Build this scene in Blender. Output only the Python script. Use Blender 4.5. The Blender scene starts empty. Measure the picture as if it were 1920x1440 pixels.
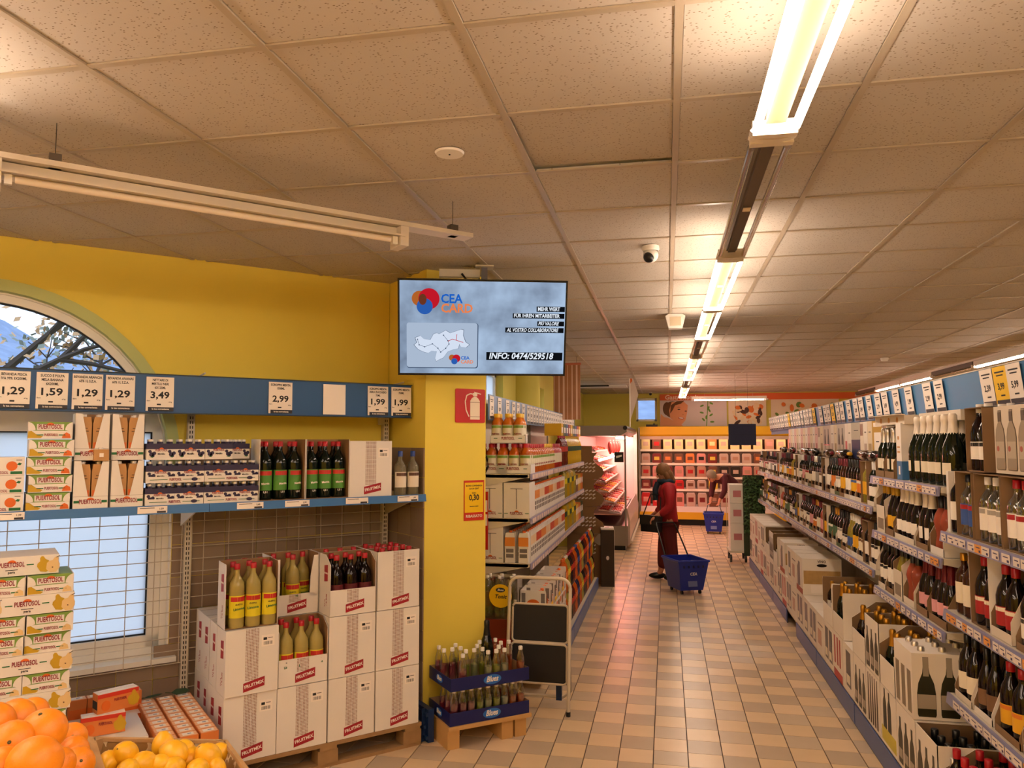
import bpy, bmesh, math, random
from mathutils import Vector, Matrix, Euler
S = bpy.context.scene
COL = S.collection
PI = math.pi
RAD = math.radians
rnd = random.Random(11)

# ---------------------------------------------------------------- camera, world, exposure
cam_d = bpy.data.cameras.new('camera')
cam_d.sensor_fit = 'HORIZONTAL'
cam_d.sensor_width = 36.0
cam_d.lens = 36.0 * 1442.0 / 1920.0
cam_d.clip_start = 0.05
cam_d.clip_end = 200
cam = bpy.data.objects.new('camera', cam_d)
COL.objects.link(cam)
cam.location = (0, 0, 1.88)
cam.rotation_euler = (RAD(90 + 4.283), 0, RAD(11.34))
S.camera = cam

W = bpy.data.worlds.new('overcast_sky')
S.world = W
W.use_nodes = True
wn = W.node_tree
wn.nodes.clear()
wo = wn.nodes.new('ShaderNodeOutputWorld')
wb = wn.nodes.new('ShaderNodeBackground')
wtc = wn.nodes.new('ShaderNodeTexCoord')
wnz = wn.nodes.new('ShaderNodeTexNoise')
wnz.inputs['Scale'].default_value = 3.0
wnz.inputs['Detail'].default_value = 6.0
wcr = wn.nodes.new('ShaderNodeValToRGB')
wcr.color_ramp.elements[0].position = 0.35
wcr.color_ramp.elements[0].color = (0.50, 0.61, 0.86, 1)
wcr.color_ramp.elements[1].position = 0.62
wcr.color_ramp.elements[1].color = (0.80, 0.87, 1.0, 1)
wn.links.new(wtc.outputs['Generated'], wnz.inputs['Vector'])
wn.links.new(wnz.outputs['Fac'], wcr.inputs['Fac'])
wn.links.new(wcr.outputs['Color'], wb.inputs['Color'])
wb.inputs['Strength'].default_value = 1.35
wn.links.new(wb.outputs['Background'], wo.inputs['Surface'])

S.view_settings.view_transform = 'Standard'
S.view_settings.look = 'None'
S.view_settings.exposure = 1.0
S.view_settings.gamma = 1.0
S.view_settings.use_curve_mapping = False
S.cycles.use_denoising = True
S.cycles.max_bounces = 9
S.cycles.diffuse_bounces = 6
S.cycles.glossy_bounces = 3
S.cycles.transmission_bounces = 5
S.cycles.transparent_max_bounces = 8
S.cycles.caustics_reflective = False
S.cycles.caustics_refractive = False
S.cycles.sample_clamp_indirect = 6.0
LAMP_COL = (1.0, 0.78, 0.62)
LAMP_STR = 25.0

# ---------------------------------------------------------------- helpers
def lin(h):
    o = []
    for i in (0, 2, 4):
        c = int(h[i:i + 2], 16) / 255.0
        o.append(c / 12.92 if c <= 0.04045 else ((c + 0.055) / 1.055) ** 2.4)
    return tuple(o) + (1.0,)

MATS = {}
def mat(name, col='cccccc', rough=0.5, metal=0.0, trans=0.0, ior=1.45, emit=0.0, alpha=1.0, noise=0.0, nscale=20.0, bump=0.0, spec=0.5, ecol=None):
    if name in MATS:
        return MATS[name]
    m = bpy.data.materials.new(name)
    m.use_nodes = True
    b = m.node_tree.nodes['Principled BSDF']
    c = lin(col) if isinstance(col, str) else tuple(col) + (1.0,)
    b.inputs['Base Color'].default_value = c
    b.inputs['Roughness'].default_value = rough
    b.inputs['Metallic'].default_value = metal
    b.inputs['Transmission Weight'].default_value = trans
    b.inputs['IOR'].default_value = ior
    b.inputs['Alpha'].default_value = alpha
    b.inputs['Specular IOR Level'].default_value = spec
    if emit:
        b.inputs['Emission Color'].default_value = (tuple(ecol) + (1.0,)) if ecol else c
        b.inputs['Emission Strength'].default_value = emit
    nt = m.node_tree
    if noise or bump:
        tc = nt.nodes.new('ShaderNodeTexCoord')
        nz = nt.nodes.new('ShaderNodeTexNoise')
        nz.inputs['Scale'].default_value = nscale
        nz.inputs['Detail'].default_value = 5
        nt.links.new(tc.outputs['Object'], nz.inputs['Vector'])
        if noise:
            mx = nt.nodes.new('ShaderNodeMixRGB')
            mx.inputs['Color1'].default_value = tuple(x * (1 - noise) for x in c[:3]) + (1,)
            mx.inputs['Color2'].default_value = tuple(min(1, x * (1 + noise)) for x in c[:3]) + (1,)
            nt.links.new(nz.outputs['Fac'], mx.inputs['Fac'])
            nt.links.new(mx.outputs['Color'], b.inputs['Base Color'])
        if bump:
            bp = nt.nodes.new('ShaderNodeBump')
            bp.inputs['Strength'].default_value = bump
            bp.inputs['Distance'].default_value = 0.01
            nt.links.new(nz.outputs['Fac'], bp.inputs['Height'])
            nt.links.new(bp.outputs['Normal'], b.inputs['Normal'])
    MATS[name] = m
    return m

class MB:
    def __init__(s):
        s.v = []; s.f = []; s.mi = []; s.m = 0
    def add(s, vs, fs):
        o = len(s.v)
        s.v += [tuple(v) for v in vs]
        for f in fs:
            s.f.append(tuple(i + o for i in f)); s.mi.append(s.m)
        return s
    def box(s, x0, x1, y0, y1, z0, z1):
        return s.add([(x0,y0,z0),(x1,y0,z0),(x1,y1,z0),(x0,y1,z0),(x0,y0,z1),(x1,y0,z1),(x1,y1,z1),(x0,y1,z1)],
                     [(0,3,2,1),(4,5,6,7),(0,1,5,4),(1,2,6,5),(2,3,7,6),(3,0,4,7)])
    def quad(s, a, b, c, d):
        return s.add([a,b,c,d], [(0,1,2,3)])
    def prism(s, poly, d0, d1, plane='xz'):
        n = len(poly)
        if plane == 'xz':
            A = [(p[0], d0, p[1]) for p in poly]; B = [(p[0], d1, p[1]) for p in poly]
        elif plane == 'xy':
            A = [(p[0], p[1], d1) for p in poly]; B = [(p[0], p[1], d0) for p in poly]
        else:
            A = [(d1, p[0], p[1]) for p in poly]; B = [(d0, p[0], p[1]) for p in poly]
        fs = [tuple(range(n)), tuple(range(2*n-1, n-1, -1))]
        for i in range(n):
            j = (i+1) % n
            fs.append((i, i+n, j+n, j))
        return s.add(A + B, fs)
    def lathe(s, prof, seg=12, c=(0,0,0), a0=0.0, a1=2*PI):
        full = abs(a1 - a0 - 2*PI) < 1e-6
        n = seg if full else seg + 1
        vs = []
        for r, z in prof:
            for k in range(n):
                a = a0 + (a1-a0)*k/seg
                vs.append((c[0]+r*math.cos(a), c[1]+r*math.sin(a), c[2]+z))
        fs = []
        for i in range(len(prof)-1):
            for k in range(seg):
                k2 = (k+1) % n
                fs.append((i*n+k, i*n+k2, (i+1)*n+k2, (i+1)*n+k))
        return s.add(vs, fs)
    def tube(s, pts, r, seg=6, closed=False):
        P = [Vector(p) for p in pts]
        n = len(P); rings = []
        up = Vector((0,0,1))
        for i in range(n):
            if closed:
                t = (P[(i+1)%n] - P[i-1])
            else:
                t = P[min(i+1,n-1)] - P[max(i-1,0)]
            t.normalize()
            a = t.cross(up)
            if a.length < 0.05: a = t.cross(Vector((1,0,0)))
            a.normalize(); b = t.cross(a)
            rr = r[i] if isinstance(r, (list,tuple)) else r
            rings.append([tuple(P[i] + (a*math.cos(2*PI*k/seg) + b*math.sin(2*PI*k/seg))*rr) for k in range(seg)])
        vs = [v for q in rings for v in q]
        fs = []
        m = n if closed else n-1
        for i in range(m):
            j = (i+1) % n
            for k in range(seg):
                k2 = (k+1) % seg
                fs.append((i*seg+k, i*seg+k2, j*seg+k2, j*seg+k))
        if not closed:
            fs.append(tuple(range(seg))[::-1]); fs.append(tuple((n-1)*seg+k for k in range(seg)))
        return s.add(vs, fs)
    def ball(s, c, r, seg=12, rings=8, sc=(1,1,1)):
        vs = [(c[0], c[1], c[2]-r*sc[2])]
        for i in range(1, rings):
            p = -PI/2 + PI*i/rings
            for k in range(seg):
                a = 2*PI*k/seg
                vs.append((c[0]+r*sc[0]*math.cos(p)*math.cos(a), c[1]+r*sc[1]*math.cos(p)*math.sin(a), c[2]+r*sc[2]*math.sin(p)))
        vs.append((c[0], c[1], c[2]+r*sc[2]))
        fs = [(0, 1+(k+1)%seg, 1+k) for k in range(seg)]
        for i in range(rings-2):
            for k in range(seg):
                k2 = (k+1)%seg
                fs.append((1+i*seg+k, 1+i*seg+k2, 1+(i+1)*seg+k2, 1+(i+1)*seg+k))
        t = len(vs)-1; o = 1+(rings-2)*seg
        fs += [(o+k, o+(k+1)%seg, t) for k in range(seg)]
        return s.add(vs, fs)
    def mesh(s, name, *mats, smooth=False):
        me = bpy.data.meshes.new(name)
        me.from_pydata(s.v, [], s.f)
        for m in mats: me.materials.append(m)
        if len(mats) > 1:
            me.polygons.foreach_set('material_index', s.mi)
        if smooth:
            me.polygons.foreach_set('use_smooth', [True]*len(s.f))
            try: me.set_sharp_from_angle(angle=RAD(50))
            except Exception: pass
        me.update()
        return me

def B(x0,x1,y0,y1,z0,z1, m, name='box'):
    return MB().box(x0,x1,y0,y1,z0,z1).mesh(name, m)

def obj(name, me, parent=None, loc=(0,0,0), rot=(0,0,0), label=None, cat=None, group=None, kind=None):
    o = bpy.data.objects.new(name, me)
    COL.objects.link(o)
    o.location = loc; o.rotation_euler = rot
    if parent is not None: o.parent = parent
    if label: o['label'] = label
    if cat: o['category'] = cat
    if group: o['group'] = group
    if kind: o['kind'] = kind
    return o

class T:
    """a thing's parts; index 0 is the root"""
    def __init__(s, name, me=None):
        s.p = [(name, me, -1, (0,0,0), (0,0,0), None)]
    def a(s, name, me, par=0, loc=(0,0,0), rot=(0,0,0), label=None):
        s.p.append((name, me, par, loc, rot, label)); return len(s.p)-1

STUFF = {'price_tags', 'promo_tags', 'tag_print', 'slot_holes', 'print_lines', 'side_slots'}
def inst(t, loc, rz=0.0, label=None, cat=None, group=None, rot=None, kind=None, scale=1.0):
    os_ = []
    for i, (n, me, par, l, r, lb) in enumerate(t.p):
        o = bpy.data.objects.new(n, me)
        COL.objects.link(o)
        if i == 0:
            o.location = loc
            o.rotation_euler = rot if rot else (0, 0, rz)
            if scale != 1.0: o.scale = (scale,)*3
            if label: o['label'] = label
            if cat: o['category'] = cat
            if group: o['group'] = group
            if kind: o['kind'] = kind
        else:
            o.parent = os_[par]; o.location = l; o.rotation_euler = r
            if lb: o['label'] = lb
            if n in STUFF: o['kind'] = 'stuff'
        os_.append(o)
    return os_[0]

TXT = {}
def txt(s, size, m, sx=1.0, shear=0.0, ext=0.0003, align='CENTER', rot=0.0):
    key = (s, round(size,4), m.name, sx, shear, align, rot)
    if key in TXT: return TXT[key]
    c = bpy.data.curves.new('lettering', 'FONT')
    c.body = s; c.size = size; c.align_x = align; c.align_y = 'CENTER'
    c.resolution_u = 2; c.extrude = ext; c.shear = shear; c.offset = size*0.026
    o = bpy.data.objects.new('lettering', c)
    COL.objects.link(o)
    dg = bpy.context.evaluated_depsgraph_get()
    me = bpy.data.meshes.new_from_object(o.evaluated_get(dg))
    bpy.data.objects.remove(o, do_unlink=True)
    bpy.data.curves.remove(c)
    ca, sa = math.cos(rot), math.sin(rot)
    for v in me.vertices:
        x, y, z = v.co
        x *= sx
        x, y = x*ca - y*sa, x*sa + y*ca
        v.co = (x, -z, y)
    me.materials.clear(); me.materials.append(m)
    me.name = 'lettering'
    TXT[key] = me
    return me

def txtw(s, size, m, width, shear=0.0):
    me = txt(s, size, m, shear=shear)
    xs = [v.co.x for v in me.vertices]; w = max(xs)-min(xs); c = (max(xs)+min(xs))/2
    n = me.copy()
    for v in n.vertices: v.co.x = (v.co.x-c)*width/w
    return n
S2 = 2**0.5
def WL(u, n, z=0.0):            # along the slanted wall: u to the right, n out into the room
    return (-3.675 + (u + n)/S2, 3.675 + (u - n)/S2, z)
RL = RAD(45); RR = RAD(-90); RG = RAD(90)
H = 3.045

# ---------------------------------------------------------------- materials
white = mat('white_paint', 'e6e2da', 0.5)
card = mat('white_carton', 'e4ded6', 0.6, noise=0.03, nscale=8)
brown = mat('brown_cardboard', '8a6844', 0.8, noise=0.06, nscale=12)
blue = mat('blue_price_rail', '2f6aa6', 0.45)
metal = mat('beige_shelf_metal', 'cfc6b4', 0.45, 0.1)
black = mat('black_plastic', '0c0c0e', 0.35)
dark = mat('dark_grey', '2a2826', 0.6)
ink = mat('black_ink', '17161a', 0.6)
paper = mat('price_paper', 'efe6dc', 0.6)
redlogo = mat('carton_red_print', 'a01c2a', 0.5)
wood = mat('pallet_wood', '9c7a52', 0.8, noise=0.25, nscale=14, bump=0.3)
yellow = mat('yellow_wall_paint', 'ead254', 0.75, noise=0.04, nscale=2.5, bump=0.04)
greenw = mat('green_yellow_wall_paint', 'cfc25a', 0.75)
upvc = mat('window_plastic', 'e8e4da', 0.35)
green_ink = mat('green_print', '1f6a3a', 0.6)
red = mat('red_plastic', 'b01818', 0.35)
dkglass = mat('dark_bottle_glass', '0b0f08', 0.07, spec=0.6)
glabel = mat('cream_label', 'e8ddc4', 0.5)

def mix_glass(name, tint, fac=0.75):
    if name in MATS: return MATS[name]
    m = bpy.data.materials.new(name); m.use_nodes = True
    nt = m.node_tree; nt.nodes.clear()
    o = nt.nodes.new('ShaderNodeOutputMaterial'); mx = nt.nodes.new('ShaderNodeMixShader')
    tr = nt.nodes.new('ShaderNodeBsdfTransparent'); gl = nt.nodes.new('ShaderNodeBsdfGlossy')
    lw = nt.nodes.new('ShaderNodeLayerWeight'); lw.inputs['Blend'].default_value = 0.35
    mr = nt.nodes.new('ShaderNodeMapRange'); mr.inputs['To Min'].default_value = 1-fac-0.12; mr.inputs['To Max'].default_value = 0.85
    tr.inputs['Color'].default_value = lin(tint); gl.inputs['Roughness'].default_value = 0.06
    gl.inputs['Color'].default_value = (0.9,0.9,0.9,1)
    nt.links.new(lw.outputs['Facing'], mr.inputs['Value']); nt.links.new(mr.outputs['Result'], mx.inputs['Fac'])
    nt.links.new(tr.outputs['BSDF'], mx.inputs[1]); nt.links.new(gl.outputs['BSDF'], mx.inputs[2])
    nt.links.new(mx.outputs['Shader'], o.inputs['Surface'])
    MATS[name] = m; return m
clear = mix_glass('clear_glass', 'e9eee8', 0.85)

def nodes_mat(name, build, rough=0.6):
    if name in MATS: return MATS[name]
    m = bpy.data.materials.new(name); m.use_nodes = True
    nt = m.node_tree; b = nt.nodes['Principled BSDF']; b.inputs['Roughness'].default_value = rough
    build(nt, b); MATS[name] = m; return m

def _ceil(nt, b):
    tc = nt.nodes.new('ShaderNodeTexCoord'); oi = nt.nodes.new('ShaderNodeObjectInfo')
    ad = nt.nodes.new('ShaderNodeVectorMath'); ad.operation = 'ADD'
    sc = nt.nodes.new('ShaderNodeVectorMath'); sc.operation = 'SCALE'; sc.inputs['Scale'].default_value = 0.0
    mp = nt.nodes.new('ShaderNodeMapping'); mp.inputs['Scale'].default_value = (60, 100, 1)
    nz0 = nt.nodes.new('ShaderNodeTexNoise'); nz0.inputs['Scale'].default_value = 9
    vr = nt.nodes.new('ShaderNodeTexVoronoi'); vr.inputs['Scale'].default_value = 1.0
    nt.links.new(tc.outputs['Object'], ad.inputs[0]); nt.links.new(oi.outputs['Location'], ad.inputs[1])
    nt.links.new(ad.outputs[0], mp.inputs['Vector']); nt.links.new(mp.outputs[0], vr.inputs['Vector'])
    lt = nt.nodes.new('ShaderNodeMath'); lt.operation = 'LESS_THAN'; lt.inputs[1].default_value = 0.21
    nt.links.new(vr.outputs['Distance'], lt.inputs[0])
    mx = nt.nodes.new('ShaderNodeMixRGB'); mx.inputs['Color1'].default_value = lin('bcb3a6'); mx.inputs['Color2'].default_value = lin('84745e')
    nt.links.new(lt.outputs[0], mx.inputs['Fac']); nt.links.new(mx.outputs[0], b.inputs['Base Color'])
ceil_m = nodes_mat('mineral_ceiling_tile', _ceil, 0.9)

def _dots(nt, b):
    tc = nt.nodes.new('ShaderNodeTexCoord'); mp = nt.nodes.new('ShaderNodeMapping'); mp.inputs['Scale'].default_value = (125, 125, 125)
    sp = nt.nodes.new('ShaderNodeSeparateXYZ')
    nt.links.new(tc.outputs['Object'], mp.inputs['Vector']); nt.links.new(mp.outputs[0], sp.inputs[0])
    def saw(ch):
        f = nt.nodes.new('ShaderNodeMath'); f.operation = 'FRACT'; nt.links.new(sp.outputs[ch], f.inputs[0])
        g = nt.nodes.new('ShaderNodeMath'); g.operation = 'GREATER_THAN'; g.inputs[1].default_value = 0.36; nt.links.new(f.outputs[0], g.inputs[0]); return g
    a = saw('X'); c = saw('Z')
    m_ = nt.nodes.new('ShaderNodeMath'); m_.operation = 'MULTIPLY'; nt.links.new(a.outputs[0], m_.inputs[0]); nt.links.new(c.outputs[0], m_.inputs[1])
    mx = nt.nodes.new('ShaderNodeMixRGB'); mx.inputs['Color1'].default_value = lin('e4ded6'); mx.inputs['Color2'].default_value = lin('7e4a36')
    nt.links.new(m_.outputs[0], mx.inputs['Fac']); nt.links.new(mx.outputs[0], b.inputs['Base Color'])
dots_m = nodes_mat('dotted_carton_print', _dots)

def _bars(nt, b):
    tc = nt.nodes.new('ShaderNodeTexCoord'); nz = nt.nodes.new('ShaderNodeTexNoise'); nz.noise_dimensions = '1D'
    sp = nt.nodes.new('ShaderNodeSeparateXYZ'); nt.links.new(tc.outputs['Object'], sp.inputs[0])
    ml = nt.nodes.new('ShaderNodeMath'); ml.operation = 'MULTIPLY'; ml.inputs[1].default_value = 420
    nt.links.new(sp.outputs['X'], ml.inputs[0]); nt.links.new(ml.outputs[0], nz.inputs['W']); nz.inputs['Scale'].default_value = 1
    g = nt.nodes.new('ShaderNodeMath'); g.operation = 'GREATER_THAN'; g.inputs[1].default_value = 0.5; nt.links.new(nz.outputs['Fac'], g.inputs[0])
    mx = nt.nodes.new('ShaderNodeMixRGB'); mx.inputs['Color1'].default_value = lin('efe6dc'); mx.inputs['Color2'].default_value = lin('2a2626')
    nt.links.new(g.outputs[0], mx.inputs['Fac']); nt.links.new(mx.outputs[0], b.inputs['Base Color'])
bars_m = nodes_mat('barcode_print', _bars)

def emis(name, col, st):
    if name in MATS: return MATS[name]
    m = bpy.data.materials.new(name); m.use_nodes = True
    nt = m.node_tree; nt.nodes.clear()
    o = nt.nodes.new('ShaderNodeOutputMaterial'); e = nt.nodes.new('ShaderNodeEmission')
    e.inputs['Color'].default_value = tuple(col)+(1,); e.inputs['Strength'].default_value = st
    nt.links.new(e.outputs[0], o.inputs['Surface']); MATS[name] = m; return m
# ================================================================ room shell
def clip(poly, a, b, c):          # keep a*x+b*y >= c
    out = []
    for i in range(len(poly)):
        p, q = poly[i], poly[(i+1) % len(poly)]
        dp = a*p[0]+b*p[1]-c; dq = a*q[0]+b*q[1]-c
        if dp >= 0: out.append(p)
        if dp*dq < 0:
            t = dp/(dp-dq); out.append((p[0]+(q[0]-p[0])*t, p[1]+(q[1]-p[1])*t))
    return out
XR, YB, YF, XL = 8.6, -2.6, 18.95, -2.0
def room_clip(poly):
    # the slanted wall is x - y = -7.35 ; the wall beyond the pillar is x = -2 for y > 5.35
    cx = sum(p[0] for p in poly)/len(poly); cy = sum(p[1] for p in poly)/len(poly)
    if cx < XL + .3 and cy < 5.6: poly = clip(poly, 1, -1, -7.35)
    elif cy > 5.2: poly = clip(poly, 1, 0, XL)
    if poly: poly = clip(poly, -1, 0, -XR)
    if poly: poly = clip(poly, 0, -1, -YF)
    if poly: poly = clip(poly, 0, 1, YB)
    if len(poly) < 3: return None
    A = abs(sum(poly[i][0]*poly[(i+1)%len(poly)][1]-poly[(i+1)%len(poly)][0]*poly[i][1] for i in range(len(poly))))/2
    return poly if A > 0.0006 else None
def in_view(x, y, z, m=1.06):
    cx = x*math.cos(RAD(11.34)) + y*math.sin(RAD(11.34)); cy = -x*math.sin(RAD(11.34)) + y*math.cos(RAD(11.34))
    t = RAD(4.283); dz = z-1.88
    f = cy*math.cos(t) + dz*math.sin(t); u = -cy*math.sin(t) + dz*math.cos(t)
    return f > 0.2 and abs(cx/f) < 0.6657*m and abs(u/f) < 0.4993*m

# ---- floor
grout = mat('floor_grout', '4a382a', 0.85)
def tile_mat(n, c): return mat(n, c, 0.27, noise=0.05, nscale=6, bump=0.02, spec=0.45)
ft = [tile_mat('tan_floor_tile', 'dcc09a'), tile_mat('grey_floor_tile', 'bfab92'), tile_mat('pale_floor_tile', 'e2c6a2'), tile_mat('dull_floor_tile', 'c8b49a')]
outline = [(-7.9, YB), (XR, YB), (XR, YF), (XL, YF), (XL, 5.35), (-7.9, -0.55)]
fl = obj('floor', MB().prism(outline, -0.06, -0.006, 'xy').mesh('floor', grout), kind='structure', label='tan and grey ceramic tiled shop floor')
PX, PY = 0.2037, 0.2037
x_0, y_0 = -0.7165, 4.725
tm = [MB().box(-PX/2+.003, PX/2-.003, -PY/2+.0018, PY/2-.0018, -.007, 0).mesh('tile', m) for m in ft]
cand = []; rest = []
for i in range(-36, 46):
    for j in range(-36, 70):
        cx = x_0 + (i+.5)*PX; cy = y_0 + (j+.5)*PY
        if cy > YF or cy < YB or cx > XR or (cx-cy < -7.2 and cx < XL+.1) or (cy > 5.2 and cx < XL+.1): continue
        k = ((i+j) % 2) + (2 if rnd.random() < .35 else 0)
        d = math.hypot(cx, cy)
        vis = in_view(cx, cy, 0, 1.03) and (-1.75 < cx < 1.32) and cy > 3.6 and not (cx < -.9 and cy > 5.9)
        (cand if vis else rest).append((d, cx, cy, k))
cand.sort()
for d, cx, cy, k in cand[:298]:
    obj('tile', tm[k], fl, (cx, cy, 0))
mb = MB()
for d, cx, cy, k in cand[298:] + rest:
    mb.m = k; mb.box(cx-PX/2+.003, cx+PX/2-.003, cy-PY/2+.0018, cy+PY/2-.0018, -.007, 0)
obj('tiling', mb.mesh('tiling', *ft), fl, kind='stuff')

# ---- ceiling
ce = obj('ceiling', MB().prism([(-7.9, YB), (XR, YB), (XR, YF), (XL, YF), (XL, 5.35), (-7.9, -0.55)], H+.03, H+.1, 'xy').mesh('ceiling', white), kind='structure', label='suspended ceiling of speckled mineral tiles')
ctm = MB().box(-.288, .288, -.288, .288, .004, .02).mesh('tile', ceil_m)
bar = mat('ceiling_grid_bar', 'ac9e88', 0.4)
gx0, gy0, G = 0.051, 2.012, 0.603
near, far_ = [], []
for i in range(-14, 15):
    for j in range(-8, 29):
        x = gx0+i*G; y = gy0+j*G
        sq = [(x+.012,y+.012),(x+G-.012,y+.012),(x+G-.012,y+G-.012),(x+.012,y+G-.012)]
        p = room_clip(sq)
        if not p: continue
        cx, cy = x+G/2, y+G/2
        v = in_view(cx, cy, H, 1.25)
        (near if v else far_).append((math.hypot(cx, cy), cx, cy, p, p == sq))
near.sort(key=lambda q: q[0])
sk = {(3, 0)}
for d, cx, cy, p, whole in near[:298]:
    if whole:
        o = obj('tile', ctm, ce, (cx, cy, H))
        if abs(cx-(gx0-.5*G)) < .1 and abs(cy-(gy0+1.5*G)) < .1: o.rotation_euler = (RAD(1.5), RAD(1.0), 0); o.location.z = H+.012
    else:
        obj('tile', MB().prism(p, H+.004, H+.02, 'xy').mesh('tile', ceil_m), ce)
mb = MB()
for d, cx, cy, p, whole in near[298:] + far_: mb.prism(p, H+.004, H+.02, 'xy')
obj('tiling', mb.mesh('tiling', ceil_m), ce, kind='stuff')
for i in range(-14, 15):
    x = gx0+i*G
    y1 = min(YF, x+7.33 if x < XL else YF)
    if x < -7.8 or y1 < YB or x > XR: continue
    y0 = max(YB, -2.6)
    obj('grid_bar', B(-.012, .012, y0, y1, H-.003, H+.004, bar, 'grid_bar'), ce, (x, 0, 0))
for j in range(-8, 29):
    y = gy0+j*G
    x0 = max(y-7.33, -7.8) if y < 5.35 else XL
    if y > YF or y < YB: continue
    obj('grid_bar', B(x0, XR, -.012, .012, H-.002, H+.004, bar, 'grid_bar'), ce, (0, y, 0))

# ---- slanted left wall with the arched window (built in wall coordinates, root turned 45 degrees)
root = WL(0, 0, 0)
UC, ZC, RW = -0.11, 1.74, 1.03
U0, U1 = UC-RW, UC+RW
SILL = 0.57
mb = MB()
mb.box(-5.9, U0, 0, .25, 0, H+.03); mb.box(U1, 2.37, 0, .25, 0, H+.03); mb.box(U0, U1, 0, .25, 0, SILL-.03)
N_ = 24
for k in range(N_):
    a0 = PI - PI*k/N_; a1 = PI - PI*(k+1)/N_
    x0, z0 = UC+RW*math.cos(a0), ZC+RW*math.sin(a0); x1, z1 = UC+RW*math.cos(a1), ZC+RW*math.sin(a1)
    mb.prism([(x0,z0),(x1,z1),(x1,H+.03),(x0,H+.03)], 0, .25, 'xz')
wl = obj('wall_left', mb.mesh('wall_left', yellow), None, root, (0,0,RL), kind='structure', label='yellow painted slanted wall with brown tiled lower part')
# wall tiles 20 cm up to 1.84 m
wt = [mat('brown_wall_tile', '8a7563', 0.3, noise=.05, nscale=5), mat('brown_wall_tile_b', '94806c', 0.3, noise=.05, nscale=5)]
wgr = mat('wall_tile_grout', '5c4c40', .9)
twm = [B(-.098, .098, -.008, 0, -.098, .098, m, 'tile') for m in wt]
for a in range(-3, 12):
    for b in range(0, 10):
        uc = .0372 + .2*a + .1; zc = .04 + .2*b - .1
        if zc - .1 < -.01: zc = None
        if zc is None: continue
        if uc > 2.37: continue
        if uc < U1 - .0 and zc-.1 > SILL-.05:
            if uc + .1 > U1 + .02:
                obj('tile', B(U1-uc+.003, .098, -.008, 0, -.098, .098, wt[(a+b)%2], 'tile'), wl, (uc, 0, zc))
            continue
        if uc - .1 < U1 and uc >= U1 and zc-.1 > SILL-.05:
            obj('tile', B(U1-uc+.003, .098, -.008, 0, -.098, .098, wt[(a+b)%2], 'tile'), wl, (uc, 0, zc)); continue
        if uc < U1 and zc + .1 > SILL-.03:
            obj('tile', B(-.098, .098, -.008, 0, -.098, SILL-.035-zc, wt[(a*b)%2], 'tile'), wl, (uc, 0, zc)); continue
        if uc + .1 > 2.36:
            obj('tile', B(-.098, 2.368-uc, -.008, 0, -.098, .098, wt[(a+b)%2], 'tile'), wl, (uc, 0, zc)); continue
        obj('tile', twm[(a*3+b)%2], wl, (uc, 0, zc))
# ---- window_1
def arc(r, a0, a1, n, cx=UC, cz=ZC): return [(cx+r*math.cos(a0+(a1-a0)*k/n), cz+r*math.sin(a0+(a1-a0)*k/n)) for k in range(n+1)]
def arcband(mb, r0, r1, d0, d1, n=28, a0=0, a1=PI):
    A = arc(r0, a0, a1, n); Bq = arc(r1, a0, a1, n)
    for k in range(n): mb.prism([A[k], Bq[k], Bq[k+1], A[k+1]], d0, d1, 'xz')
win = obj('window_1', None, None, root, (0,0,RL), kind='structure', label='arched window with frosted lower casements')
mb = MB(); arcband(mb, .99, RW-.001, .06, .2); mb.box(U0, U0+.045, .06, .2, SILL, ZC); mb.box(U1-.045, U1, .06, .2, SILL, ZC); mb.box(U0, U0+.008, .0, .06, SILL, ZC); mb.box(U1-.008, U1, .0, .06, SILL, ZC)
mb.box(U0, U1, .06, .2, SILL, SILL+.05)
obj('window_frame', mb.mesh('window_frame', upvc), win)
mb = MB(); arcband(mb, .945, .99, .08, .15, 28, RAD(17), PI-RAD(17))
mb.box(U0+.04, U1-.04, .08, .15, 1.98, 2.06)
for sgn in (-1, 1):
    x0 = UC if sgn > 0 else U0+.045; x1 = U1-.045 if sgn > 0 else UC
    mb.box(x0, x0+.07, .08, .15, SILL+.05, 1.98); mb.box(x1-.07, x1, .08, .15, SILL+.05, 1.98)
    mb.box(x0, x1, .08, .15, SILL+.05, SILL+.12); mb.box(x0, x1, .08, .15, 1.94, 1.98)
obj('sash', mb.mesh('sash', upvc), win)
mb = MB()
gask = mat('black_gasket', '101010', .6)
arcband(mb, .937, .946, .1, .13, 28, RAD(17), PI-RAD(17))
for sgn in (-1, 1):
    x0 = UC+.07 if sgn > 0 else U0+.115; x1 = U1-.115 if sgn > 0 else UC-.07
    mb.box(x0, x0+.008, .1, .13, SILL+.12, 1.94); mb.box(x1-.008, x1, .1, .13, SILL+.12, 1.94); mb.box(x0, x1, .1, .13, SILL+.12, SILL+.128); mb.box(x0, x1, .1, .13, 1.932, 1.94)
obj('gasket', mb.mesh('gasket', gask), win)
for ang in (35, 90, 145):
    a = RAD(ang); d = (math.cos(a), math.sin(a)); nn = (-d[1]*.017, d[0]*.017)
    r0 = .3/math.sin(a) if False else (2.06-ZC)/math.sin(a)
    P = [(UC+d[0]*r0+nn[0], ZC+d[1]*r0+nn[1]), (UC+d[0]*r0-nn[0], ZC+d[1]*r0-nn[1]), (UC+d[0]*.95-nn[0], ZC+d[1]*.95-nn[1]), (UC+d[0]*.95+nn[0], ZC+d[1]*.95+nn[1])]
    obj('muntin', MB().prism(P[::-1], .085, .13, 'xz').mesh('muntin', upvc), win)
frost = bpy.data.materials.new('frosted_glass'); frost.use_nodes = True
nt = frost.node_tree; nt.nodes.clear()
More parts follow.
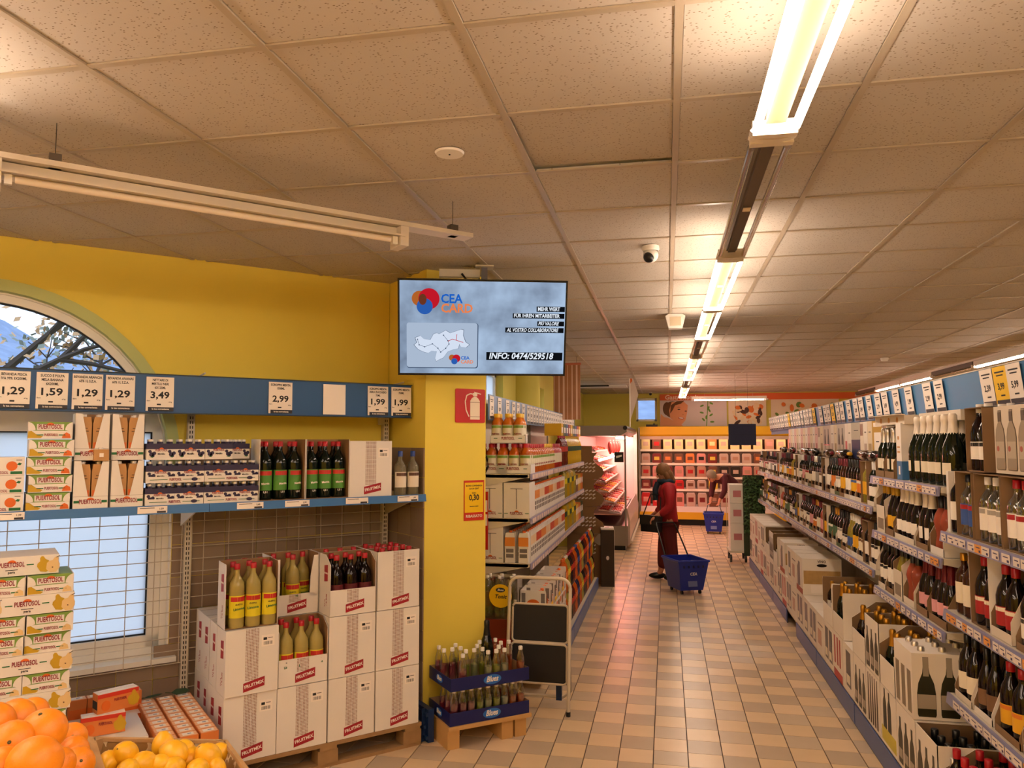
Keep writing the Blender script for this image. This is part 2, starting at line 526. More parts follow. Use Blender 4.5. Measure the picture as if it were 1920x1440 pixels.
o_ = nt.nodes.new('ShaderNodeOutputMaterial'); t_ = nt.nodes.new('ShaderNodeBsdfTranslucent'); g_ = nt.nodes.new('ShaderNodeBsdfGlossy'); m_ = nt.nodes.new('ShaderNodeMixShader')
t_.inputs['Color'].default_value = (.93,.95,.98,1); g_.inputs['Roughness'].default_value = .25; m_.inputs['Fac'].default_value = .05
nt.links.new(t_.outputs[0], m_.inputs[1]); nt.links.new(g_.outputs[0], m_.inputs[2]); nt.links.new(m_.outputs[0], o_.inputs['Surface'])
for x0, x1 in ((U0+.115, UC-.07), (UC+.07, U1-.115)):
    obj('pane', B(x0, x1, .112, .118, SILL+.12, 1.94, frost, 'pane'), win, label='frosted white pane')
cp = mix_glass('window_glass', 'f4f8ff', .9)
obj('pane', MB().prism([(UC+.94*math.cos(RAD(20)), 2.06)] + arc(.94, RAD(20), PI-RAD(20), 20) + [(UC-.94*math.cos(RAD(20)), 2.06)], .112, .118, 'xz').mesh('pane', cp), win, label='clear arched pane')
sl = MB().box(U0-.06, U1+.04, -.05, .07, SILL-.03, SILL)
obj('window_sill', sl.mesh('window_sill', upvc), win)
# painted reveal band around the arch
mb = MB(); arcband(mb, RW-.03, RW+.035, -.012, .06)
gr_ = mat('pale_green_reveal', 'bcc37c', .7)
obj('trim_1', mb.mesh('trim_1', gr_), None, root, (0,0,RL), kind='structure', label='pale green painted band around the arched window')
# corner pillar
mb = MB().box(2.375, 2.85, -.583, 0.02, 0, H+.02)
pil = obj('wall_pillar', mb.mesh('wall_pillar', yellow), None, root, (0,0,RL), kind='structure', label='yellow square pillar at the corner of the slanted wall')
for b in range(9):
    for k in range(3):
        zc = .04+.2*b+.1; yc = -.583+.195*(k+.5)
        if zc+.1 > 1.85: continue
        obj('tile', B(-.008, 0, -.0955, .0955, -.098, .098, wt[(b+k)%2], 'tile'), pil, (2.374, yc, zc))
# wall beyond the pillar, far wall, right wall, rear wall
mb = MB()
yy = 5.35
for wy0, wy1 in ((8.3, 9.4), (11.6, 12.7), (15.2, 16.3)):
    mb.box(XL-.25, XL, yy, wy0, 0, H+.03); mb.box(XL-.25, XL, wy0, wy1, 0, 1.9); mb.box(XL-.25, XL, wy0, wy1, 2.75, H+.03); yy = wy1
mb.box(XL-.25, XL, yy, YF+.2, 0, H+.03)
obj('wall_left.001', mb.mesh('wall_left', greenw), kind='structure', label='yellow green wall with windows behind the drinks shelving')
for k, (wy0, wy1) in enumerate(((8.3, 9.4), (11.6, 12.7), (15.2, 16.3))):
    w = obj('window_%d' % (k+2), None, None, (XL-.12, (wy0+wy1)/2, 0), kind='structure', label='white framed frosted window above the drinks shelving')
    h = (wy1-wy0)/2
    mb = MB().box(-.03, .03, -h, -h+.07, 1.9, 2.75).box(-.03, .03, h-.07, h, 1.9, 2.75).box(-.03, .03, -h, h, 1.9, 1.97).box(-.03, .03, -h, h, 2.68, 2.75).box(-.03, .03, -.03, .03, 1.9, 2.75)
    obj('window_frame', mb.mesh('window_frame', upvc), w)
    obj('pane', B(-.004, .004, -h+.07, -.03, 1.97, 2.68, frost, 'pane'), w); obj('pane', B(-.004, .004, .03, h-.07, 1.97, 2.68, frost, 'pane'), w)
for k, y in enumerate((10.5, 14.2)):
    c_ = obj('wall_column', MB().lathe([(.27,0),(.27,H)], 20).mesh('wall_column', greenw, smooth=True), None, (XL+.02, y, 0), kind='structure', label='round yellow green column against the wall')
mb = MB()
wx0, wx1 = -.72, -.22
mb.box(XL-.2, wx0, YF, YF+.2, 0, H+.03); mb.box(wx0, wx1, YF, YF+.2, 0, 2.37); mb.box(wx0, wx1, YF, YF+.2, 2.93, H+.03); mb.box(wx1, XR+.2, YF, YF+.2, 0, H+.03)
obj('wall_far', mb.mesh('wall_far', greenw), kind='structure', label='pale green yellow end wall')
w = obj('window_5', None, None, ((wx0+wx1)/2, YF+.1, 0), kind='structure', label='small white window in the end wall with foliage outside')
mb = MB().box(-.25,-.2,-.04,.04,2.37,2.93).box(.2,.25,-.04,.04,2.37,2.93).box(-.25,.25,-.04,.04,2.37,2.42).box(-.25,.25,-.04,.04,2.88,2.93)
obj('window_frame', mb.mesh('window_frame', upvc), w); obj('pane', B(-.2,.2,-.004,.004,2.42,2.88, cp, 'pane'), w)
obj('wall_right', B(XR, XR+.2, YB-.2, YF+.2, 0, H+.03, greenw), kind='structure', label='yellow green side wall')
obj('wall_rear', B(-8.1, XR+.2, YB-.2, YB, 0, H+.03, yellow), kind='structure', label='yellow rear wall')
obj('wall_left.002', B(-8.1, -7.88, YB-.2, -.4, 0, H+.03, yellow), kind='structure', label='yellow side wall piece behind the photographer')
# ================================================================ lamps
lamp_on = emis('lit_tube', LAMP_COL, LAMP_STR)
tube_off = mix_glass('unlit_tube', 'f2ece4', .8)
galv = mat('lamp_housing_white', 'ddd4c8', 0.4)
galv_d = mat('lamp_rail_grey', '8f8478', 0.45, .3)
def luminaire(lit, L=1.56, single=False):
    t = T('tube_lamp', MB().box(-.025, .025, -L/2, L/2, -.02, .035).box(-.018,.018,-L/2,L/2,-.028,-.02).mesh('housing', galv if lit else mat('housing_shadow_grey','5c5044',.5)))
    xs = (0,) if single else (-.056, .056)
    for x in xs:
        t.a('tube', MB().lathe([(.0005,-L/2+.06),(.013,-L/2+.06),(.013,L/2-.06),(.0005,L/2-.06)], 10).mesh('tube', lamp_on if lit else tube_off, smooth=True), 0, (x, 0, -.045), (RAD(90),0,0), 'glowing tube' if lit else 'unlit clear tube')
    for s in (-1, 1):
        w = .02 if single else .055
        t.a('end_cap', MB().prism([(w*math.cos(a)*(1) + (.018*math.cos(a)), .018*math.sin(a)) for a in [2*PI*k/16 for k in range(16)]], s*L/2-.03, s*L/2, 'xz').box(-w-.01, w+.01, s*L/2-.03 if s>0 else -L/2, s*L/2 if s>0 else -L/2+.03, -.017, .03).mesh('end_cap', galv), 0, (0,0,-.04))
    if lit:
        t.a('reflector', MB().box(-.028,.028,-L/2+.05,L/2-.05,-.031,-.0285).mesh('reflector', mat('lamp_reflector','a08a64',.5)), 0)
    t.a('label_plate', B(-.015,.015,-.02,.02,-.036,-.0312, mat('cream_plastic','e8d9b8',.5),'label_plate'), 0)
    return t
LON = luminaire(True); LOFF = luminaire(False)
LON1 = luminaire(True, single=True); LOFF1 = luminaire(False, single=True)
ZR = 2.87
ZR2 = 2.895
def lamp_row(x, y0, pattern, nm, label, wires=True):
    y = y0
    n = len(pattern)
    t = T('lamp_rail', B(-.03, .03, -.8*n, .8*n, .03, .055, galv_d, 'rail'))
    for k in range(n):
        yy = -.8*n + 1.6*k + .87
        t.a('wire', MB().tube([(0,yy,.055),(0,yy,H-ZR)], .0015, 5).mesh('wire', metal))
        t.a('clamp', B(-.02,.02,yy-.02,yy+.02,.02,.075, mat('dark_clamp','5c5248',.5),'clamp'))
    inst(t, (x, y0+.8*n, ZR), 0, 'grey suspended lamp rail ' + label, 'lamp rail')
    for k, ch in enumerate(pattern):
        y = y0 + 1.6*k + .8
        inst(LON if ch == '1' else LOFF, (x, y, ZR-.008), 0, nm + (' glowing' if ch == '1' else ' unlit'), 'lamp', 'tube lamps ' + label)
lab = 'on the rail over the aisle'
# over the aisle: seen one by one
t = T('lamp_rail', B(-.03, .03, -9.6, 9.6, .03, .055, galv_d, 'rail'))
for k in range(12):
    yy = -9.6+1.6*k+.87
    t.a('wire', MB().tube([(0,yy,.055),(0,yy,H-ZR)], .0015, 5).mesh('wire', metal))
inst(t, (.335, 7.2, ZR), 0, 'long grey suspended lamp rail running down the middle of the aisle', 'lamp rail')
seq = [(-1.6,1),(0,1),(1.6-.75,None)]
posn = [(-1.55,1,'glowing twin tube lamp over the aisle behind the photographer'),
 (0.03,1,'glowing twin tube lamp second from the near end of the aisle rail'),
 (1.62,1,'nearest glowing twin tube lamp at the top of the picture over the aisle'),
 (3.22,0,'unlit twin tube lamp just beyond the nearest glowing one'),
 (4.82,1,'glowing twin tube lamp just beyond the nearest unlit lamp'),
 (6.42,1,'glowing twin tube lamp, further one of the middle lit pair'),
 (8.02,0,'small dark unlit lamp between the middle and far lit pairs'),
 (9.62,1,'glowing lamp, nearer one of the far lit pair'),
 (11.22,1,'glowing lamp, further one of the far lit pair'),
 (12.82,0,'tiny dark unlit lamp near the end of the aisle rail'),
 (14.42,1,'tiny glowing lamp, last but one of the aisle rail'),
 (16.02,1,'tiny glowing lamp at the far end of the aisle rail')]
for y, on, lb in posn:
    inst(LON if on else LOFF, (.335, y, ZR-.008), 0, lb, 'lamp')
for k, ch in enumerate('110110110110'):
    inst(LON1 if ch == '1' else LOFF1, (3.95, -1.4+1.6*k+.3+.06, ZR2-.008), 0, ('glowing' if ch=='1' else 'unlit') + ' tube lamp on the rail beyond the wine shelves, number %s along' % ['one','two','three','four','five','six','seven','eight','nine','ten','eleven','twelve'][k], 'lamp')
t = T('lamp_rail', B(-.02, .02, -9.6, 9.6, .03, .055, galv, 'rail'))
for k in range(12):
    t.a('wire', MB().tube([(0,-9.6+1.6*k+.87,.055),(0,-9.6+1.6*k+.87,H-ZR2)], .0015, 5).mesh('wire', metal))
inst(t, (3.95, 7.5, ZR2), 0, 'white suspended lamp rail beyond the wine shelves', 'lamp rail')
for k in range(6):
    inst(LON, (7.2, -1.0+3.2*k, ZR-.008), 0, 'glowing twin tube lamp near the far side wall', 'lamp', 'tube lamps near the side wall')
LX = luminaire(True, single=True)
for yy in (-.5,.5): LX.a('wire', MB().tube([(0,yy,.03),(0,yy,H-2.82)], .0015, 5).mesh('wire', metal))
inst(LX, (1.32, 17.1, 2.82), RAD(90), 'glowing tube lamp hanging crosswise before the end wall poster', 'lamp')
# slanted lamp along the left wall, unlit
def on_wall(u, n, z): return WL(u, n, z)
t = T('lamp_rail', B(-3.1, 1.05, -.045, .045, .03, .05, galv, 'rail'))
for k in (-1.7, -.7, .98-.02):
    t.a('wire', MB().tube([(k,0,.05),(k,0,H-2.84)], .0015, 5).mesh('wire', dark)); t.a('clamp', B(k-.02,k+.02,-.02,.02,.03,.085, mat('dark_clamp','5c5248',.5),'clamp'))
inst(t, WL(.83, 1.99, 2.84), RL, 'white lamp rail hanging parallel to the slanted wall', 'lamp rail')
FL = T('tube_lamp', MB().box(-.78,.78,-.03,.03,-.02,.03).mesh('housing', galv))
FL.a('tube', MB().lathe([(.0005,-.72),(.013,-.72),(.013,.72),(.0005,.72)],10).mesh('tube', mat('white_tube','e8ddd0',.25), smooth=True), 0, (0,-.05,-.035), (0,RAD(90),0), 'unlit white tube')
FL.a('shade', MB().prism([(-.03,.0),(-.085,-.012),(-.085,-.02),(-.03,-.012)], -.78,.78,'yz').mesh('shade', galv))
for s in (-1,1):
    FL.a('end_cap', B(s*.78-.02,s*.78+.02,-.075,.04,-.06,.03, galv,'end_cap'))
    FL.a('tube_holder', B(s*.74-.012,s*.74+.012,-.06,-.04,-.055,-.02, white,'tube_holder'))
inst(FL, WL(.73, 1.97, 2.835), RL, 'white unlit tube lamp hanging before the yellow slanted wall', 'lamp')
FLL = T('tube_lamp', MB().box(-.78,.78,-.03,.03,-.02,.03).mesh('housing', galv))
FLL.a('tube', MB().lathe([(.0005,-.72),(.013,-.72),(.013,.72),(.0005,.72)],10).mesh('tube', lamp_on, smooth=True), 0, (0,-.05,-.035), (0,RAD(90),0))
inst(FLL, WL(-1.0, 1.97, 2.835), RL, 'glowing tube lamp on the slanted wall rail left of the picture', 'lamp')
for k in range(3):  # lamps added out of view to raise the ambient light
    inst(LON, (-2.2+1.9*k*.0, -1.6+1.6*k*.9, ZR-.008), 0, 'added unseen twin tube lamp brightening the fruit corner, left of the photographer', 'lamp', 'added tube lamps over the fruit corner')
    inst(LON, (-4.2, -1.8+1.0*k, ZR-.008), 0, 'added unseen twin tube lamp brightening the left part of the shop front', 'lamp', 'added tube lamps at the shop front')
    inst(LON, (2.3, -1.8+1.6*k, ZR-.008), 0, 'added unseen twin tube lamp right of the photographer', 'lamp', 'added tube lamps right of the photographer')
inst(FLL, WL(-2.7, 2.9, 2.835), RL, 'added unseen tube lamp further left over the fruit stand', 'lamp')  # one more out-of-view lamp, added as fill from the left

# ================================================================ ceiling fittings
cm = T('security_camera', MB().lathe([(0.0005,0),(.05,0),(.052,-.02),(.045,-.03)],16).mesh('base', white, smooth=True))
cm.a('dome', MB().ball((0,0,-.055), .045, 14, 8).mesh('dome', white, smooth=True))
cm.a('lens', MB().ball((-.01,-.018,-.07), .034, 14, 8).mesh('lens', black, smooth=True), label='black lens')
inst(cm, (-.077, 4.60, H), 0, 'white dome security camera with black lens on the ceiling', 'camera')
sp = T('ceiling_speaker', MB().prism([(-.09,-.02),(-.06,-.13),(.06,-.13),(.09,-.02),(.06,0),(-.06,0)], -.06,.06,'xz').mesh('body', white))
sp.a('grille', B(-.05,.05,-.063,-.06,-.11,-.03, mat('grille_cream','c8b89c',.7),'grille'))
inst(sp, (.094, 7.17, H), 0, 'white wedge shaped speaker on the ceiling beside the lamp rail', 'speaker')
ds = T('ceiling_disc', MB().lathe([(.0005,-.008),(.055,-.008),(.06,0)],24).mesh('plate', white, smooth=True))
ds.a('screw', MB().lathe([(.0005,-.011),(.004,-.011),(.004,-.008)],8).mesh('screw', dark))
inst(ds, (-.843, 2.92, H), 0, 'flat round white cover plate on a ceiling tile', 'cover plate')
dt = T('smoke_detector', MB().lathe([(.0005,-.05),(.04,-.045),(.055,-.015),(.055,0)],16).mesh('body', white, smooth=True))
inst(dt, (3.0, 11.5, H), 0, 'round white smoke detector above the wine shelf sign', 'detector')

# ================================================================ television
scr = bpy.data.materials.new('tv_screen_picture'); scr.use_nodes = True
nt = scr.node_tree; nt.nodes.clear()
o_ = nt.nodes.new('ShaderNodeOutputMaterial'); e_ = nt.nodes.new('ShaderNodeEmission'); tc = nt.nodes.new('ShaderNodeTexCoord')
nz = nt.nodes.new('ShaderNodeTexNoise'); nz.inputs['Scale'].default_value = 3.2; nz.inputs['Detail'].default_value = 4
cr = nt.nodes.new('ShaderNodeValToRGB'); cr.color_ramp.elements[0].color = (.14,.18,.26,1); cr.color_ramp.elements[0].position = .3
cr.color_ramp.elements[1].color = (.40,.53,.72,1); cr.color_ramp.elements[1].position = .62
nt.links.new(tc.outputs['Object'], nz.inputs['Vector']); nt.links.new(nz.outputs['Fac'], cr.inputs['Fac']); nt.links.new(cr.outputs[0], e_.inputs['Color'])
e_.inputs['Strength'].default_value = 0.5; nt.links.new(e_.outputs[0], o_.inputs['Surface'])
def em(n, c): return emis('screen_'+n, lin(c)[:3], 0.5)
e_black = em('black','0c0e12'); e_white = em('white','e8f0fa'); e_blue = em('blue','1c5fc0'); e_or = em('orange','e8804a'); e_red = em('red','c01828')
e_or2 = em('orange2','b06028'); e_b2 = em('blue2','2a5cae'); e_dk = em('darkmix','6a3420'); e_card = em('card','a9b9cf'); e_map = em('map','d3def0'); e_dk2 = em('mapedge','3c4c66')
TW, TH = 1.09, .623
tv = T('television', MB().box(-TW/2,TW/2,0,.045,-TH/2,TH/2).box(-.25,.25,.045,.075,-.2,.2).mesh('case', black))
tv.a('screen', B(-TW/2+.012,TW/2-.012,-.002,0,-TH/2+.014,TH/2-.012, scr,'screen'), label='lit screen with the card advertisement')
y_ = -.003
def disc(r, n=32, ex=1.0, ey=1.0, m=None, d=.0006): return MB().prism([(r*ex*math.cos(2*PI*k/n), r*ey*math.sin(2*PI*k/n)) for k in range(n)], -d, 0, 'xz').mesh('print', m)
def rect(w, h, m, d=.0006, sk=0.0): return MB().prism([(-w/2,-h/2-sk),(w/2,-h/2+sk),(w/2,h/2+sk),(-w/2,h/2-sk)], -d, 0, 'xz').mesh('print', m)
sc_ = TW/(1537.)           # screen zoom pixels (130..1667) to metres
def P(x, y): return ((x-897)*sc_, y_, (632-y)*sc_)
def pr(x, y, me, par=0, dy=0, nm='print'):
    p = P(x, y); tv.a(nm, me, par, (p[0], p[1]-dy, p[2]))
pr(322, 370, disc(68*sc_, m=e_or2), nm='orange_circle'); pr(408, 372, disc(95*sc_, m=e_red), dy=.001, nm='red_circle'); pr(370, 440, disc(72*sc_, m=e_b2), dy=.002, nm='blue_circle')
pr(352, 378, disc(50*sc_, ex=.7, ey=1.0, m=e_dk), dy=.003, nm='overlap')
pr(614, 372, txtw('CEA', 112*sc_, e_blue, 195*sc_), dy=.003, nm='lettering'); pr(660, 458, txtw('CARD', 110*sc_, e_or, 285*sc_), dy=.003, nm='lettering')
def rrect(w, h, r, m, d=.0006):
    p = []
    for cx, cy, a in ((w/2-r, h/2-r, 0), (-w/2+r, h/2-r, PI/2), (-w/2+r, -h/2+r, PI), (w/2-r, -h/2+r, 1.5*PI)):
        for k in range(7): p.append((cx+r*math.cos(a+PI/2*k/6), cy+r*math.sin(a+PI/2*k/6)))
    return MB().prism(p, -d, 0, 'xz').mesh('print', m)
pr(532, 796, rrect(648*sc_, 416*sc_, 24*sc_, e_dk2), nm='card_edge'); pr(528, 792, rrect(640*sc_, 408*sc_, 22*sc_, e_card), dy=.001, nm='card')
mp = [(275,790),(300,770),(285,725),(330,708),(360,735),(420,745),(450,690),(480,680),(500,690),(560,655),(600,680),(660,660),(700,645),(722,650),(718,700),(740,760),(775,785),(745,810),(700,805),(685,780),(675,820),(630,830),(580,850),(540,905),(500,925),(475,940),(465,915),(480,850),(430,845),(400,865),(350,850),(310,830)]
mpp = [((x-520)*sc_, (790-y)*sc_) for x, y in mp][::-1]
pr(520, 790, MB().prism([(x*1.02, z*1.02) for x, z in mpp], -.0006, 0, 'xz').mesh('print', e_dk2), dy=.0018, nm='map_outline')
pr(520, 790, MB().prism(mpp, -.0006, 0, 'xz').mesh('print', e_map), dy=.0026, nm='map')
ml = MB()
def seg(mb, a, b, w=3):
    ax, az = (a[0]-520)*sc_, (790-a[1])*sc_; bx, bz = (b[0]-520)*sc_, (790-b[1])*sc_
    d = Vector((bx-ax, bz-az)); d.normalize(); nx, nz_ = -d.y*w*sc_/2, d.x*w*sc_/2
    mb.prism([(ax-nx,az-nz_),(bx-nx,bz-nz_),(bx+nx,bz+nz_),(ax+nx,az+nz_)], -.0005, 0, 'xz')
path = [(305,740),(320,790),(370,808),(440,780),(490,820),(515,855),(560,820),(590,780),(580,750),(540,700)]
for a, b in zip(path, path[1:]): seg(ml, a, b)
for p in path: ml.prism([((p[0]-520)*sc_+6*sc_*math.cos(k*PI/4), (790-p[1])*sc_+6*sc_*math.sin(k*PI/4)) for k in range(8)], -.0008, 0, 'xz')
pr(520, 790, ml.mesh('print', e_dk2), dy=.0034, nm='road_lines')
mr_ = MB(); path = [(580,755),(620,735),(655,745),(690,755),(720,765)]
for a, b in zip(path, path[1:]): seg(mr_, a, b, 5)
seg(mr_, (655,745), (662,690), 5)
pr(520, 790, mr_.mesh('print', e_red), dy=.004, nm='red_road')
pr(618, 905, disc(28*sc_, m=e_or2), dy=.004, nm='orange_circle'); pr(658, 912, disc(36*sc_, m=e_red), dy=.005, nm='red_circle'); pr(640, 938, disc(28*sc_, m=e_b2), dy=.006, nm='blue_circle')
pr(738, 908, txt('CEA', 42*sc_, e_blue), dy=.004, nm='lettering'); pr(756, 945, txt('CARD', 42*sc_, e_or), dy=.004, nm='lettering')
for x0, x1, y, h, s, sh in ((1385,1645,452,48,'MEHR WERT',0),(1168,1643,515,46,'FÜR IHREN MITARBEITER',0),(1395,1642,585,44,'PIÙ VALORE',.25),(1102,1640,646,46,'AL VOSTRO COLLABORATORE',.25),(932,1636,888,74,'INFO: 0474/529518',.2)):
    pr((x0+x1)/2, y, rect((x1-x0)*sc_, h*sc_, e_black), nm='caption_bar')
    tx0, tx1 = {'MEHR WERT':(1397,1600),'FÜR IHREN MITARBEITER':(1180,1600),'PIÙ VALORE':(1405,1595),'AL VOSTRO COLLABORATORE':(1115,1592),'INFO: 0474/529518':(958,1552)}[s]
    pr((tx0+tx1)/2, y, txtw(s, h*sc_*(1.0 if h<60 else 1.08), e_white, (tx1-tx0)*sc_, sh), dy=.001, nm='lettering')
inst(tv, (-1.155, 4.80, 2.612), 0, 'black wall television on a ceiling pole showing a blue grey card advert', 'television', rot=(RAD(15), 0, RAD(16)))
tm_ = T('television_mount', MB().box(-.02,.02,-.02,.02,-.30,0).mesh('pole', mat('steel_pole','6c6a70',.4,.5)))
tm_.a('ceiling_plate', B(-.06,.06,-.06,.06,-.01,0, metal,'ceiling_plate'))
tm_.a('bracket', B(-.05,.05,-.07,.0,-.36,-.25, black,'bracket'))
tm_.a('cable_box', B(-.30,-.03,.0,.06,-.07,-.02, white,'cable_box'), label='white cable box')
tm_.a('cable', MB().tube([(-.15,0,-.05),(-.1,-.02,-.12),(-.03,-.02,-.09)], .008, 6).mesh('cable', black))
inst(tm_, (-1.177, 4.93, H), RAD(16), 'grey ceiling pole holding up the television', 'mount')

# ---- signs on the pillar
sg = T('fire_extinguisher_sign', rrect(.24, .235, .012, mat('sign_red','c01616',.35), .004))
whp = mat('sign_white','f2e2cc',.4)
sg.a('pictogram', MB().prism([(-.002,-.095),(.075,-.095),(.075,.035),(.06,.055),(.045,.065),(.03,.065),(.012,.055),(-.002,.035)], -.0052,-.004,'xz').mesh('p', whp), 0, (-.0, 0, 0), label='white extinguisher drawing')
hose = MB()
hp = [(.03,.08),(.0,.085),(-.03,.072),(-.042,.03),(-.035,-.03),(-.012,-.075)]
for a, b in zip(hp, hp[1:]):
    d = Vector((b[0]-a[0], b[1]-a[1])).normalized(); hose.prism([(a[0]+d.y*.004,a[1]-d.x*.004),(b[0]+d.y*.004,b[1]-d.x*.004),(b[0]-d.y*.004,b[1]+d.x*.004),(a[0]-d.y*.004,a[1]+d.x*.004)], -.0052,-.004,'xz')
hose.prism([(.02,.068),(.055,.068),(.055,.09),(.02,.09)], -.0052,-.004,'xz'); hose.prism([(.03,.092),(.085,.08),(.085,.087),(.03,.099)], -.0052,-.004,'xz')
sg.a('hose_drawing', hose.mesh('p', whp))
sg.a('line', rect(.077,.003, mat('sign_grey','8a6a5c',.5)), 0, (.036,-.0053,.025)); sg.a('line', rect(.077,.003, mat('sign_grey','8a6a5c',.5)), 0, (.036,-.0053,-.075))
inst(sg, WL(2.722, .584, 2.128), RL, 'square red fire extinguisher sign on the yellow pillar', 'sign')
yp = mat('promo_yellow','f0c414',.5); rdp = mat('promo_red','c8321c',.5)
ps = T('price_sign', rect(.162,.275, rdp, .002))
ps.a('yellow_field', rect(.148,.205, yp), 0, (0,-.0021,.02))
ps.a('lettering', txt('BUONO CONVENIENZA', .014, ink, sx=.85), 0, (0,-.003,.1)); ps.a('lettering', txt('DA 30 CENT', .014, ink), 0, (0,-.003,.08))
ps.a('lettering', txt('0,30', .055, ink, sx=.85), 0, (0,-.003,.018)); ps.a('lettering', txt('EURO', .012, ink), 0, (0,-.003,.05))
ps.a('lettering', txt('RIBASSATO', .026, whp), 0, (0,-.003,-.108)); ps.a('lettering', txt('ciascuno al pezzo', .01, ink), 0, (0,-.003,-.04))
inst(ps, WL(2.755, .584, 1.475), RL, 'yellow and red 0,30 price sign on the pillar below the extinguisher sign', 'sign')

# ================================================================ left wall shelving
mesh_m = mat('cream_wire','cbbfae',.4,.2)
rk = T('wall_rack', None)
for u in (1.005, 2.33):
    s = MB().box(u-.02,u+.02,-.06,-.0125,0,2.3)
    i_ = rk.a('upright', s.mesh('upright', metal))
    hl = MB()
    for k in range(70):
        for dx in (-.008,.006): hl.box(u+dx-.003,u+dx+.003,-.0612,-.06,.1+k*.03,.118+k*.03)
    rk.a('slot_holes', hl.mesh('slots', dark), i_)
for u0, u1, lo in ((-1.25,.985,.53),(1.03,2.31,.3)):
    wm = MB()
    k = u0 + ((.05-u0) % .15)
    while k < u1:
        wm.tube([(k,-.05,lo),(k,-.05,1.46)], .0028, 4); k += .1515
    z = .46+.0775*2 if False else lo
    while z < 1.46:
        wm.tube([(u0,-.053,z),(u1,-.053,z)], .0028, 4); z += .0775
    wm.tube([(u0,-.05,lo),(u1,-.05,lo),(u1,-.05,1.46),(u0,-.05,1.46)], .004, 5, True)
    rk.a('wire_panel', wm.mesh('wire_panel', mesh_m), label='cream wire grid back panel')
rack_front = -.6
for u0, u1 in ((-.33,1.003),(1.005,2.37),(-1.7,-.335)):
    rk.a('shelf_board', MB().box(u0,u1,-.6,-.06,1.505,1.53).box(u0,u1,-.602,-.585,1.49,1.53).mesh('board', metal))
    rk.a('price_rail', MB().prism([(-.618,1.486),(-.606,1.486),(-.602,1.533),(-.608,1.533)], u0,u1,'yz').mesh('rail', blue))
    rk.a('bracket', MB().prism([(-.55,1.5),(-.06,1.5),(-.06,1.36)], u1-.045,u1-.035,'yz').mesh('bracket', metal))
inst(rk, root, RL, 'cream metal wall rack with wire back and blue price rail by the window', 'shelving')
hd = T('shelf_header_sign', MB().prism([(-.403,2.045),(-.395,2.045),(-.40,2.262),(-.408,2.262)], -1.7,2.355,'yz').mesh('board', mat('header_blue','1f5288',.4)))
hd.a('edge_strip', B(-1.7,2.36,-.415,-.39,2.262,2.268, mat('strip_dark','22323f',.5),'edge'))
hd.a('edge_strip', B(-1.7,2.36,-.41,-.385,2.04,2.046, mat('strip_dark','22323f',.5),'edge'))
for u in (1.005, 2.30):
    hd.a('arm', MB().tube([(u,-.06,2.27),(u,-.40,2.285)], .006, 5).mesh('arm', metal))
    hd.a('arm_post', B(u-.02,u+.02,-.06,-.02,2.0,2.3, metal, 'post'))
inst(hd, root, RL, 'long blue header board with price cards over the wall rack', 'header sign')

def price_card(name, lines, price, w=.165, h=.19, blank=False):
    t = T('price_card', rect(w, h, paper, .0015))
    if blank: return t
    for k, l in enumerate(lines):
        t.a('lettering', txt(l, .019, ink, sx=.78), 0, (0,-.002,h/2-.018-.022*k))
    t.a('lettering', txtw(price, .054, ink, .10), 0, (0,-.002,-.008))
    t.a('footer', rect(w-.012,.022, mat('tag_footer','2a2a34',.5)), 0, (.006,-.0016,-h/2+.011)); t.a('lettering', txt('la tua convenienza', .013, paper, sx=.95), 0, (.004,-.003,-h/2+.011))
    t.a('lettering', txt('al kg', .009, ink), 0, (.055,-.002,-.045)); t.a('lettering', txt('Euro', .009, ink), 0, (-.06,-.002,-.04)); t.a('small_barcode', rect(.022,.008, ink), 0, (-.005,-.002,-.06))
    return t
cards = [(-2,55,['BEVANDA PESCA','IVA 99% 3X200ML'],'1,29','peach drink'),(67,128,['SUCCO E POLPA','MELA BANANA','6X200ML'],'1,59','apple banana juice'),
 (135,193,['BEVANDA ARANCIA','65% 1L S.Z.A.'],'1,29','orange drink'),(198,253,['BEVANDA ANANAS','60% 1L S.Z.A.'],'1,29','pineapple drink'),(274,326,['NETTARE DI','MIRTILLI NERI','6X125ML'],'3,49','blueberry nectar'),
 (504,548,['SCIROPPO MENTA','1500ML'],'2,99','mint syrup'),(606,648,[],'',''),(690,727,['SCIROPPO MENTA','ZERO ZUCCHERO','75ML'],'1,99','sugar free mint syrup'),(733,772,['SCIROPPO MENTA','750ML'],'1,99','mint syrup, rightmost')]
us = [(-.015,.124),(.153,.303),(.32,.469),(.482,.629),(.687,.834),(1.379,1.526),(1.727,1.878),(2.035,2.178),(2.205,2.35)]
for (a, b, ls, pz, d), (u0, u1) in zip(cards, us):
    t = price_card('', ls, pz, .147 if pz else .15, .195, blank=not pz)
    lb = ('white price card reading %s on the blue header, for %s' % (pz, d)) if pz else 'blank white paper sheet on the blue header board'
    inst(t, WL((u0+u1)/2, .412, 2.152), RL, lb, 'price card', rot=(RAD(-1.3),0,RL))
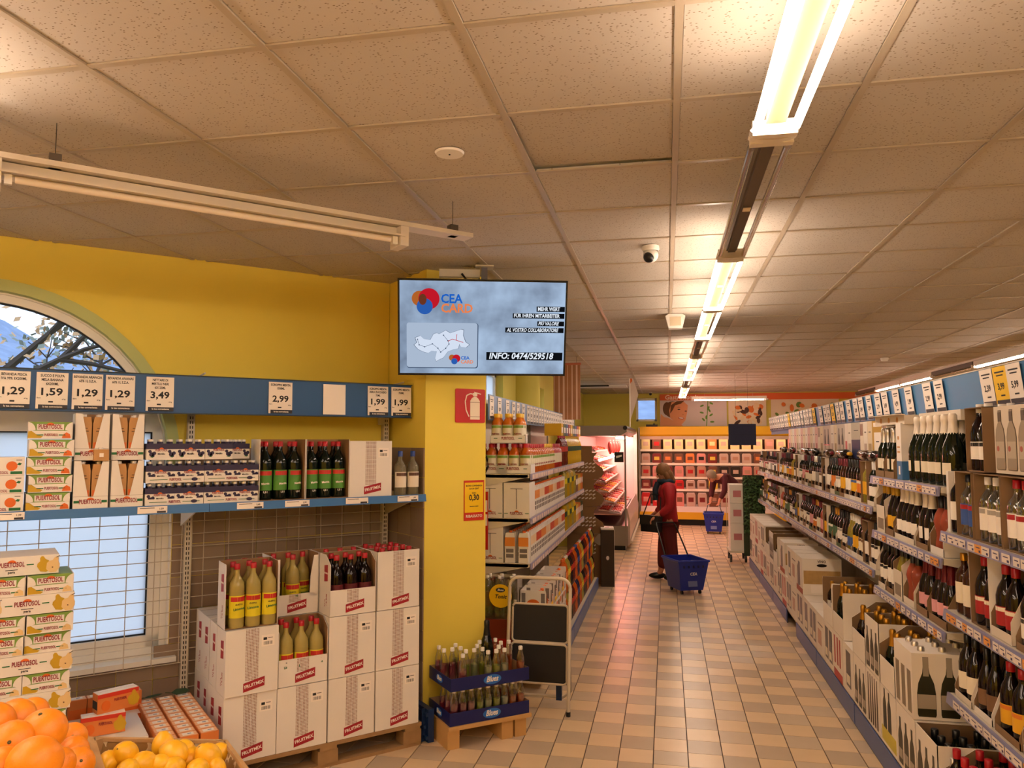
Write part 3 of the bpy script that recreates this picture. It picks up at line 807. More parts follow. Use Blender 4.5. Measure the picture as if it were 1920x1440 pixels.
# little tags in the shelf rail
def rail_tag(u, n, z, w, txts, lb):
    t = T('shelf_tag', rect(w, .036, paper, .001))
    t.a('lettering', txt(txts, .013, ink), 0, (w*.3,-.0015,.004)); t.a('dark_mark', rect(w*.3,.01, mat('tag_footer','2a2a34',.5)), 0, (w*.3,-.0015,-.012)); t.a('print_line', rect(w*.5,.003, ink), 0, (-w*.18,-.0015,.01))
    inst(t, WL(u, n, z), RL, lb, 'price tag')
for u, w, s, lb in ((.061,.126,'1,39','below the peach cartons at the left end'),(.71,.148,'1,59','below the blueberry packs'),(1.229,.15,'3,49','under the second blueberry stack'),(1.505,.148,'2,99','under the first syrup carton'),(1.884,.148,'','under the closed white syrup carton, blank'),(2.235,.148,'1,99','under the two clear syrup bottles')):
    rail_tag(u, .6185, 1.511, w, s or ' ', 'small white shelf tag ' + lb)
# ================================================================ cartons and bottles: builders
def shell(Wd, D, Hh, fh=None, sh=None, slope=True, t=.003, bottom=True, bh=None):
    """open carton, outside slot 0, inside slot 1. fh front height, sh height of the side panels at the front"""
    fh = Hh if fh is None else fh; sh = Hh if sh is None else sh; bh = Hh if bh is None else bh
    mb = MB(); w = Wd/2; d = D/2
    def panel(o, i):           # outer quad list, inner quad list (same order)
        n = len(o)
        mb.m = 0; mb.add(o, [tuple(range(n))])
        mb.m = 1; mb.add(i, [tuple(range(n))[::-1]])
        mb.m = 0
        for k in range(n):
            j = (k+1) % n; mb.add([o[k], i[k], i[j], o[j]], [(0,1,2,3)])
    if fh > 0.001: panel([(-w,-d,0),(w,-d,0),(w,-d,fh),(-w,-d,fh)], [(-w,-d+t,0),(w,-d+t,0),(w,-d+t,fh),(-w,-d+t,fh)])
    panel([(w,d,0),(-w,d,0),(-w,d,bh),(w,d,bh)], [(w,d-t,0),(-w,d-t,0),(-w,d-t,bh),(w,d-t,bh)])
    m_ = -d + (D*.45 if slope else .004)
    prof = [(-d,0),(d,0),(d,Hh),(m_,Hh),(-d,max(sh,.01))] if sh < Hh-.001 else [(-d,0),(d,0),(d,Hh),(-d,Hh)]
    panel([(w,y,z) for y,z in prof], [(w-t,y,z) for y,z in prof])
    prof = prof[::-1]
    panel([(-w,y,z) for y,z in prof], [(-w+t,y,z) for y,z in prof])
    if bottom: mb.m = 1; mb.box(-w+.001,w-.001,-d+.001,d-.001,0,.004)
    return mb
def vband(prof, a_half=PI, seg=8, m=None):
    return MB().lathe(prof, seg, (0,0,0), -PI/2-a_half, -PI/2+a_half).mesh('label', m, smooth=True)

BT = {}
def bottle(kind, glass, cap, lab, lab2=None):
    key = (kind, glass.name, cap.name, lab.name if lab else '', lab2.name if lab2 else '')
    if key in BT: return BT[key]
    sp_ = {'wine': (.0365, .295, [(0,0),(.034,0),(.0365,.004),(.0365,.185),(.033,.205),(.016,.232),(.0145,.245),(.0145,.293),(0,.293)], (.237,.296,.0155), (.06,.15)),
           'burg': (.041, .297, [(0,0),(.038,0),(.041,.005),(.041,.14),(.036,.175),(.022,.215),(.015,.245),(.0145,.293),(0,.293)], (.24,.297,.0155), (.05,.12)),
           'spark': (.044, .31, [(0,0),(.040,0),(.044,.006),(.044,.14),(.038,.18),(.024,.215),(.0165,.25),(.0165,.30),(0,.30)], (.20,.312,None), (.05,.115)),
           'magnum': (.055, .37, [(0,0),(.05,0),(.055,.008),(.055,.17),(.047,.215),(.03,.255),(.019,.30),(.018,.36),(0,.362)], (.255,.372,None), (.06,.12)),
           'spirit': (.04, .285, [(0,0),(.038,0),(.04,.004),(.04,.175),(.035,.195),(.015,.225),(.0135,.235),(.0135,.275),(0,.275)], (.25,.286,.0165), (.05,.15)),
           'vermouth': (.044, .30, [(0,0),(.041,0),(.044,.005),(.044,.17),(.036,.205),(.018,.24),(.016,.255),(.016,.29),(0,.29)], (.262,.302,.0175), (.05,.13)),
           'syrup': (.042, .345, [(0,0),(.04,0),(.042,.005),(.042,.215),(.038,.245),(.02,.275),(.0135,.29),(.0135,.33),(0,.33)], (.315,.345,.0165), (.055,.175)),
           'rose': (.043, .30, [(0,0),(.036,0),(.040,.005),(.036,.05),(.030,.09),(.036,.13),(.042,.165),(.034,.20),(.017,.235),(.0145,.255),(.0145,.295),(0,.295)], (.225,.30,.0175), None),
           'blues': (.027, .205, [(0,0),(.025,0),(.027,.004),(.0265,.10),(.0245,.135),(.014,.172),(.0115,.18),(.0115,.19),(0,.19)], (.183,.205,.0135), (.055,.10)),
           'soda': (.045, .32, [(0,0),(.036,0),(.044,.012),(.045,.06),(.041,.10),(.045,.14),(.045,.21),(.033,.26),(.014,.29),(.0125,.30),(0,.305)], (.297,.32,.0155), (.15,.205)),
           'juice': (.045, .235, [(0,0),(.042,0),(.045,.004),(.045,.145),(.04,.17),(.026,.195),(.022,.20),(.022,.215),(0,.215)], (.205,.237,.026), (.05,.145)),
           'water': (.043, .31, [(0,0),(.036,0),(.043,.01),(.040,.05),(.043,.09),(.040,.13),(.043,.17),(.042,.22),(.028,.27),(.013,.29),(0,.295)], (.288,.31,.015), None)}[kind]
    r, h, prof, cp_, lb = sp_
    prof[0] = (.0005, 0); prof[-1] = (.0005, prof[-1][1])
    small = kind in ('blues',)
    t = T({'syrup':'syrup_bottle','spirit':'spirit_bottle','wine':'wine_bottle','burg':'wine_bottle','rose':'wine_bottle','spark':'sparkling_wine_bottle','magnum':'sparkling_wine_bottle','vermouth':'vermouth_bottle','blues':'small_drink_bottle','soda':'soft_drink_bottle','juice':'juice_bottle','water':'water_bottle'}[kind], MB().lathe(prof, 12 if not kind in ('magnum','syrup') else 16).mesh('glass', glass, smooth=True))
    # body in a neutral name: set by caller
    z0, z1, rc = cp_
    if rc is None:
        k = {'spark': (.0255,.0175,.0185), 'magnum': (.0285,.0195,.0215)}[kind]
        pf = [(k[0],z0),(k[1]+.002,z0+(z1-z0)*.45),(k[1],z0+(z1-z0)*.62),(k[2],z0+(z1-z0)*.68),(k[2],z1-.01),(k[2]*.7,z1),(.0005,z1)]
        t.a('foil', MB().lathe(pf, 12).mesh('foil', cap, smooth=True))
    else:
        t.a('cap', MB().lathe([(rc,z0),(rc,z1-.002),(rc-.002,z1),(.0005,z1)], 10).mesh('cap', cap, smooth=True))
    if lab and lb:
        rr = max(p[0] for p in prof if lb[0]-.02 <= p[1] <= lb[1]+.02) + .0008 if any(lb[0]-.02 <= p[1] <= lb[1]+.02 for p in prof) else r+.0008
        rr = r + .0008
        t.a('label', vband([(rr,lb[0]),(rr,lb[1])], RAD({'juice':180,'soda':180,'blues':180,'spark':48,'magnum':40}.get(kind,80)), 16 if kind in ('juice','soda','blues') else 9, lab))
        if lab2:
            t.a('label_band', vband([(rr+.0006,lb[0]+(lb[1]-lb[0])*.74),(rr+.0006,lb[0]+(lb[1]-lb[0])*.95)], RAD(60), 6, lab2))
    BT[key] = t
    return t
def put_bottle(t, name, loc, rz, lb, group=None, rot=None, scale=1.0, cat='bottle'):
    t.p[0] = (name,) + t.p[0][1:]
    return inst(t, loc, rz, lb, cat, group, rot, None, scale)

def liquid(name, col, tr=.45): return mat(name, col, .08, trans=tr, ior=1.33)
cap_red = mat('red_cap','b01420',.35); cap_blue = mat('blue_cap','1c3f8c',.35); cap_white = mat('white_cap','e6e0d8',.4); cap_black = mat('black_cap','121214',.3)
gold = mat('gold_foil','c08a2c',.3,.75); silver = mat('silver_foil','cfc8be',.28,.8); cream_foil = mat('cream_foil','e8dccb',.35,.1)

# ---------------------------------------------------------------- syrup cartons (front face is local -y)
BW, BD, BH = .288, .178, .352
logo_me = MB().prism([(-.058,-.036),(.058,-.014),(.058,.036),(-.058,.012)], -.0012, 0, 'xz').mesh('logo', redlogo)
side_me = MB().prism([(-.028,-.052),(.028,-.044),(.028,.052),(-.028,.044)], -.0012, 0, 'xz').mesh('logo', redlogo)
logo_tx = txt('FRUITMIX', .025, paper, sx=.98, rot=.19)
side_tx = txt('FRUITMIX', .013, paper)
bc_me = MB().box(-.036,.036,-.001,0,-.03,.03).mesh('sticker', paper)
def syrup_box(kind):
    t = T('syrup_carton')
    if kind == 'closed':
        body = MB().box(-BW/2,BW/2,-BD/2,BD/2,0,BH).mesh('body', card)
    elif kind == 'opentop':
        body = shell(BW,BD,BH).mesh('body', card, brown)
    elif kind == 'low':
        body = shell(BW,BD,BH,fh=.15,sh=.30,slope=True).mesh('body', card, brown)
    elif kind == 'irregular':
        mb = shell(BW,BD,BH,fh=.12,sh=.34,slope=False)
        mb.m = 0; mb.box(-BW/2,-BW/2+.05,-BD/2,-BD/2+.003,.1,.33); mb.prism([(BW/2-.055,.1),(BW/2,.1),(BW/2,.34),(BW/2-.03,.34),(BW/2-.05,.22)], -BD/2,-BD/2+.003,'xz')
        body = mb.mesh('body', card, brown)
    else:
        body = shell(BW,BD,BH,fh=0,sh=.34,slope=False).mesh('body', card, brown)
    t.p[0] = ('syrup_carton', body, -1, (0,0,0), (0,0,0), None)
    fh = {'closed':BH,'opentop':BH,'low':.15,'irregular':.12,'nofront':0}[kind]
    f = -BD/2
    if fh:
        t.a('dotted_stripe', MB().box(-.036,.036,f-.0008,f,.072,fh-.002).mesh('stripe', dots_m), label='brown dotted print')
        l = t.a('logo', logo_me, 0, (.012, f-.001, .05)); t.a('lettering', logo_tx, l, (0,-.0018,0))
        if fh > .3:
            b = t.a('barcode_label', bc_me, 0, (.085, f, BH-.075))
            t.a('barcode', B(-.024,.024,-.0006,0,-.022,-.004, bars_m,'bars'), b, (0,-.001,0)); t.a('print_block', B(-.026,-.006,-.0006,0,.004,.018, ink,'print'), b, (0,-.001,0)); t.a('print_line', B(0,.026,-.0006,0,.012,.016, mat('grey_ink','7a726c',.6),'print'), b, (0,-.001,0))
    if kind in ('closed',):
        t.a('flap_seam', B(-BW/2+.002,BW/2-.002,-.0012,.0012,BH,BH+.0008, mat('seam_shadow','9a8f84',.8),'seam'))
    l = t.a('side_logo', side_me, 0, (-BW/2, -.02, .245), (0,0,RAD(-90))); t.a('lettering', side_tx, l, (0,-.0015,0))
    t.a('side_print', txt('1 lt. SLIM', .018, redlogo, rot=PI/2), 0, (-BW/2-.001, -.03, .09), (0,0,RAD(-90)))
    t.a('side_print', txt('6 x 1 lt.', .014, redlogo, rot=PI/2), 0, (-BW/2-.001, -.005, .07), (0,0,RAD(-90)))
    return t
SB = {k: syrup_box(k) for k in ('closed','opentop','low','irregular','nofront')}
ucol = [1.213, 1.507, 1.803, 2.10]
NF = .778
def nrow(r): return NF - BD/2 - .0015 - r*.180
PZ = .141
rowz = [PZ, PZ+.356, PZ+.712]
cn = ['first','second','third','fourth']
pal_z = PZ
# pallet
def pallet(Wd, D, Hh, boards=5, blk=3):
    t = T('wooden_pallet')
    bw = .1
    for k in range(boards):
        y = -D/2 + bw/2 + (D-bw)*k/(boards-1)
        t.a('top_board', B(-Wd/2,Wd/2,-bw/2,bw/2,-.022,0, wood,'board'), 0, (0,y,Hh))
    for k in range(blk):
        x = -Wd/2+.06+(Wd-.12)*k/(blk-1)
        t.a('cross_board', B(-.05,.05,-D/2,D/2,-.02,0, wood,'board'), 0, (x,0,Hh-.022))
        for j in range(3):
            y = -D/2+.06+(D-.12)*j/2
            t.a('block', B(-.06,.06,-.055,.055,0,Hh-.062, wood,'block'), 0, (x,y,.02))
    for j in range(3):
        y = -D/2+.06+(D-.12)*j/2
        t.a('bottom_board', B(-Wd/2,Wd/2,-.05,.05,0,.02, wood,'board'), 0, (0,y,.0))
    return t
inst(pallet(1.20, .71, .14), WL(1.665, .425, 0), RL, 'wooden pallet under the stacked white syrup cartons', 'pallet')
def sb(kind, c, r, lvl, lb, dz=0, du=0, dn=0, rz=0, group=None):
    inst(SB[kind], WL(ucol[c]+du, nrow(r)+dn, rowz[lvl]+dz), RL+rz, lb, 'carton', group)
lv = ['bottom', 'middle', 'top']
for c in range(4):
    sb('closed', c, 0, 0, 'closed white syrup carton, bottom front layer, %s stack from the left' % cn[c], rz=RAD([1,-.5,.6,0][c]))
sb('closed', 0, 0, 1, 'closed white syrup carton carrying the loose lemon bottles', rz=RAD(1.2), dn=.012)
sb('low', 1, 0, 1, 'cut open white syrup carton with lemon bottles between two closed columns')
sb('closed', 2, 0, 1, 'closed white syrup carton under the open box of dark bottles')
sb('closed', 3, 0, 1, 'closed white syrup carton in the middle of the right-hand column')
sb('nofront', 0, 0, 2, 'top left syrup carton with its front cut away, holding lemon bottles', rz=RAD(-1), dn=-.01)
sb('irregular', 1, 1, 2, 'torn open syrup carton standing behind at the top of the second column', rz=RAD(2))
sb('low', 2, 0, 2, 'low fronted syrup carton of dark bottles on top of the third column')
sb('opentop', 3, 0, 2, 'open topped syrup carton with red caps showing, top right of the stack')
dep = ['', 'second', 'third', 'fourth']
for r in (1,2,3):
    sb('closed', 0, r, 0, 'closed white syrup carton, bottom layer, %s deep along the left side' % dep[r], rz=RAD([0,1.5,-1,1][r]))
    sb('closed', 0, r, 1, 'closed white syrup carton, middle layer, %s deep along the left side' % dep[r], rz=RAD([0,-1,1.2,.5][r]), dn=[0,.01,-.01,.004][r])
for r in (1,2):
    for c in (1,2,3):
        for l in (0,1):
            sb('closed', c, r, l, 'hidden white syrup carton inside the stack', group='inner syrup cartons of the stack')
for c in (2,3): sb('opentop', c, 1, 2, 'open topped syrup carton in the second row behind the %s column' % cn[c])
# bottles in the stack
lem = liquid('lemon_syrup','d6c270',.45); drk = mat('dark_syrup','100608',.08); mint = mat('mint_dark_glass','0a140c',.07)
def two(m1): return m1
lab_y = mat('lemon_label','e0cf24',.5); lab_g = mat('mint_label','4f8a34',.5); lab_r = mat('label_red_flag','c02a26',.5)
lem_b = bottle('syrup', lem, cap_red, lab_y, lab_r); drk_b = bottle('syrup', drk, cap_red, mat('berry_label','5a1420',.5)); mint_b = bottle('syrup', mint, cap_red, lab_g, lab_r)
tx_lim = txt('Limone', .02, green_ink, rot=.1)
lem_b.a('lettering', tx_lim, 0, (0,-.0445,.105)); lem_b.a('lettering', txt('GUSTO', .012, ink), 0, (0,-.0445,.128))
mint_b.a('lettering', txt('Menta', .018, paper, rot=.1), 0, (0,-.0445,.095)); mint_b.a('volume_print', txt('1,5 l', .015, paper), 0, (0,-.0437,.045))
def row_bottles(t, nm, u, n, z, cols, rows, lbs, group, dz=0, pitch=.0895, rzj=True, drop=()):
    k = 0
    for r in range(rows):
        for c in range(cols):
            if (r, c) in drop: continue
            put_bottle(t, nm, WL(u+(c-(cols-1)/2)*pitch, n-r*.09, z), RL+(rnd.uniform(-.25,.25) if rzj else 0), lbs + ', %s row, %s' % (('front','rear')[r], ('left','middle','right')[c]))
row_bottles(lem_b, 'syrup_bottle', ucol[0]+.012, nrow(0)+.046, rowz[2]+.004, 3, 2, 'lemon syrup bottle in the top left cut away carton', 'lemon syrup bottles of the top left carton')
row_bottles(lem_b, 'syrup_bottle', ucol[0]+.012, nrow(1)+.04, rowz[2]+.004, 3, 1, 'lemon syrup bottle behind the top left cut away carton', 'lemon syrup bottles behind the top left carton')
row_bottles(lem_b, 'syrup_bottle', ucol[1], nrow(0)+.043, rowz[1]+.004, 3, 2, 'lemon syrup bottle in the low cut carton of the second column', 'lemon syrup bottles of the second column')
row_bottles(lem_b, 'syrup_bottle', ucol[1], nrow(1)+.043, rowz[2]+.004, 3, 2, 'lemon syrup bottle in the torn open top carton', 'lemon syrup bottles of the torn carton', drop=((0,0),(0,2)))
row_bottles(drk_b, 'syrup_bottle', ucol[2], nrow(0)+.043, rowz[2]+.004, 3, 2, 'dark berry syrup bottle in the low fronted top carton', 'dark syrup bottles of the third column')
row_bottles(drk_b, 'syrup_bottle', ucol[3], nrow(0)+.043, rowz[2]+.004+.02, 3, 2, 'syrup bottle whose red cap shows in the top right carton', 'bottles of the top right syrup carton')
row_bottles(drk_b, 'syrup_bottle', ucol[3], nrow(1)+.043, rowz[2]+.02, 3, 2, 'syrup bottle showing a red cap behind the top right carton', 'bottles behind the top right syrup carton')
row_bottles(drk_b, 'syrup_bottle', ucol[2], nrow(1)+.043, rowz[2]+.02, 3, 1, 'syrup bottle showing a red cap behind the dark bottle carton', 'bottles behind the dark syrup carton')

# ---------------------------------------------------------------- shelf goods of the wall rack
ZS = 1.532
yel_pear = mat('pear_yellow','c09a1c',.55); cream_fl = mat('fruit_flesh','dfc088',.55); or_print = mat('orange_print','d8661c',.5); green_l = mat('light_green_print','7a9a44',.5); purple = mat('blueberry_print','2c2244',.5)
puer = mat('maroon_letters','8c2430',.5); stemm = mat('stem_print','3a2c1c',.6)
tx_pu = txtw('PUERTOSOL', .032, puer, .105); tx_pus = txtw('PUERTOSOL', .019, puer, .062)
def sun(r): return MB().prism([(r*1.3*math.cos(PI*k/10), r*math.sin(PI*k/10)) for k in range(11)], -.0006, 0, 'xz').mesh('sun', or_print)
sunm = sun(.014); suns = sun(.009)
pear_poly = [(-.03,0),(-.022,-.028),(0,-.038),(.022,-.03),(.03,-.006),(.024,.012),(.012,.024),(.008,.038),(0,.042),(-.008,.036),(-.012,.02),(-.025,.012)]
pearA = MB().prism(pear_poly, -.0007, 0, 'xz').mesh('print', yel_pear); pearB = MB().prism(pear_poly, -.0007, 0, 'xz').mesh('print', cream_fl)
gb = rect(.03,.005, green_ink)
def pack_long(Wd, D, Hh, fruit='pear'):
    t = T('juice_carton_case', MB().box(-Wd/2,Wd/2,-D/2,D/2,0,Hh).mesh('body', card))
    f = -D/2-.0008; zc = Hh*.55
    l = t.a('logo', tx_pu, 0, (0,f-.0006,zc+.003)); t.a('logo_sun', sunm, 0, (0,f+.0004,zc+.012)); t.a('green_bar', gb, 0, (-.075,f,zc)); t.a('green_bar', gb, 0, (.075,f,zc))
    t.a('lettering', txt(fruit, .016, ink), 0, (0,f-.0004,Hh*.2)); t.a('print_line', rect(.05,.003, ink), 0, (0,f,Hh*.32))
    if fruit == 'pera':
        for s in (-1,1):
            t.a('pear_print', pearA, 0, (s*.15-.018, f, Hh*.5), (0,RAD(-15),0)); p = t.a('cut_pear_print', pearB, 0, (s*.15+.022, f-.001, Hh*.45), (0,RAD(20),0)); t.a('seed_print', rect(.006,.005, mat('seed_brown','5a3418',.6)), p, (0,-.001,-.012))
            t.a('stem_print', rect(.016,.003, stemm), 0, (s*.15+.04,f-.0012,Hh*.88), (0,RAD(-30),0))
    return t
def pack_tray(Wd, D, Hh, top=None, a=None, b=None):
    top = top or green_l
    t = T('juice_carton_tray', MB().box(-Wd/2,Wd/2,-D/2,D/2,0,Hh*.46).box(-Wd/2,-Wd/2+.004,-D/2,D/2,0,Hh*.96).box(Wd/2-.004,Wd/2,-D/2,D/2,0,Hh*.96).mesh('tray', card))
    ear = [(-Wd/2,Hh*.4)] + [(-Wd/2+.035*math.cos(k*PI/12*1.0), Hh*.5+ (Hh*.45)*math.sin(k*PI/12)) for k in range(7)] + [(-Wd/2,Hh*.96)]
    t.a('tray_ear', MB().prism(ear, -D/2, -D/2+.003, 'xz').mesh('ear', card)); t.a('tray_ear', MB().prism([(-x,z) for x,z in ear][::-1], -D/2, -D/2+.003, 'xz').mesh('ear', card))
    t.a('packs', MB().box(-Wd/2+.006,Wd/2-.006,-D/2+.006,D/2-.006,.01,Hh*.97).mesh('packs', top), label='printed juice packs inside')
    f = -D/2
    t.a('pack_panel', B(-Wd*.3,Wd*.3,f+.0045,f+.006,Hh*.5,Hh*.84, card,'panel')); t.a('logo', tx_pu, 0, (0,f+.003,Hh*.68)); t.a('logo_sun', sunm, 0, (0,f+.0042,Hh*.76))
    t.a('logo_small', tx_pus, 0, (.005,f-.0012,Hh*.22)); t.a('green_bar', gb, 0, (-.045,f-.0004,Hh*.22)); t.a('green_bar', gb, 0, (.052,f-.0004,Hh*.22))
    if a: t.a('fruit_print', MB().prism([(-.035,0),(.02,0),(.03,.008),(.0,.02),(-.02,.036),(-.034,.034)], -.0007,0,'xz').mesh('print', a), 0, (-Wd*.31,f-.0003,.004))
    if b: t.a('fruit_print', MB().prism([(-.02,0),(.02,0),(.016,.02),(.0,.03),(-.016,.018)], -.0007,0,'xz').mesh('print', b), 0, (Wd*.36,f-.0003,.004))
    return t
TR = pack_tray(.2,.2,.09, green_l, yel_pear, or_print)
for k in range(5):
    inst(TR, WL(.225+(.003 if k%2 else -.002), .6-.1, ZS+.0905*k), RL+RAD([0,1,-1,.5,-2][k]), 'banana and apple juice tray, %s in its stack of five' % ['lowest','second','middle','fourth','topmost'][k], 'juice tray')
PK = T('juice_carton_case', MB().box(-.1,.1,-.1,.1,0,.089).mesh('body', card))
PK.a('peach_print', MB().prism([(.024*math.cos(2*PI*k/16), .024*math.sin(2*PI*k/16)) for k in range(16)], -.0007,0,'xz').mesh('print', or_print), 0, (.045,-.1,.045))
PK.a('leaf_print', MB().prism([(0,0),(.015,-.004),(.022,.006),(.01,.01)], -.0007,0,'xz').mesh('print', green_ink), 0, (.065,-.1005,.052)); PK.a('green_bar', rect(.05,.014, green_ink), 0, (.065,-.1006,.012)); PK.a('logo', tx_pus, 0, (-.0,-.1008,.012)); PK.a('print_line', rect(.025,.003, ink), 0, (.075,-.1004,.075))
for k in range(3):
    inst(PK, WL(.016, .5, ZS+.0905*k), RL, 'peach juice case, %s of the stack of three at the left end of the shelf' % ['lowest','middle','top'][k], 'juice case')
# V cut cartons
jcar = mat('kraft_drink_pack','b98a54',.6)
VB = T('display_carton', shell(.162,.18,.247,fh=.06,sh=.247,slope=False).mesh('body', card, brown))
vl = MB(); vl.prism([(-.081,.06),(-.012,.06),(-.05,.247),(-.081,.247)], -.09,-.087,'xz'); vl.prism([(.012,.06),(.081,.06),(.081,.247),(.05,.247)], -.09,-.087,'xz')
VB.a('cut_front', vl.mesh('front', card)); VB.a('logo', tx_pu, 0, (0,-.0915,.034)); VB.a('logo_sun', sunm, 0, (0,-.0905,.042)); VB.a('green_bar', rect(.026,.013, green_ink), 0, (-.064,-.0905,.035)); VB.a('green_bar', rect(.026,.013, green_ink), 0, (.064,-.0905,.035)); VB.a('crease', rect(.16,.0015, mat('seam_shadow','9a8f84',.8)), 0, (0,-.0903,.062))
JC = T('drink_pack', MB().prism([(-.034,0),(.034,0),(.034,.19),(.028,.225),(-.028,.225),(-.034,.19)], -.034,.034,'xz').mesh('pack', jcar))
JC.a('screw_cap', MB().lathe([(.012,.225),(.012,.238),(.0005,.238)],10).mesh('cap', cap_white)); JC.a('orange_print', B(-.03,.03,-.0347,-.034,.03,.09, or_print,'print')); JC.a('print_line', rect(.04,.003, ink), 0, (0,-.0343,.15)); JC.a('print_line', rect(.03,.003, ink), 0, (0,-.0343,.165))
vpos = [(.413,0,'lower left'),(.584,0,'lower right'),(.413,1,'upper left'),(.584,1,'upper right')]
for u, l, nm in vpos:
    z = ZS+.2495*l; n = .6-.09-(.03 if l else 0)
    inst(VB, WL(u, n, z), RL, '%s white display carton with a V shaped cut' % nm, 'carton')
    for s in (-1,1):
        inst(JC, WL(u+s*.037, n+.045, z+.004), RL, 'brown juice pack in the %s V cut carton' % nm, 'juice pack', 'juice packs in the %s V cut carton' % nm)
        inst(JC, WL(u+s*.037, n-.03, z+.004), RL, 'brown juice pack in the %s V cut carton' % nm, 'juice pack', 'juice packs in the %s V cut carton' % nm)
tb = T('drink_pack', MB().box(-.035,.035,-.04,.04,0,.06).mesh('pack', jcar)); tb.a('tag', rect(.02,.02, paper), 0, (0,-.0405,.03)); tb.a('screw_cap', MB().lathe([(.012,.06),(.012,.07),(.0005,.07)],10).mesh('cap', cap_white))
inst(tb, WL(.455, .575, ZS+.247), RL, 'small brown pack lying on top of the lower left V cut carton', 'juice pack')
# blueberry nectar packs
BB = T('nectar_bottle_pack', MB().box(-.075,.075,-.055,.055,.0,.088).mesh('sleeve', card))
BB.a('purple_top', B(-.0755,.0755,-.0555,.0555,.058,.0885, purple,'band'));
for s in (-1,1):
    bb = MB()
    for dx, dz, r in ((0,0,.012),(.014,.006,.010),(-.008,.016,.009),(.008,-.008,.008)): bb.prism([(dx+r*math.cos(k*PI/5), dz+r*math.sin(k*PI/5)) for k in range(10)], -.0007,0,'xz')
    BB.a('berry_print', bb.mesh('print', purple), 0, (s*.05,-.0556,.03)); BB.a('leaf_print', MB().prism([(0,0),(.018,-.004),(.02,.004)], -.0009,0,'xz').mesh('print', green_ink), 0, (s*.05-.01,-.0557,.016))
BB.a('logo', tx_pus, 0, (0,-.0563,.052)); BB.a('logo_sun', suns, 0, (0,-.0558,.058)); BB.a('lettering', txt('Mirtillo', .013, ink), 0, (0,-.0563,.032))
cap_w = MB().lathe([(.0125,0),(.0125,.012),(.0005,.013)],8).mesh('cap', mat('jar_cap_white','e6e0da',.3,.3), smooth=True)
neck = MB().lathe([(.013,-.012),(.0115,0)],8).mesh('neck', purple)
for i in range(3):
    for j in range(2): BB.a('bottle_cap', cap_w, 0, (-.05+.05*i,-.027+.054*j,.1)); BB.a('bottle_neck', neck, 0, (-.05+.05*i,-.027+.054*j,.1))
BTY = T('tray', shell(.3,.23,.034,t=.002).mesh('tray', card, brown)); BTY.a('logo', tx_pus, 0, (0,-.1165,.017)); BTY.a('green_line', rect(.09,.003, green_ink), 0, (-.085,-.1155,.017)); BTY.a('green_line', rect(.09,.003, green_ink), 0, (.085,-.1155,.017)); BTY.a('oval_print', disc(.012,16,1.4,.8,purple), 0, (.1,-.1165,.017))
ln = ['bottom','middle','top']
for c, uc in enumerate((.824, 1.127)):
    for l in range(3):
        if not (c == 1 and l == 2):
            z = ZS + .122*l
            if l < 2: inst(BTY, WL(uc, .6-.117, z), RL, '%s cardboard tray of the %s blueberry nectar stack' % (ln[l], ('left','right')[c]), 'tray')
            for s in (-1, 1):
                inst(BB, WL(uc+s*.0755, .6-.117+.057, z+.004), RL, '%s blueberry nectar pack, %s layer of the %s stack' % (('left','right')[s>0], ln[l], ('left','right')[c]), 'nectar pack')
        else:
            z = ZS+.122*2
            inst(BB, WL(uc-.075, .6-.06, z+.004), RL, 'left blueberry nectar pack topmost on the right stack', 'nectar pack')
            inst(BB, WL(uc+.03, .6-.115, z+.004), RL+RAD(12), 'slightly turned blueberry nectar pack topmost on the right stack', 'nectar pack')
# mint syrup cartons on the shelf
MC = T('display_carton', shell(.275,.19,.362,fh=0,sh=.362,slope=False).mesh('body', card, brown))
inst(MC, WL(1.42, .6-.1, ZS), RL, 'open fronted carton of mint syrup beside the blueberry packs', 'carton')
inst(MC, WL(1.70, .6-.1, ZS), RL, 'open fronted carton of mint syrup beside the closed white carton', 'carton')
row_bottles(mint_b, 'syrup_bottle', 1.42, .6-.065, ZS+.004, 3, 2, 'green labelled mint syrup bottle, carton beside the blueberry packs', 'mint syrup bottles, first carton', pitch=.088)
row_bottles(mint_b, 'syrup_bottle', 1.70, .6-.065, ZS+.004, 3, 2, 'green labelled mint syrup bottle, carton beside the closed white carton', 'mint syrup bottles, second carton', pitch=.088)
inst(SB['closed'], WL(1.987, .6-.1, ZS), RL, 'closed white syrup carton standing on the shelf', 'carton')
CS = bottle('spirit', liquid('clear_syrup','d8d2b0',.8), cap_blue, mat('white_brown_label','ded4c2',.5), mat('brown_band','5a3a2c',.5))
inst(CS, WL(2.205, .56, ZS), RL, 'clear syrup bottle with blue cap, left one of the pair by the pillar', 'bottle')
inst(CS, WL(2.295, .56, ZS), RL, 'clear syrup bottle with blue cap, right one of the pair by the pillar', 'bottle')

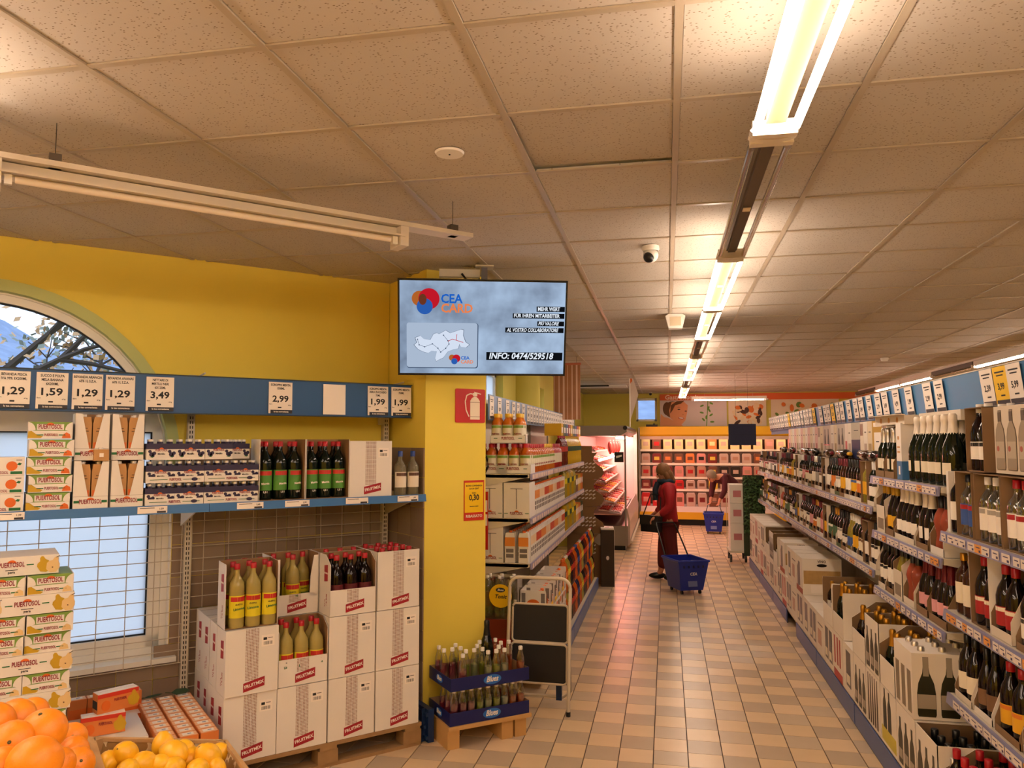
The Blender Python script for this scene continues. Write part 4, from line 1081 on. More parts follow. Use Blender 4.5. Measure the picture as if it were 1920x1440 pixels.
# ---------------------------------------------------------------- pear juice stack on the floor
PLp = pack_long(.39,.27,.09,'pera'); PTp = pack_tray(.194,.27,.092, green_l, yel_pear, cream_fl)
inst(pallet(.56, .6, .125, 5, 3), WL(.065, .49, 0), RL, 'wooden pallet under the stack of pear juice cases', 'pallet')
z = .127; k = 0; kinds = ['A','B','A','B','B','A','B','A','P','B','A','B']
names = ['lowest','second','third','fourth','fifth','sixth','seventh','eighth','ninth','tenth','eleventh','twelfth']
for i, kd in enumerate(kinds):
    du = rnd.uniform(-.006,.006)
    if kd == 'A':
        inst(PLp, WL(.142+du, .8-.135, z), RL+RAD(rnd.uniform(-1,1)), 'long white pear juice case, %s layer of the floor stack' % names[i], 'juice case'); z += .0915
    else:
        for s in (-1,1):
            inst(PTp if kd == 'B' else PTp, WL(.142+du+s*.0985, .8-.135-(.01 if kd=='P' and s>0 else 0), z), RL+RAD(rnd.uniform(-1.5,1.5)), '%s pear juice tray, %s layer of the floor stack' % (('left','right')[s>0], names[i]), 'juice tray')
        z += .0935
inst(PLp, WL(.075, .8-.16, z), RL+RAD(1), 'long white pear juice case lying topmost on the floor stack', 'juice case')
# ---------------------------------------------------------------- orange juice packs
OPK = T('juice_pack', MB().box(-.044,.044,-.031,.031,0,.10).mesh('pack', mat('orange_pack','d27838',.5)))
OPK.a('orange_print', B(-.044,.044,-.0317,-.031,.0,.05, or_print,'print')); OPK.a('top_fold', B(-.04,.04,-.028,.028,.10,.1012, mat('pack_top','e8b488',.5),'fold'))
OPK.a('white_patch', B(-.028,.026,-.016,.018,.1012,.1022, paper,'patch')); OPK.a('barcode', B(-.004,.014,-.006,.006,.1022,.103, mat('blue_grey_ink','8a96a8',.5),'barcode'))
for r in range(2):
    for lay in range(2):
        bx = T('juice_case', MB().box(-.17,.17,-.21,.21,0,.135).mesh('case', card)); bx.a('orange_print', disc(.05,20,1,1,or_print), 0, (0,-.2105,.07))
        inst(bx, WL(.86, .76-.43*r-.01, .03+.137*lay), RL, '%s white orange juice case under the %s loose packs' % (('lower','upper')[lay], ('front','rear')[r]), 'juice case')
for r in range(11):
    for c in range(3):
        if r in (0,) and c == 0: pass
        put = WL(.762+.098*c, .95-.0655*r, .305)
        inst(OPK, put, RL+RAD(rnd.uniform(-2,2)), 'small orange juice pack, %s row from the front, %s column beside the syrup cartons' % (['first','second','third','fourth','fifth','sixth','seventh','eighth','ninth','tenth','eleventh'][r], ['left','middle','right'][c]), 'juice pack')
RC = T('juice_case', MB().box(-.18,.18,-.13,.13,0,.36).mesh('case', card)); RC.a('orange_print', disc(.075,24,1,1,or_print), 0, (-.08,-.1305,.28)); RC.a('orange_band', B(-.18,.18,-.1307,-.13,.33,.36, or_print,'band'))
inst(RC, WL(.55, .28, .02), RL+RAD(3), 'tall orange juice case with four packs on its top, against the wall', 'juice case')
for k in range(4): inst(OPK, WL(.415+.091*k, .29, .38), RL+RAD(3), 'orange juice pack on the tall case against the wall, %s from the left' % cn[k], 'juice pack')
six = T('juice_six_pack', MB().box(-.1,.1,-.035,-.001,0,.095).box(-.1,.1,.001,.035,0,.095).mesh('packs', mat('orange_pack','d27838',.5)))
six.a('white_top', B(-.098,.098,-.034,-.003,.095,.097, paper,'top')); six.a('white_top', B(-.098,.098,.003,.034,.095,.097, paper,'top'))
six.a('red_band', B(-.1005,.1005,-.0357,-.035,.075,.095, rdp,'band')); six.a('logo', tx_pus, 0, (.01,-.0365,.055)); six.a('orange_print', disc(.022,14,1,1.2,or_print), 0, (-.06,-.036,.035)); six.a('pear_print', pearA, 0, (.075,-.036,.045)); six.a('end_print', B(-.1008,-.1,-.03,.03,.02,.06, bars_m,'print'))
RC2 = T('juice_case', MB().box(-.17,.17,-.2,.2,0,.375).mesh('case', card)); RC2.a('orange_print', disc(.075,24,1,1,or_print), 0, (-.05,-.2005,.27))
inst(RC2, WL(.52, .66, .03), RL, 'white juice case under the loose six packs', 'juice case')
inst(six, WL(.50, .70, .408), RL-RAD(2), 'loose orange juice six pack lying lower, beside the pear cases', 'juice pack')
inst(six, WL(.56, .66, .506), RL+RAD(14), 'loose orange juice six pack lying topmost with white top', 'juice pack')
lf = T('leaf', MB().prism([(-.05,0),(-.02,.018),(.03,.015),(.055,0),(.03,-.015),(-.02,-.016)], 0,.002,'xy').mesh('leaf', mat('dark_leaf','1f3a1c',.6)))
lf.a('stem', MB().tube([(-.05,0,.002),(-.08,.005,.006)], .002, 5).mesh('stem', mat('dark_leaf','1f3a1c',.6)))
inst(lf, WL(.94, .30, .43), RL+1, 'upright dark green leaf lying on the orange juice packs', 'leaf', rot=(RAD(60),0,RL))
inst(lf, WL(.80, .27, .42), RL+.3, 'flat dark green leaf lying on the orange juice packs', 'leaf')
# ================================================================ fruit crates in front
crate_w = mat('crate_wood','b08a5a',.75,noise=.2,nscale=20,bump=.2)
def crate_print(nt, b):
    tc = nt.nodes.new('ShaderNodeTexCoord'); v = nt.nodes.new('ShaderNodeTexVoronoi'); v.inputs['Scale'].default_value = 38
    g = nt.nodes.new('ShaderNodeMath'); g.operation = 'GREATER_THAN'; g.inputs[1].default_value = .62
    nt.links.new(tc.outputs['Object'], v.inputs['Vector']); nt.links.new(v.outputs['Distance'], g.inputs[0])
    mx = nt.nodes.new('ShaderNodeMixRGB'); mx.inputs['Color1'].default_value = lin('94703e'); mx.inputs['Color2'].default_value = lin('dcc8a4')
    nt.links.new(g.outputs[0], mx.inputs['Fac']); nt.links.new(mx.outputs[0], b.inputs['Base Color'])
cpm = nodes_mat('crate_printed_side', crate_print)
def crate():
    t = T('fruit_crate', MB().box(-.2,.2,-.25,.25,0,.01).mesh('floor', crate_w))
    for s in (-1,1):
        t.a('long_side', B(s*.2-.004,s*.2+.004,-.25,.25,.01,.13, cpm,'side'), label='printed crate side'); t.a('rim', B(s*.2-.008,s*.2+.008,-.255,.255,.13,.14, crate_w,'rim'))
        t.a('end_side', B(-.196,.196,s*.25-.004,s*.25+.004,.01,.13, cpm,'side')); t.a('rim', B(-.19,.19,s*.25-.008,s*.25+.008,.13,.14, crate_w,'rim'))
        for q in (-1,1): t.a('corner_post', MB().prism([(s*.196,q*.246),(s*.165,q*.246),(s*.196,q*.215)][::(1 if s*q>0 else -1)], .01,.14,'xy').mesh('post', crate_w))
    return t
CR = crate()
# display sloping 13 degrees down to the right ; crate axes: x = u, -y = n
rotc = Matrix.Rotation(RL,4,'Z') @ Matrix.Rotation(RAD(13),4,'Y')
ML = Matrix.Translation((-1.2377, 1.7737, .9479)) @ rotc
MO = Matrix.Translation(ML @ Vector((-.362, .012, 0))) @ rotc
inst(CR, ML.translation, 0, 'brown printed crate of lemons on the fruit stand', 'crate', rot=rotc.to_euler(), scale=.87)
inst(CR, MO.translation, 0, 'crate under the heap of oranges, left of the lemons', 'crate', rot=rotc.to_euler(), scale=.87)
fs = T('fruit_stand', MB().box(-.95,.25,-.45,.22,0,.70).mesh('cabinet', dark))
fs.a('top_board', B(-.97,.27,-.47,.24,.70,.72, crate_w,'board'))
fs.a('slope_board', MB().prism([(-.62,.72),(.2,.72),(.2,.895),(-.62,1.085)], -.26,.24,'xz').mesh('slope', crate_w))
inst(fs, (ML.translation.x, ML.translation.y, 0), RL, 'dark fruit stand carrying the crates of oranges and lemons', 'fruit stand')
def _skin(c1, c2, sc):
    def f(nt, b):
        tc = nt.nodes.new('ShaderNodeTexCoord'); n1 = nt.nodes.new('ShaderNodeTexNoise'); n1.inputs['Scale'].default_value = 14
        n2 = nt.nodes.new('ShaderNodeTexNoise'); n2.inputs['Scale'].default_value = sc
        mx = nt.nodes.new('ShaderNodeMixRGB'); mx.inputs['Color1'].default_value = lin(c1); mx.inputs['Color2'].default_value = lin(c2)
        bp = nt.nodes.new('ShaderNodeBump'); bp.inputs['Strength'].default_value = .25; bp.inputs['Distance'].default_value = .002
        for n_ in (n1, n2): nt.links.new(tc.outputs['Object'], n_.inputs['Vector'])
        nt.links.new(n1.outputs['Fac'], mx.inputs['Fac']); nt.links.new(mx.outputs[0], b.inputs['Base Color'])
        nt.links.new(n2.outputs['Fac'], bp.inputs['Height']); nt.links.new(bp.outputs[0], b.inputs['Normal'])
    return f
skin_o = nodes_mat('orange_skin', _skin('e47c08','ee9416',260), .42); skin_l = nodes_mat('lemon_skin', _skin('e0a00c','eab820',220), .4)
stem_g = mat('fruit_stem','4c4a22',.7)
def fruit_mesh(r, kind, seed):
    rr = random.Random(seed); mb = MB(); prof = []
    N = 12
    for i in range(N+1):
        a = -PI/2 + PI*i/N
        z = r*math.sin(a); x = r*math.cos(a)
        if kind == 'o': z *= .93; x *= 1.0; z -= (.04*r if i == N else 0)
        else:
            z *= 1.18
            if i >= N-1: z += r*.10; x *= 1.25
            if i == 1 or i == 0: z -= r*.05
        prof.append((max(x,.0004), z))
    mb.lathe(prof, 18)
    return mb.mesh('skin', skin_o if kind == 'o' else skin_l, smooth=True)
def fruit(name, r, kind, seed):
    t = T(name, fruit_mesh(r, kind, seed))
    t.a('stem_scar', MB().lathe([(.0005,r*(.935 if kind=='o' else 1.28)),(r*.07,r*(.93 if kind=='o' else 1.275)),(r*.09,r*(.905 if kind=='o' else 1.25))], 8).mesh('scar', stem_g))
    return t
OT = [fruit('orange', .0475, 'o', i) for i in range(3)]; LT = [fruit('lemon', .031, 'l', i+10) for i in range(3)]
oranges = [((-1.307,1.455,1.267),.0476,'large orange in the middle of the heap with its scar showing',(.35,.1,0)), ((-1.450,1.532,1.256),.0442,'orange high in the heap behind and left of the large one',(.9,.5,0)),
 ((-1.525,1.662,1.220),.0375,'orange topmost at the rear of the heap',(.9,.2,0)), ((-1.325,1.395,1.264),.0441,'orange left of and in front of the large one',(1.2,.3,.5)),
 ((-1.209,1.328,1.261),.0507,'largest orange at the very front of the heap',(2.6,.2,1)), ((-1.466,1.724,1.143),.0371,'small orange at the right rear by the crate edge',(.7,1,0)),
 ((-1.394,1.646,1.143),.0387,'orange on the right slope of the heap below the rear one',(1.3,2.1,2)), ((-1.334,1.587,1.144),.0397,'orange low on the right slope with a dark stem scar',(.5,1.0,0)),
 ((-1.281,1.327,1.247),.0379,'orange cut by the lower left corner',(.5,2,1)), ((-1.444,1.472,1.271),.0417,'orange at the far left edge of the heap',(2,.4,.1)), ((-1.314,1.508,1.177),.0368,'orange wedged between the front and right ones',(1.1,.2,.3))]
for p, r, lb, ro in oranges:
    inst(OT[0], p, 0, lb, 'orange', scale=r/.0475, rot=ro)
for i, (x, y, z) in enumerate([(-.13+.088*a,-.17+.088*b,.05) for a in range(4) for b in range(5)] + [(-.10+.085*a,-.13+.085*b,.12) for a in range(3) for b in range(4)] + [(-.05+.08*a-.04,-.10+.085*b,.175) for a in range(2) for b in range(3)]):
    p = MO @ Vector((x, y, z)); inst(OT[i%3], p, 0, 'orange lying deeper in the heap', 'orange', 'oranges deeper in the heap', rot=(i,.3*i,0), scale=.9)
lemons = [((-1.362,1.789,1.087),.0306,'lemon second from the left in the crate'),((-1.389,1.762,1.077),.0264,'lemon at the left side of the crate with its stem end showing'),((-1.318,1.802,1.059),.0330,'lemon in the middle front of the crate'),
 ((-1.342,1.912,1.063),.0292,'lemon rearmost in the crate, tilted upright'),((-1.286,1.878,1.060),.0336,'big lemon behind the middle of the crate'),((-1.263,1.918,1.031),.0323,'lemon with a brown ring, right of the middle'),
 ((-1.210,1.918,1.041),.0335,'big lemon at the right side of the crate'),((-1.243,2.028,1.010),.0246,'small lemon in the right rear corner of the crate'),((-1.288,1.821,1.051),.0281,'lemon low in the middle of the crate'),
 ((-1.288,1.926,1.052),.0256,'lemon half hidden behind the ringed one'),((-1.325,1.751,1.068),.0244,'lemon at the lower left of the crate'),((-1.179,1.906,1.019),.0250,'lemon at the lower right of the crate'),((-1.254,1.834,1.043),.0280,'lemon at the front below the ringed one'),((-1.205,1.862,1.031),.0280,'lemon at the front right')]
for i, (p, r, lb) in enumerate(lemons):
    inst(LT[i%3], p, 0, lb, 'lemon', scale=r/.031, rot=(.9+.8*i, 1.1*i, .5*i))
for i in range(30):
    p = ML @ Vector((-.13+.053*(i%6), -.16+.07*(i//6), .045)); inst(LT[i%3], p, 0, 'lemon lying in the lower layer of the crate', 'lemon', 'lemons of the lower layer', rot=(1.57,i*.8,i), scale=.9)

# ================================================================ small drinks display at the pillar
def frame_of(A, Bp):
    a = math.atan2(Bp[1]-A[1], Bp[0]-A[0]); return a
Aw = Vector((-1.325,4.671,0)); Bw = Vector((-.891,5.02,0)); ang = math.atan2(Bw.y-Aw.y, Bw.x-Aw.x); Lw = (Bw-Aw).length
cD = .35
ctr = (Aw+Bw)/2 + Vector((-math.sin(ang), math.cos(ang), 0))*cD/2
pine = mat('pine_wood','c49a60',.7,noise=.15,nscale=10)
sp_ = T('small_pallet', B(-Lw/2-.01,Lw/2+.01,-cD/2-.01,cD/2+.01,.115,.138, pine,'board'))
for x in (-Lw/2+.03, Lw*.22, Lw/2-.06):
    sp_.a('leg_board', B(x-.04,x+.04,-cD/2+.01,cD/2,0,.115, pine,'leg_board'))
inst(sp_, ctr, ang, 'small pale pine pallet under the blue soft drink trays', 'pallet')
navy = mat('navy_tray','141c5c',.4); lgb = mat('logo_blue','2a6ac0',.4)
TY = T('drink_tray', shell(Lw-.004,cD-.006,.078,t=.004).mesh('tray', navy, mat('tray_inside','b89a78',.7)))
o1 = TY.a('logo_oval', disc(.062,28,1,.48,lgb), 0, (.01,-cD/2+.002,.04)); TY.a('lettering', txtw('Blues', .048, paper, .085, .3), o1, (0,-.0015,.002))
o1 = TY.a('logo_oval', disc(.05,28,1,.48,lgb), 0, (-Lw/2+.001,0,.04), (0,0,RAD(-90))); TY.a('lettering', txtw('Blues', .04, paper, .07, .3), o1, (0,-.0015,.002))
inst(TY, (ctr.x,ctr.y,.139), ang, 'lower navy blue cardboard tray of soft drinks on the pine pallet', 'tray')
inst(TY, (ctr.x,ctr.y,.346), ang+RAD(1), 'upper navy blue cardboard tray of soft drinks', 'tray')
cols = [('pink','a02858'),('pink','b04068'),('rose','c08088'),('green','9ab83c'),('pale green','b8c89a'),('lime','a8b830'),('pale','c0c8b4'),('orange','e06a20'),('orange','d85a18'),('peach','d8a080')]
drink = {}
for lv_, z in ((0,.144),(1,.351)):
    for r in range(4):
        for c in range(9):
            if (lv_ == 1 and (r*9+c*5+r) % 7 in (0,1,3)) or (lv_ == 0 and r > 2): continue
            nm, hx = cols[min(9, c + (r%2))]
            key = nm+hx
            if key not in drink:
                t = bottle('blues', mix_glass('clear_pet','f0f0ea',.8), cap_white, mat('drink_print_'+nm, hx, .3))
                t = T('small_drink_bottle'); 
                b0 = bottle('blues', mix_glass('clear_pet','f0f0ea',.8), cap_white, None)
                t.p = list(b0.p); t.a('drink', MB().lathe([(.0005,.003),(.0235,.004),(.025,.06),(.0245,.11),(.0005,.111)],10).mesh('drink', liquid('drink_'+key, hx, .6), smooth=True), label=nm+' drink')
                drink[key] = t
            x = -Lw/2+.045+c*(Lw-.09)/8; y = -cD/2+.04+r*.084
            p = Matrix.Rotation(ang,4,'Z') @ Vector((x,y,0))
            inst(drink[key], (ctr.x+p.x, ctr.y+p.y, z), rnd.random()*6, 'white capped %s drink bottle, %s blue tray, %s row from the front' % (nm, ('lower','upper')[lv_], cn[r]), 'bottle', '%s soft drinks, %s tray row %d' % (nm, ('lower','upper')[lv_], r+1))
wb_ = bottle('spark', dkglass, cap_black, None)
p = Matrix.Rotation(ang,4,'Z') @ Vector((.12,cD/2-.04,0))
inst(wb_, (ctr.x+p.x, ctr.y+p.y, .351), 0, 'dark wine bottle with black foil standing behind the soft drinks', 'bottle', scale=1.05)
fb = T('folded_crate', MB().box(-.28,.28,-.02,.02,0,.2).box(-.28,.28,-.035,-.02,.02,.04).box(-.28,.28,-.035,-.02,.16,.18).box(-.28,.28,-.05,-.035,.09,.11).mesh('panel', mat('blue_plastic','16305c',.4)))
fb.a('handle', B(-.08,.08,-.055,-.04,.12,.15, mat('blue_plastic','16305c',.4),'handle')); 
for k in range(5): fb.a('rib', B(-.25+.12*k,-.24+.12*k,-.045,-.02,.0,.2, mat('blue_plastic','16305c',.4),'rib'))
inst(fb, WL(2.332,.50,.002), RL, 'folded dark blue plastic crate leaning between pallet and pillar', 'folded crate', rot=(0,0,RL-RAD(90)))
# ---------------------------------------------------------------- step ladder
lw = mat('ladder_white','cfc2ae',.35,.1); tread = mat('black_rubber','16120f',.6)
ld = T('step_ladder', None)
def arch(w, h, r, y0, y1, z0=0.0):
    pts = [(-w/2,y0,z0)]; 
    for k in range(7):
        a = PI - PI/2*k/6; pts.append((-w/2+r+r*math.cos(a), y1, h-r+r*math.sin(a)))
    for k in range(7):
        a = PI/2 - PI/2*k/6; pts.append((w/2-r+r*math.cos(a), y1, h-r+r*math.sin(a)))
    pts.append((w/2,y0,z0)); return pts
ld.a('front_frame', MB().tube(arch(.44,.90,.07,-.10,.02), .0125, 8).mesh('frame', lw, smooth=True))
ld.a('rear_frame', MB().tube([(-.2,.10,.72),(-.2,.12,.09),(-.15,.12,.05),(.15,.12,.05),(.2,.12,.09),(.2,.10,.72)], .011, 8).mesh('frame', lw, smooth=True))
for z0, z1, y in ((.455,.715,-.035),(.185,.45,-.055)):
    w_ = .40
    t_ = ld.a('step', MB().box(-w_/2,w_/2,-.004,.004,z0,z1).mesh('step', tread), 0, (0,y,0), (RAD(-6),0,0), 'black ribbed rubber step')
    rr_ = []
    for cx, cz, a in ((w_/2-.025, z1-.025, 0), (-w_/2+.025, z1-.025, PI/2), (-w_/2+.025, z0+.025, PI), (w_/2-.025, z0+.025, 1.5*PI)):
        for k in range(5): rr_.append((cx+.025*math.cos(a+PI/2*k/4), -.005, cz+.025*math.sin(a+PI/2*k/4)))
    ld.a('step_rim', MB().tube(rr_, .008, 6, True).mesh('rim', lw, smooth=True), t_)
for x in (-.22,.22): ld.a('foot', MB().lathe([(.0005,0),(.016,0),(.016,.03),(.0005,.03)],8).mesh('foot', black), 0, (x,-.10,-.005))
ld.a('orange_bar', B(-.19,.19,.07,.09,.165,.185, mat('orange_red_plastic','b8401c',.4),'bar')); ld.a('blue_post', B(.1,.14,.10,.13,.03,.17, mat('blue_plastic','16305c',.4),'post'))
inst(ld, (-.905,5.50,.008), RAD(-2), 'white folded two step ladder with black treads at the shelf end', 'ladder')
# ================================================================ left gondola (drinks and juices), front faces +x
XG = -1.07; YG0, YG1 = 6.08, 10.07
def G(y, d, z): return (XG - d, y, z)       # d = depth behind the shelf front

gd = T('shelf_unit', None)
Lg = YG1-YG0
gd.a('back_panel', B(-.02,.02,0,Lg,0,2.25, metal,'back'), 0, (-.50,0,0)); 
gd.a('deck', MB().box(-.5,.17,0,Lg,.11,.14).mesh('deck', metal)); 
for k in range(3): gd.a('kick_panel', B(.165,.185,k*1.33+.006,(k+1)*1.33-.006,.01,.135, mat('kick_blue','54689c',.4),'kick'))
for z in (.915,1.27,1.62):
    gd.a('shelf_board', MB().box(-.48,-.008,0,Lg,z-.03,z).mesh('board', metal)); 
    gd.a('price_rail', MB().prism([(.0,z-.045),(.012,z-.045),(.004,z+.002),(-.004,z+.002)][::-1], 0, Lg, 'xz').mesh('rail', mat('rail_lilac','9a94b8',.4)))
    tg = MB()
    y = .03
    while y < Lg-.1:
        w = rnd.uniform(.06,.1); tg.prism([(y,z-.04),(y+w,z-.04),(y+w,z-.004),(y,z-.004)], .0125,.0135,'yz'); y += w+rnd.uniform(.01,.05)
    gd.a('price_tags', tg.mesh('tags', mat('tag_pink','e6cfc4',.5)))
    gd.a('end_bracket', MB().prism([(-.47,z-.005),(-.02,z-.005),(-.02,z-.025),(-.47,z-.12)], .0,.004,'xz').mesh('bracket', metal))
for k in range(4): gd.a('upright', B(-.52,-.46,k*1.33-.015,k*1.33+.015,0,2.28, metal,'upright'))
inst(gd, (XG, YG0, 0), 0, 'metal shelving run of juices and soft drinks behind the yellow pillar', 'shelving')
hg = T('shelf_header_sign', MB().box(-.006,.0,0,5.9,2.055,2.262).mesh('board', mat('header_blue_far','4a6f9c',.4)))
inst(hg, (XG-.33, 6.02, 0), 0, 'blue header board with price cards over the drinks shelving', 'header sign')
smalltag = {}
def small_card(pz, w=.12, yel=False, h=.185):
    k = (pz, w, yel, h)
    if k not in smalltag:
        t = T('price_card', rect(w, h, mat('promo_yellow','f0c414',.5) if yel else paper, .0015))
        t.a('footer', rect(w-.008,.022, mat('tag_footer','2a2a34',.5)), 0, (.004,-.0016,-h/2+.012)); t.a('lettering', txt(pz, .042, ink), 0, (0,-.002,-.005)); t.a('print_lines', MB().box(-w*.35,w*.35,-.0004,0,.055,.062).box(-w*.25,w*.25,-.0004,0,.04,.046).mesh('l', ink), 0, (0,-.0016,.005)); t.a('small_print', MB().box(-w*.1,w*.2,-.0004,0,-.05,-.043).mesh('l', ink), 0, (0,-.0016,0))
        smalltag[k] = t
    return smalltag[k]
ordn = ['first','second','third','fourth','fifth','sixth','seventh','eighth','ninth','tenth','eleventh','twelfth','thirteenth','fourteenth','fifteenth','sixteenth','seventeenth','eighteenth','nineteenth','twentieth']
def nth(k):
    if k < 20: return ordn[k]
    tens = {2:'twenty',3:'thirty',4:'forty',5:'fifty'}[(k+1)//10] if (k+1) % 10 else {2:'twentieth',3:'thirtieth',4:'fortieth',5:'fiftieth'}[(k+1)//10]
    return tens if (k+1) % 10 == 0 else tens+'-'+ordn[(k+1) % 10 - 1]
prices = ['1,29','0,99','1,59','2,19','1,79','0,89','2,49','3,29']
y = 6.13; k = 0
while y < 11.8:
    inst(small_card(prices[k%8], .15), (XG-.328, y, 2.158), RG, 'white price card, %s from the pillar on the drinks header board' % nth(k), 'price card'); y += [.30,.34,.28,.22,.28,.28][k] if k < 6 else .185; k += 1
# goods
orj = liquid('orange_juice','d8761c',.2); glab2 = mat('green_white_label','d8d4b8',.5)
JB = bottle('juice', orj, mat('yellow_cap','dcae20',.4), mat('juice_label','dcd4bc',.5), green_l); JB2 = bottle('juice', liquid('peach_juice','c8621c',.2), cap_red, mat('juice_label','dcd4bc',.5), green_l)
JB.a('logo', tx_pus, 0, (0,-.0475,.07)); JB2.a('logo', tx_pus, 0, (0,-.0475,.07))
def gput(t, y, d, z, lb, cat, group=None, rz=0, name=None): return inst(t, (XG-d, y, z), RG+rz, lb, cat, group)
JT = T('tray', MB().box(-.145,.145,-.1,.1,0,.004).box(-.145,.145,-.1,-.097,0,.062).box(-.145,.145,.097,.1,0,.075).box(-.145,-.142,-.1,.1,0,.075).box(.142,.145,-.1,.1,0,.075).mesh('tray', card)); 
for rz_, yy in ((0,-.1),): JT.a('logo', tx_pu, 0, (0,yy-.0015,.04)); JT.a('green_bar', gb, 0, (-.1,yy-.001,.04)); JT.a('green_bar', gb, 0, (.1,yy-.001,.04))
# near end: trays turned towards the camera (front to -y)
z1 = 1.622
for k, (x, t_) in enumerate([(XG-.145,JB2),(XG-.335,JB2)]):
    inst(JT, (x, YG0+.12, z1), 0, 'white tray of orange juice bottles at the near shelf end, %s one' % ('right','left')[k], 'tray')
    for i in range(3):
        for j in range(2): 
            inst(t_, (x-.092+.092*i if k == 0 else x-.06+.092*i-.03, YG0+.075+.092*j, z1+.005), 0, 'red capped orange juice bottle, %s end tray, %s row, %s' % (('right','left')[k], ('front','rear')[j], ('left','middle','right')[i]), 'bottle')
inst(JT, (XG-.20, YG0+.13, z1+.244), RAD(6), 'white tray of juice bottles stacked on top at the near shelf end', 'tray')
for i in range(3):
    for j in range(2): inst(JB, (XG-.20-.092+.092*i, YG0+.085+.092*j, z1+.249), 0, 'yellow capped orange juice bottle, upper end tray, %s row, %s' % (('front','rear')[j], ('left','middle','right')[i]), 'bottle')
yel_b = bottle('soda', liquid('yellow_oil','d8b018',.3), mat('yellow_cap','dcae20',.4), mat('dark_green_label','1c3c1c',.5)); red_b = bottle('soda', liquid('red_cola','6a1c10',.2), cap_red, mat('red_label','c03018',.5))
or_b = bottle('soda', liquid('orange_soda','e0661a',.25), mat('orange_cap','d8641c',.4), mat('orange_label','e07a28',.5)); cola_b = bottle('soda', mat('cola','1c0a06',.1), cap_red, mat('red_label','c03018',.5))
lemo_b = bottle('soda', liquid('lemon_soda','c8b84a',.4), cap_white, mat('lemon_label','e0cf24',.5)); blue_b = bottle('soda', mat('dark_blue_drink','14204a',.1), cap_blue, mat('blue_label','2a4a9c',.5))
seqs = [('orange juice',JB2),('orange juice',JB2),('peach juice',JB),('tomato juice',bottle('juice', liquid('tomato','a82818',.1), cap_red, mat('juice_label','dcd4bc',.5))),('red drink',red_b),('dark green labelled oil',yel_b),('yellow',yel_b)]
k = 0; y = YG0+.27
while y < YG1-.06:
    i = min(6, int((y-YG0)/(Lg)*8)); nm, t_ = seqs[i]
    for dd in ((.055,.15) if y < YG0+1.2 else (.055,)):
        gput(t_, y, dd, z1, '%s bottle on the top drinks shelf, %s place from the near end' % (nm, nth(k)), 'bottle', 'top drinks shelf place %d' % (k+1))
    if y > YG0+2.0 and k % 2 == 0:
        bx = T('drink_case', MB().box(-.09,.09,-.09,.09,0,.13).mesh('case', mat(['case_red','case_yellow','case_green','case_blue'][k//2%4], ['a82420','d8a81c','2c4c2a','24407c'][k//2%4], .5))); bx.a('label_print', rect(.12,.06, paper), 0, (0,-.091,.06))
        gput(bx, y, .12, z1+(.238 if t_.p[0][1].vertices[-1].co.z < .26 else .322), '%s coloured pack lying over the top drinks shelf bottles' % nth(k//2), 'pack')
    y += .105; k += 1
# shelf 2 and 3: white cartons at the end, then tetra packs and colourful packs
LBX = T('juice_carton_case', MB().box(-.105,.105,-.13,.13,0,.28).mesh('case', card)); LBX.a('slot_line', rect(.004,.16, ink), 0, (0,-.1305,.15)); LBX.a('slot_line', rect(.1,.004, ink), 0, (0,-.1305,.23)); LBX.a('logo', tx_pu, 0, (0,-.1318,.035)); LBX.a('logo_sun', sunm, 0, (0,-.1308,.045)); LBX.a('green_bar', gb, 0, (-.085,-.1306,.035)); LBX.a('green_bar', gb, 0, (.085,-.1306,.035))
for k, x in enumerate((XG-.115, XG-.335)): inst(LBX, (x, YG0+.14, 1.272), 0, 'white juice case with a slot at the shelf end, second shelf, %s' % ('right','left')[k], 'juice case')
inst(LBX, (XG-.33, YG0+.14, .917), 0, 'white juice case with a slot at the shelf end, third shelf', 'juice case')
def tetra(c1, c2, nm):
    t = T('juice_tetra_pack', MB().prism([(-.04,0),(.04,0),(.04,.2),(.034,.235),(-.034,.235),(-.04,.2)], -.035,.035,'xz').mesh('pack', card)); t.a('color_print', B(-.0405,.0405,-.0358,-.035,.13,.2, mat('tetra_'+nm,c1,.5),'print')); t.a('screw_cap', MB().lathe([(.013,.235),(.013,.25),(.0005,.25)],10).mesh('cap', mat('orange_cap','d8641c',.4))); t.a('print_block', MB().box(-.03,.03,-.036,-.0355,.08,.11).box(-.03,.03,-.036,-.0355,.04,.07).mesh('p', mat('grey_ink','7a726c',.6))); return t
TT = [tetra('e08a3a','x','orange'), tetra('e8c8a0','x','peach'), tetra('c8401c','x','red'), tetra('5a7a2c','x','green')]
for i, x in enumerate((XG-.06, XG-.17)):
    inst(TT[0], (x, YG0+.05, .917), 0, 'orange topped juice carton at the shelf end, third shelf, %s' % ('right','left')[i], 'juice carton')
tins = [T('snack_pack', MB().prism([(-.06,0),(.06,0),(.055,.2),(-.055,.2)], -.04,.04,'xz').mesh('pack', mat('pack_'+n, c, .35))) for n, c in (('orange','c8661c'),('dark green','26402c'),('blue','23408c'),('grey','8a8a84'),('brown','5a3a24'),('yellow','d0a828'))]
for t_ in tins: t_.a('label_print', rect(.08,.07, paper), 0, (0,-.041,.12))
tin_n = ['orange','dark green','blue','grey','brown','yellow']
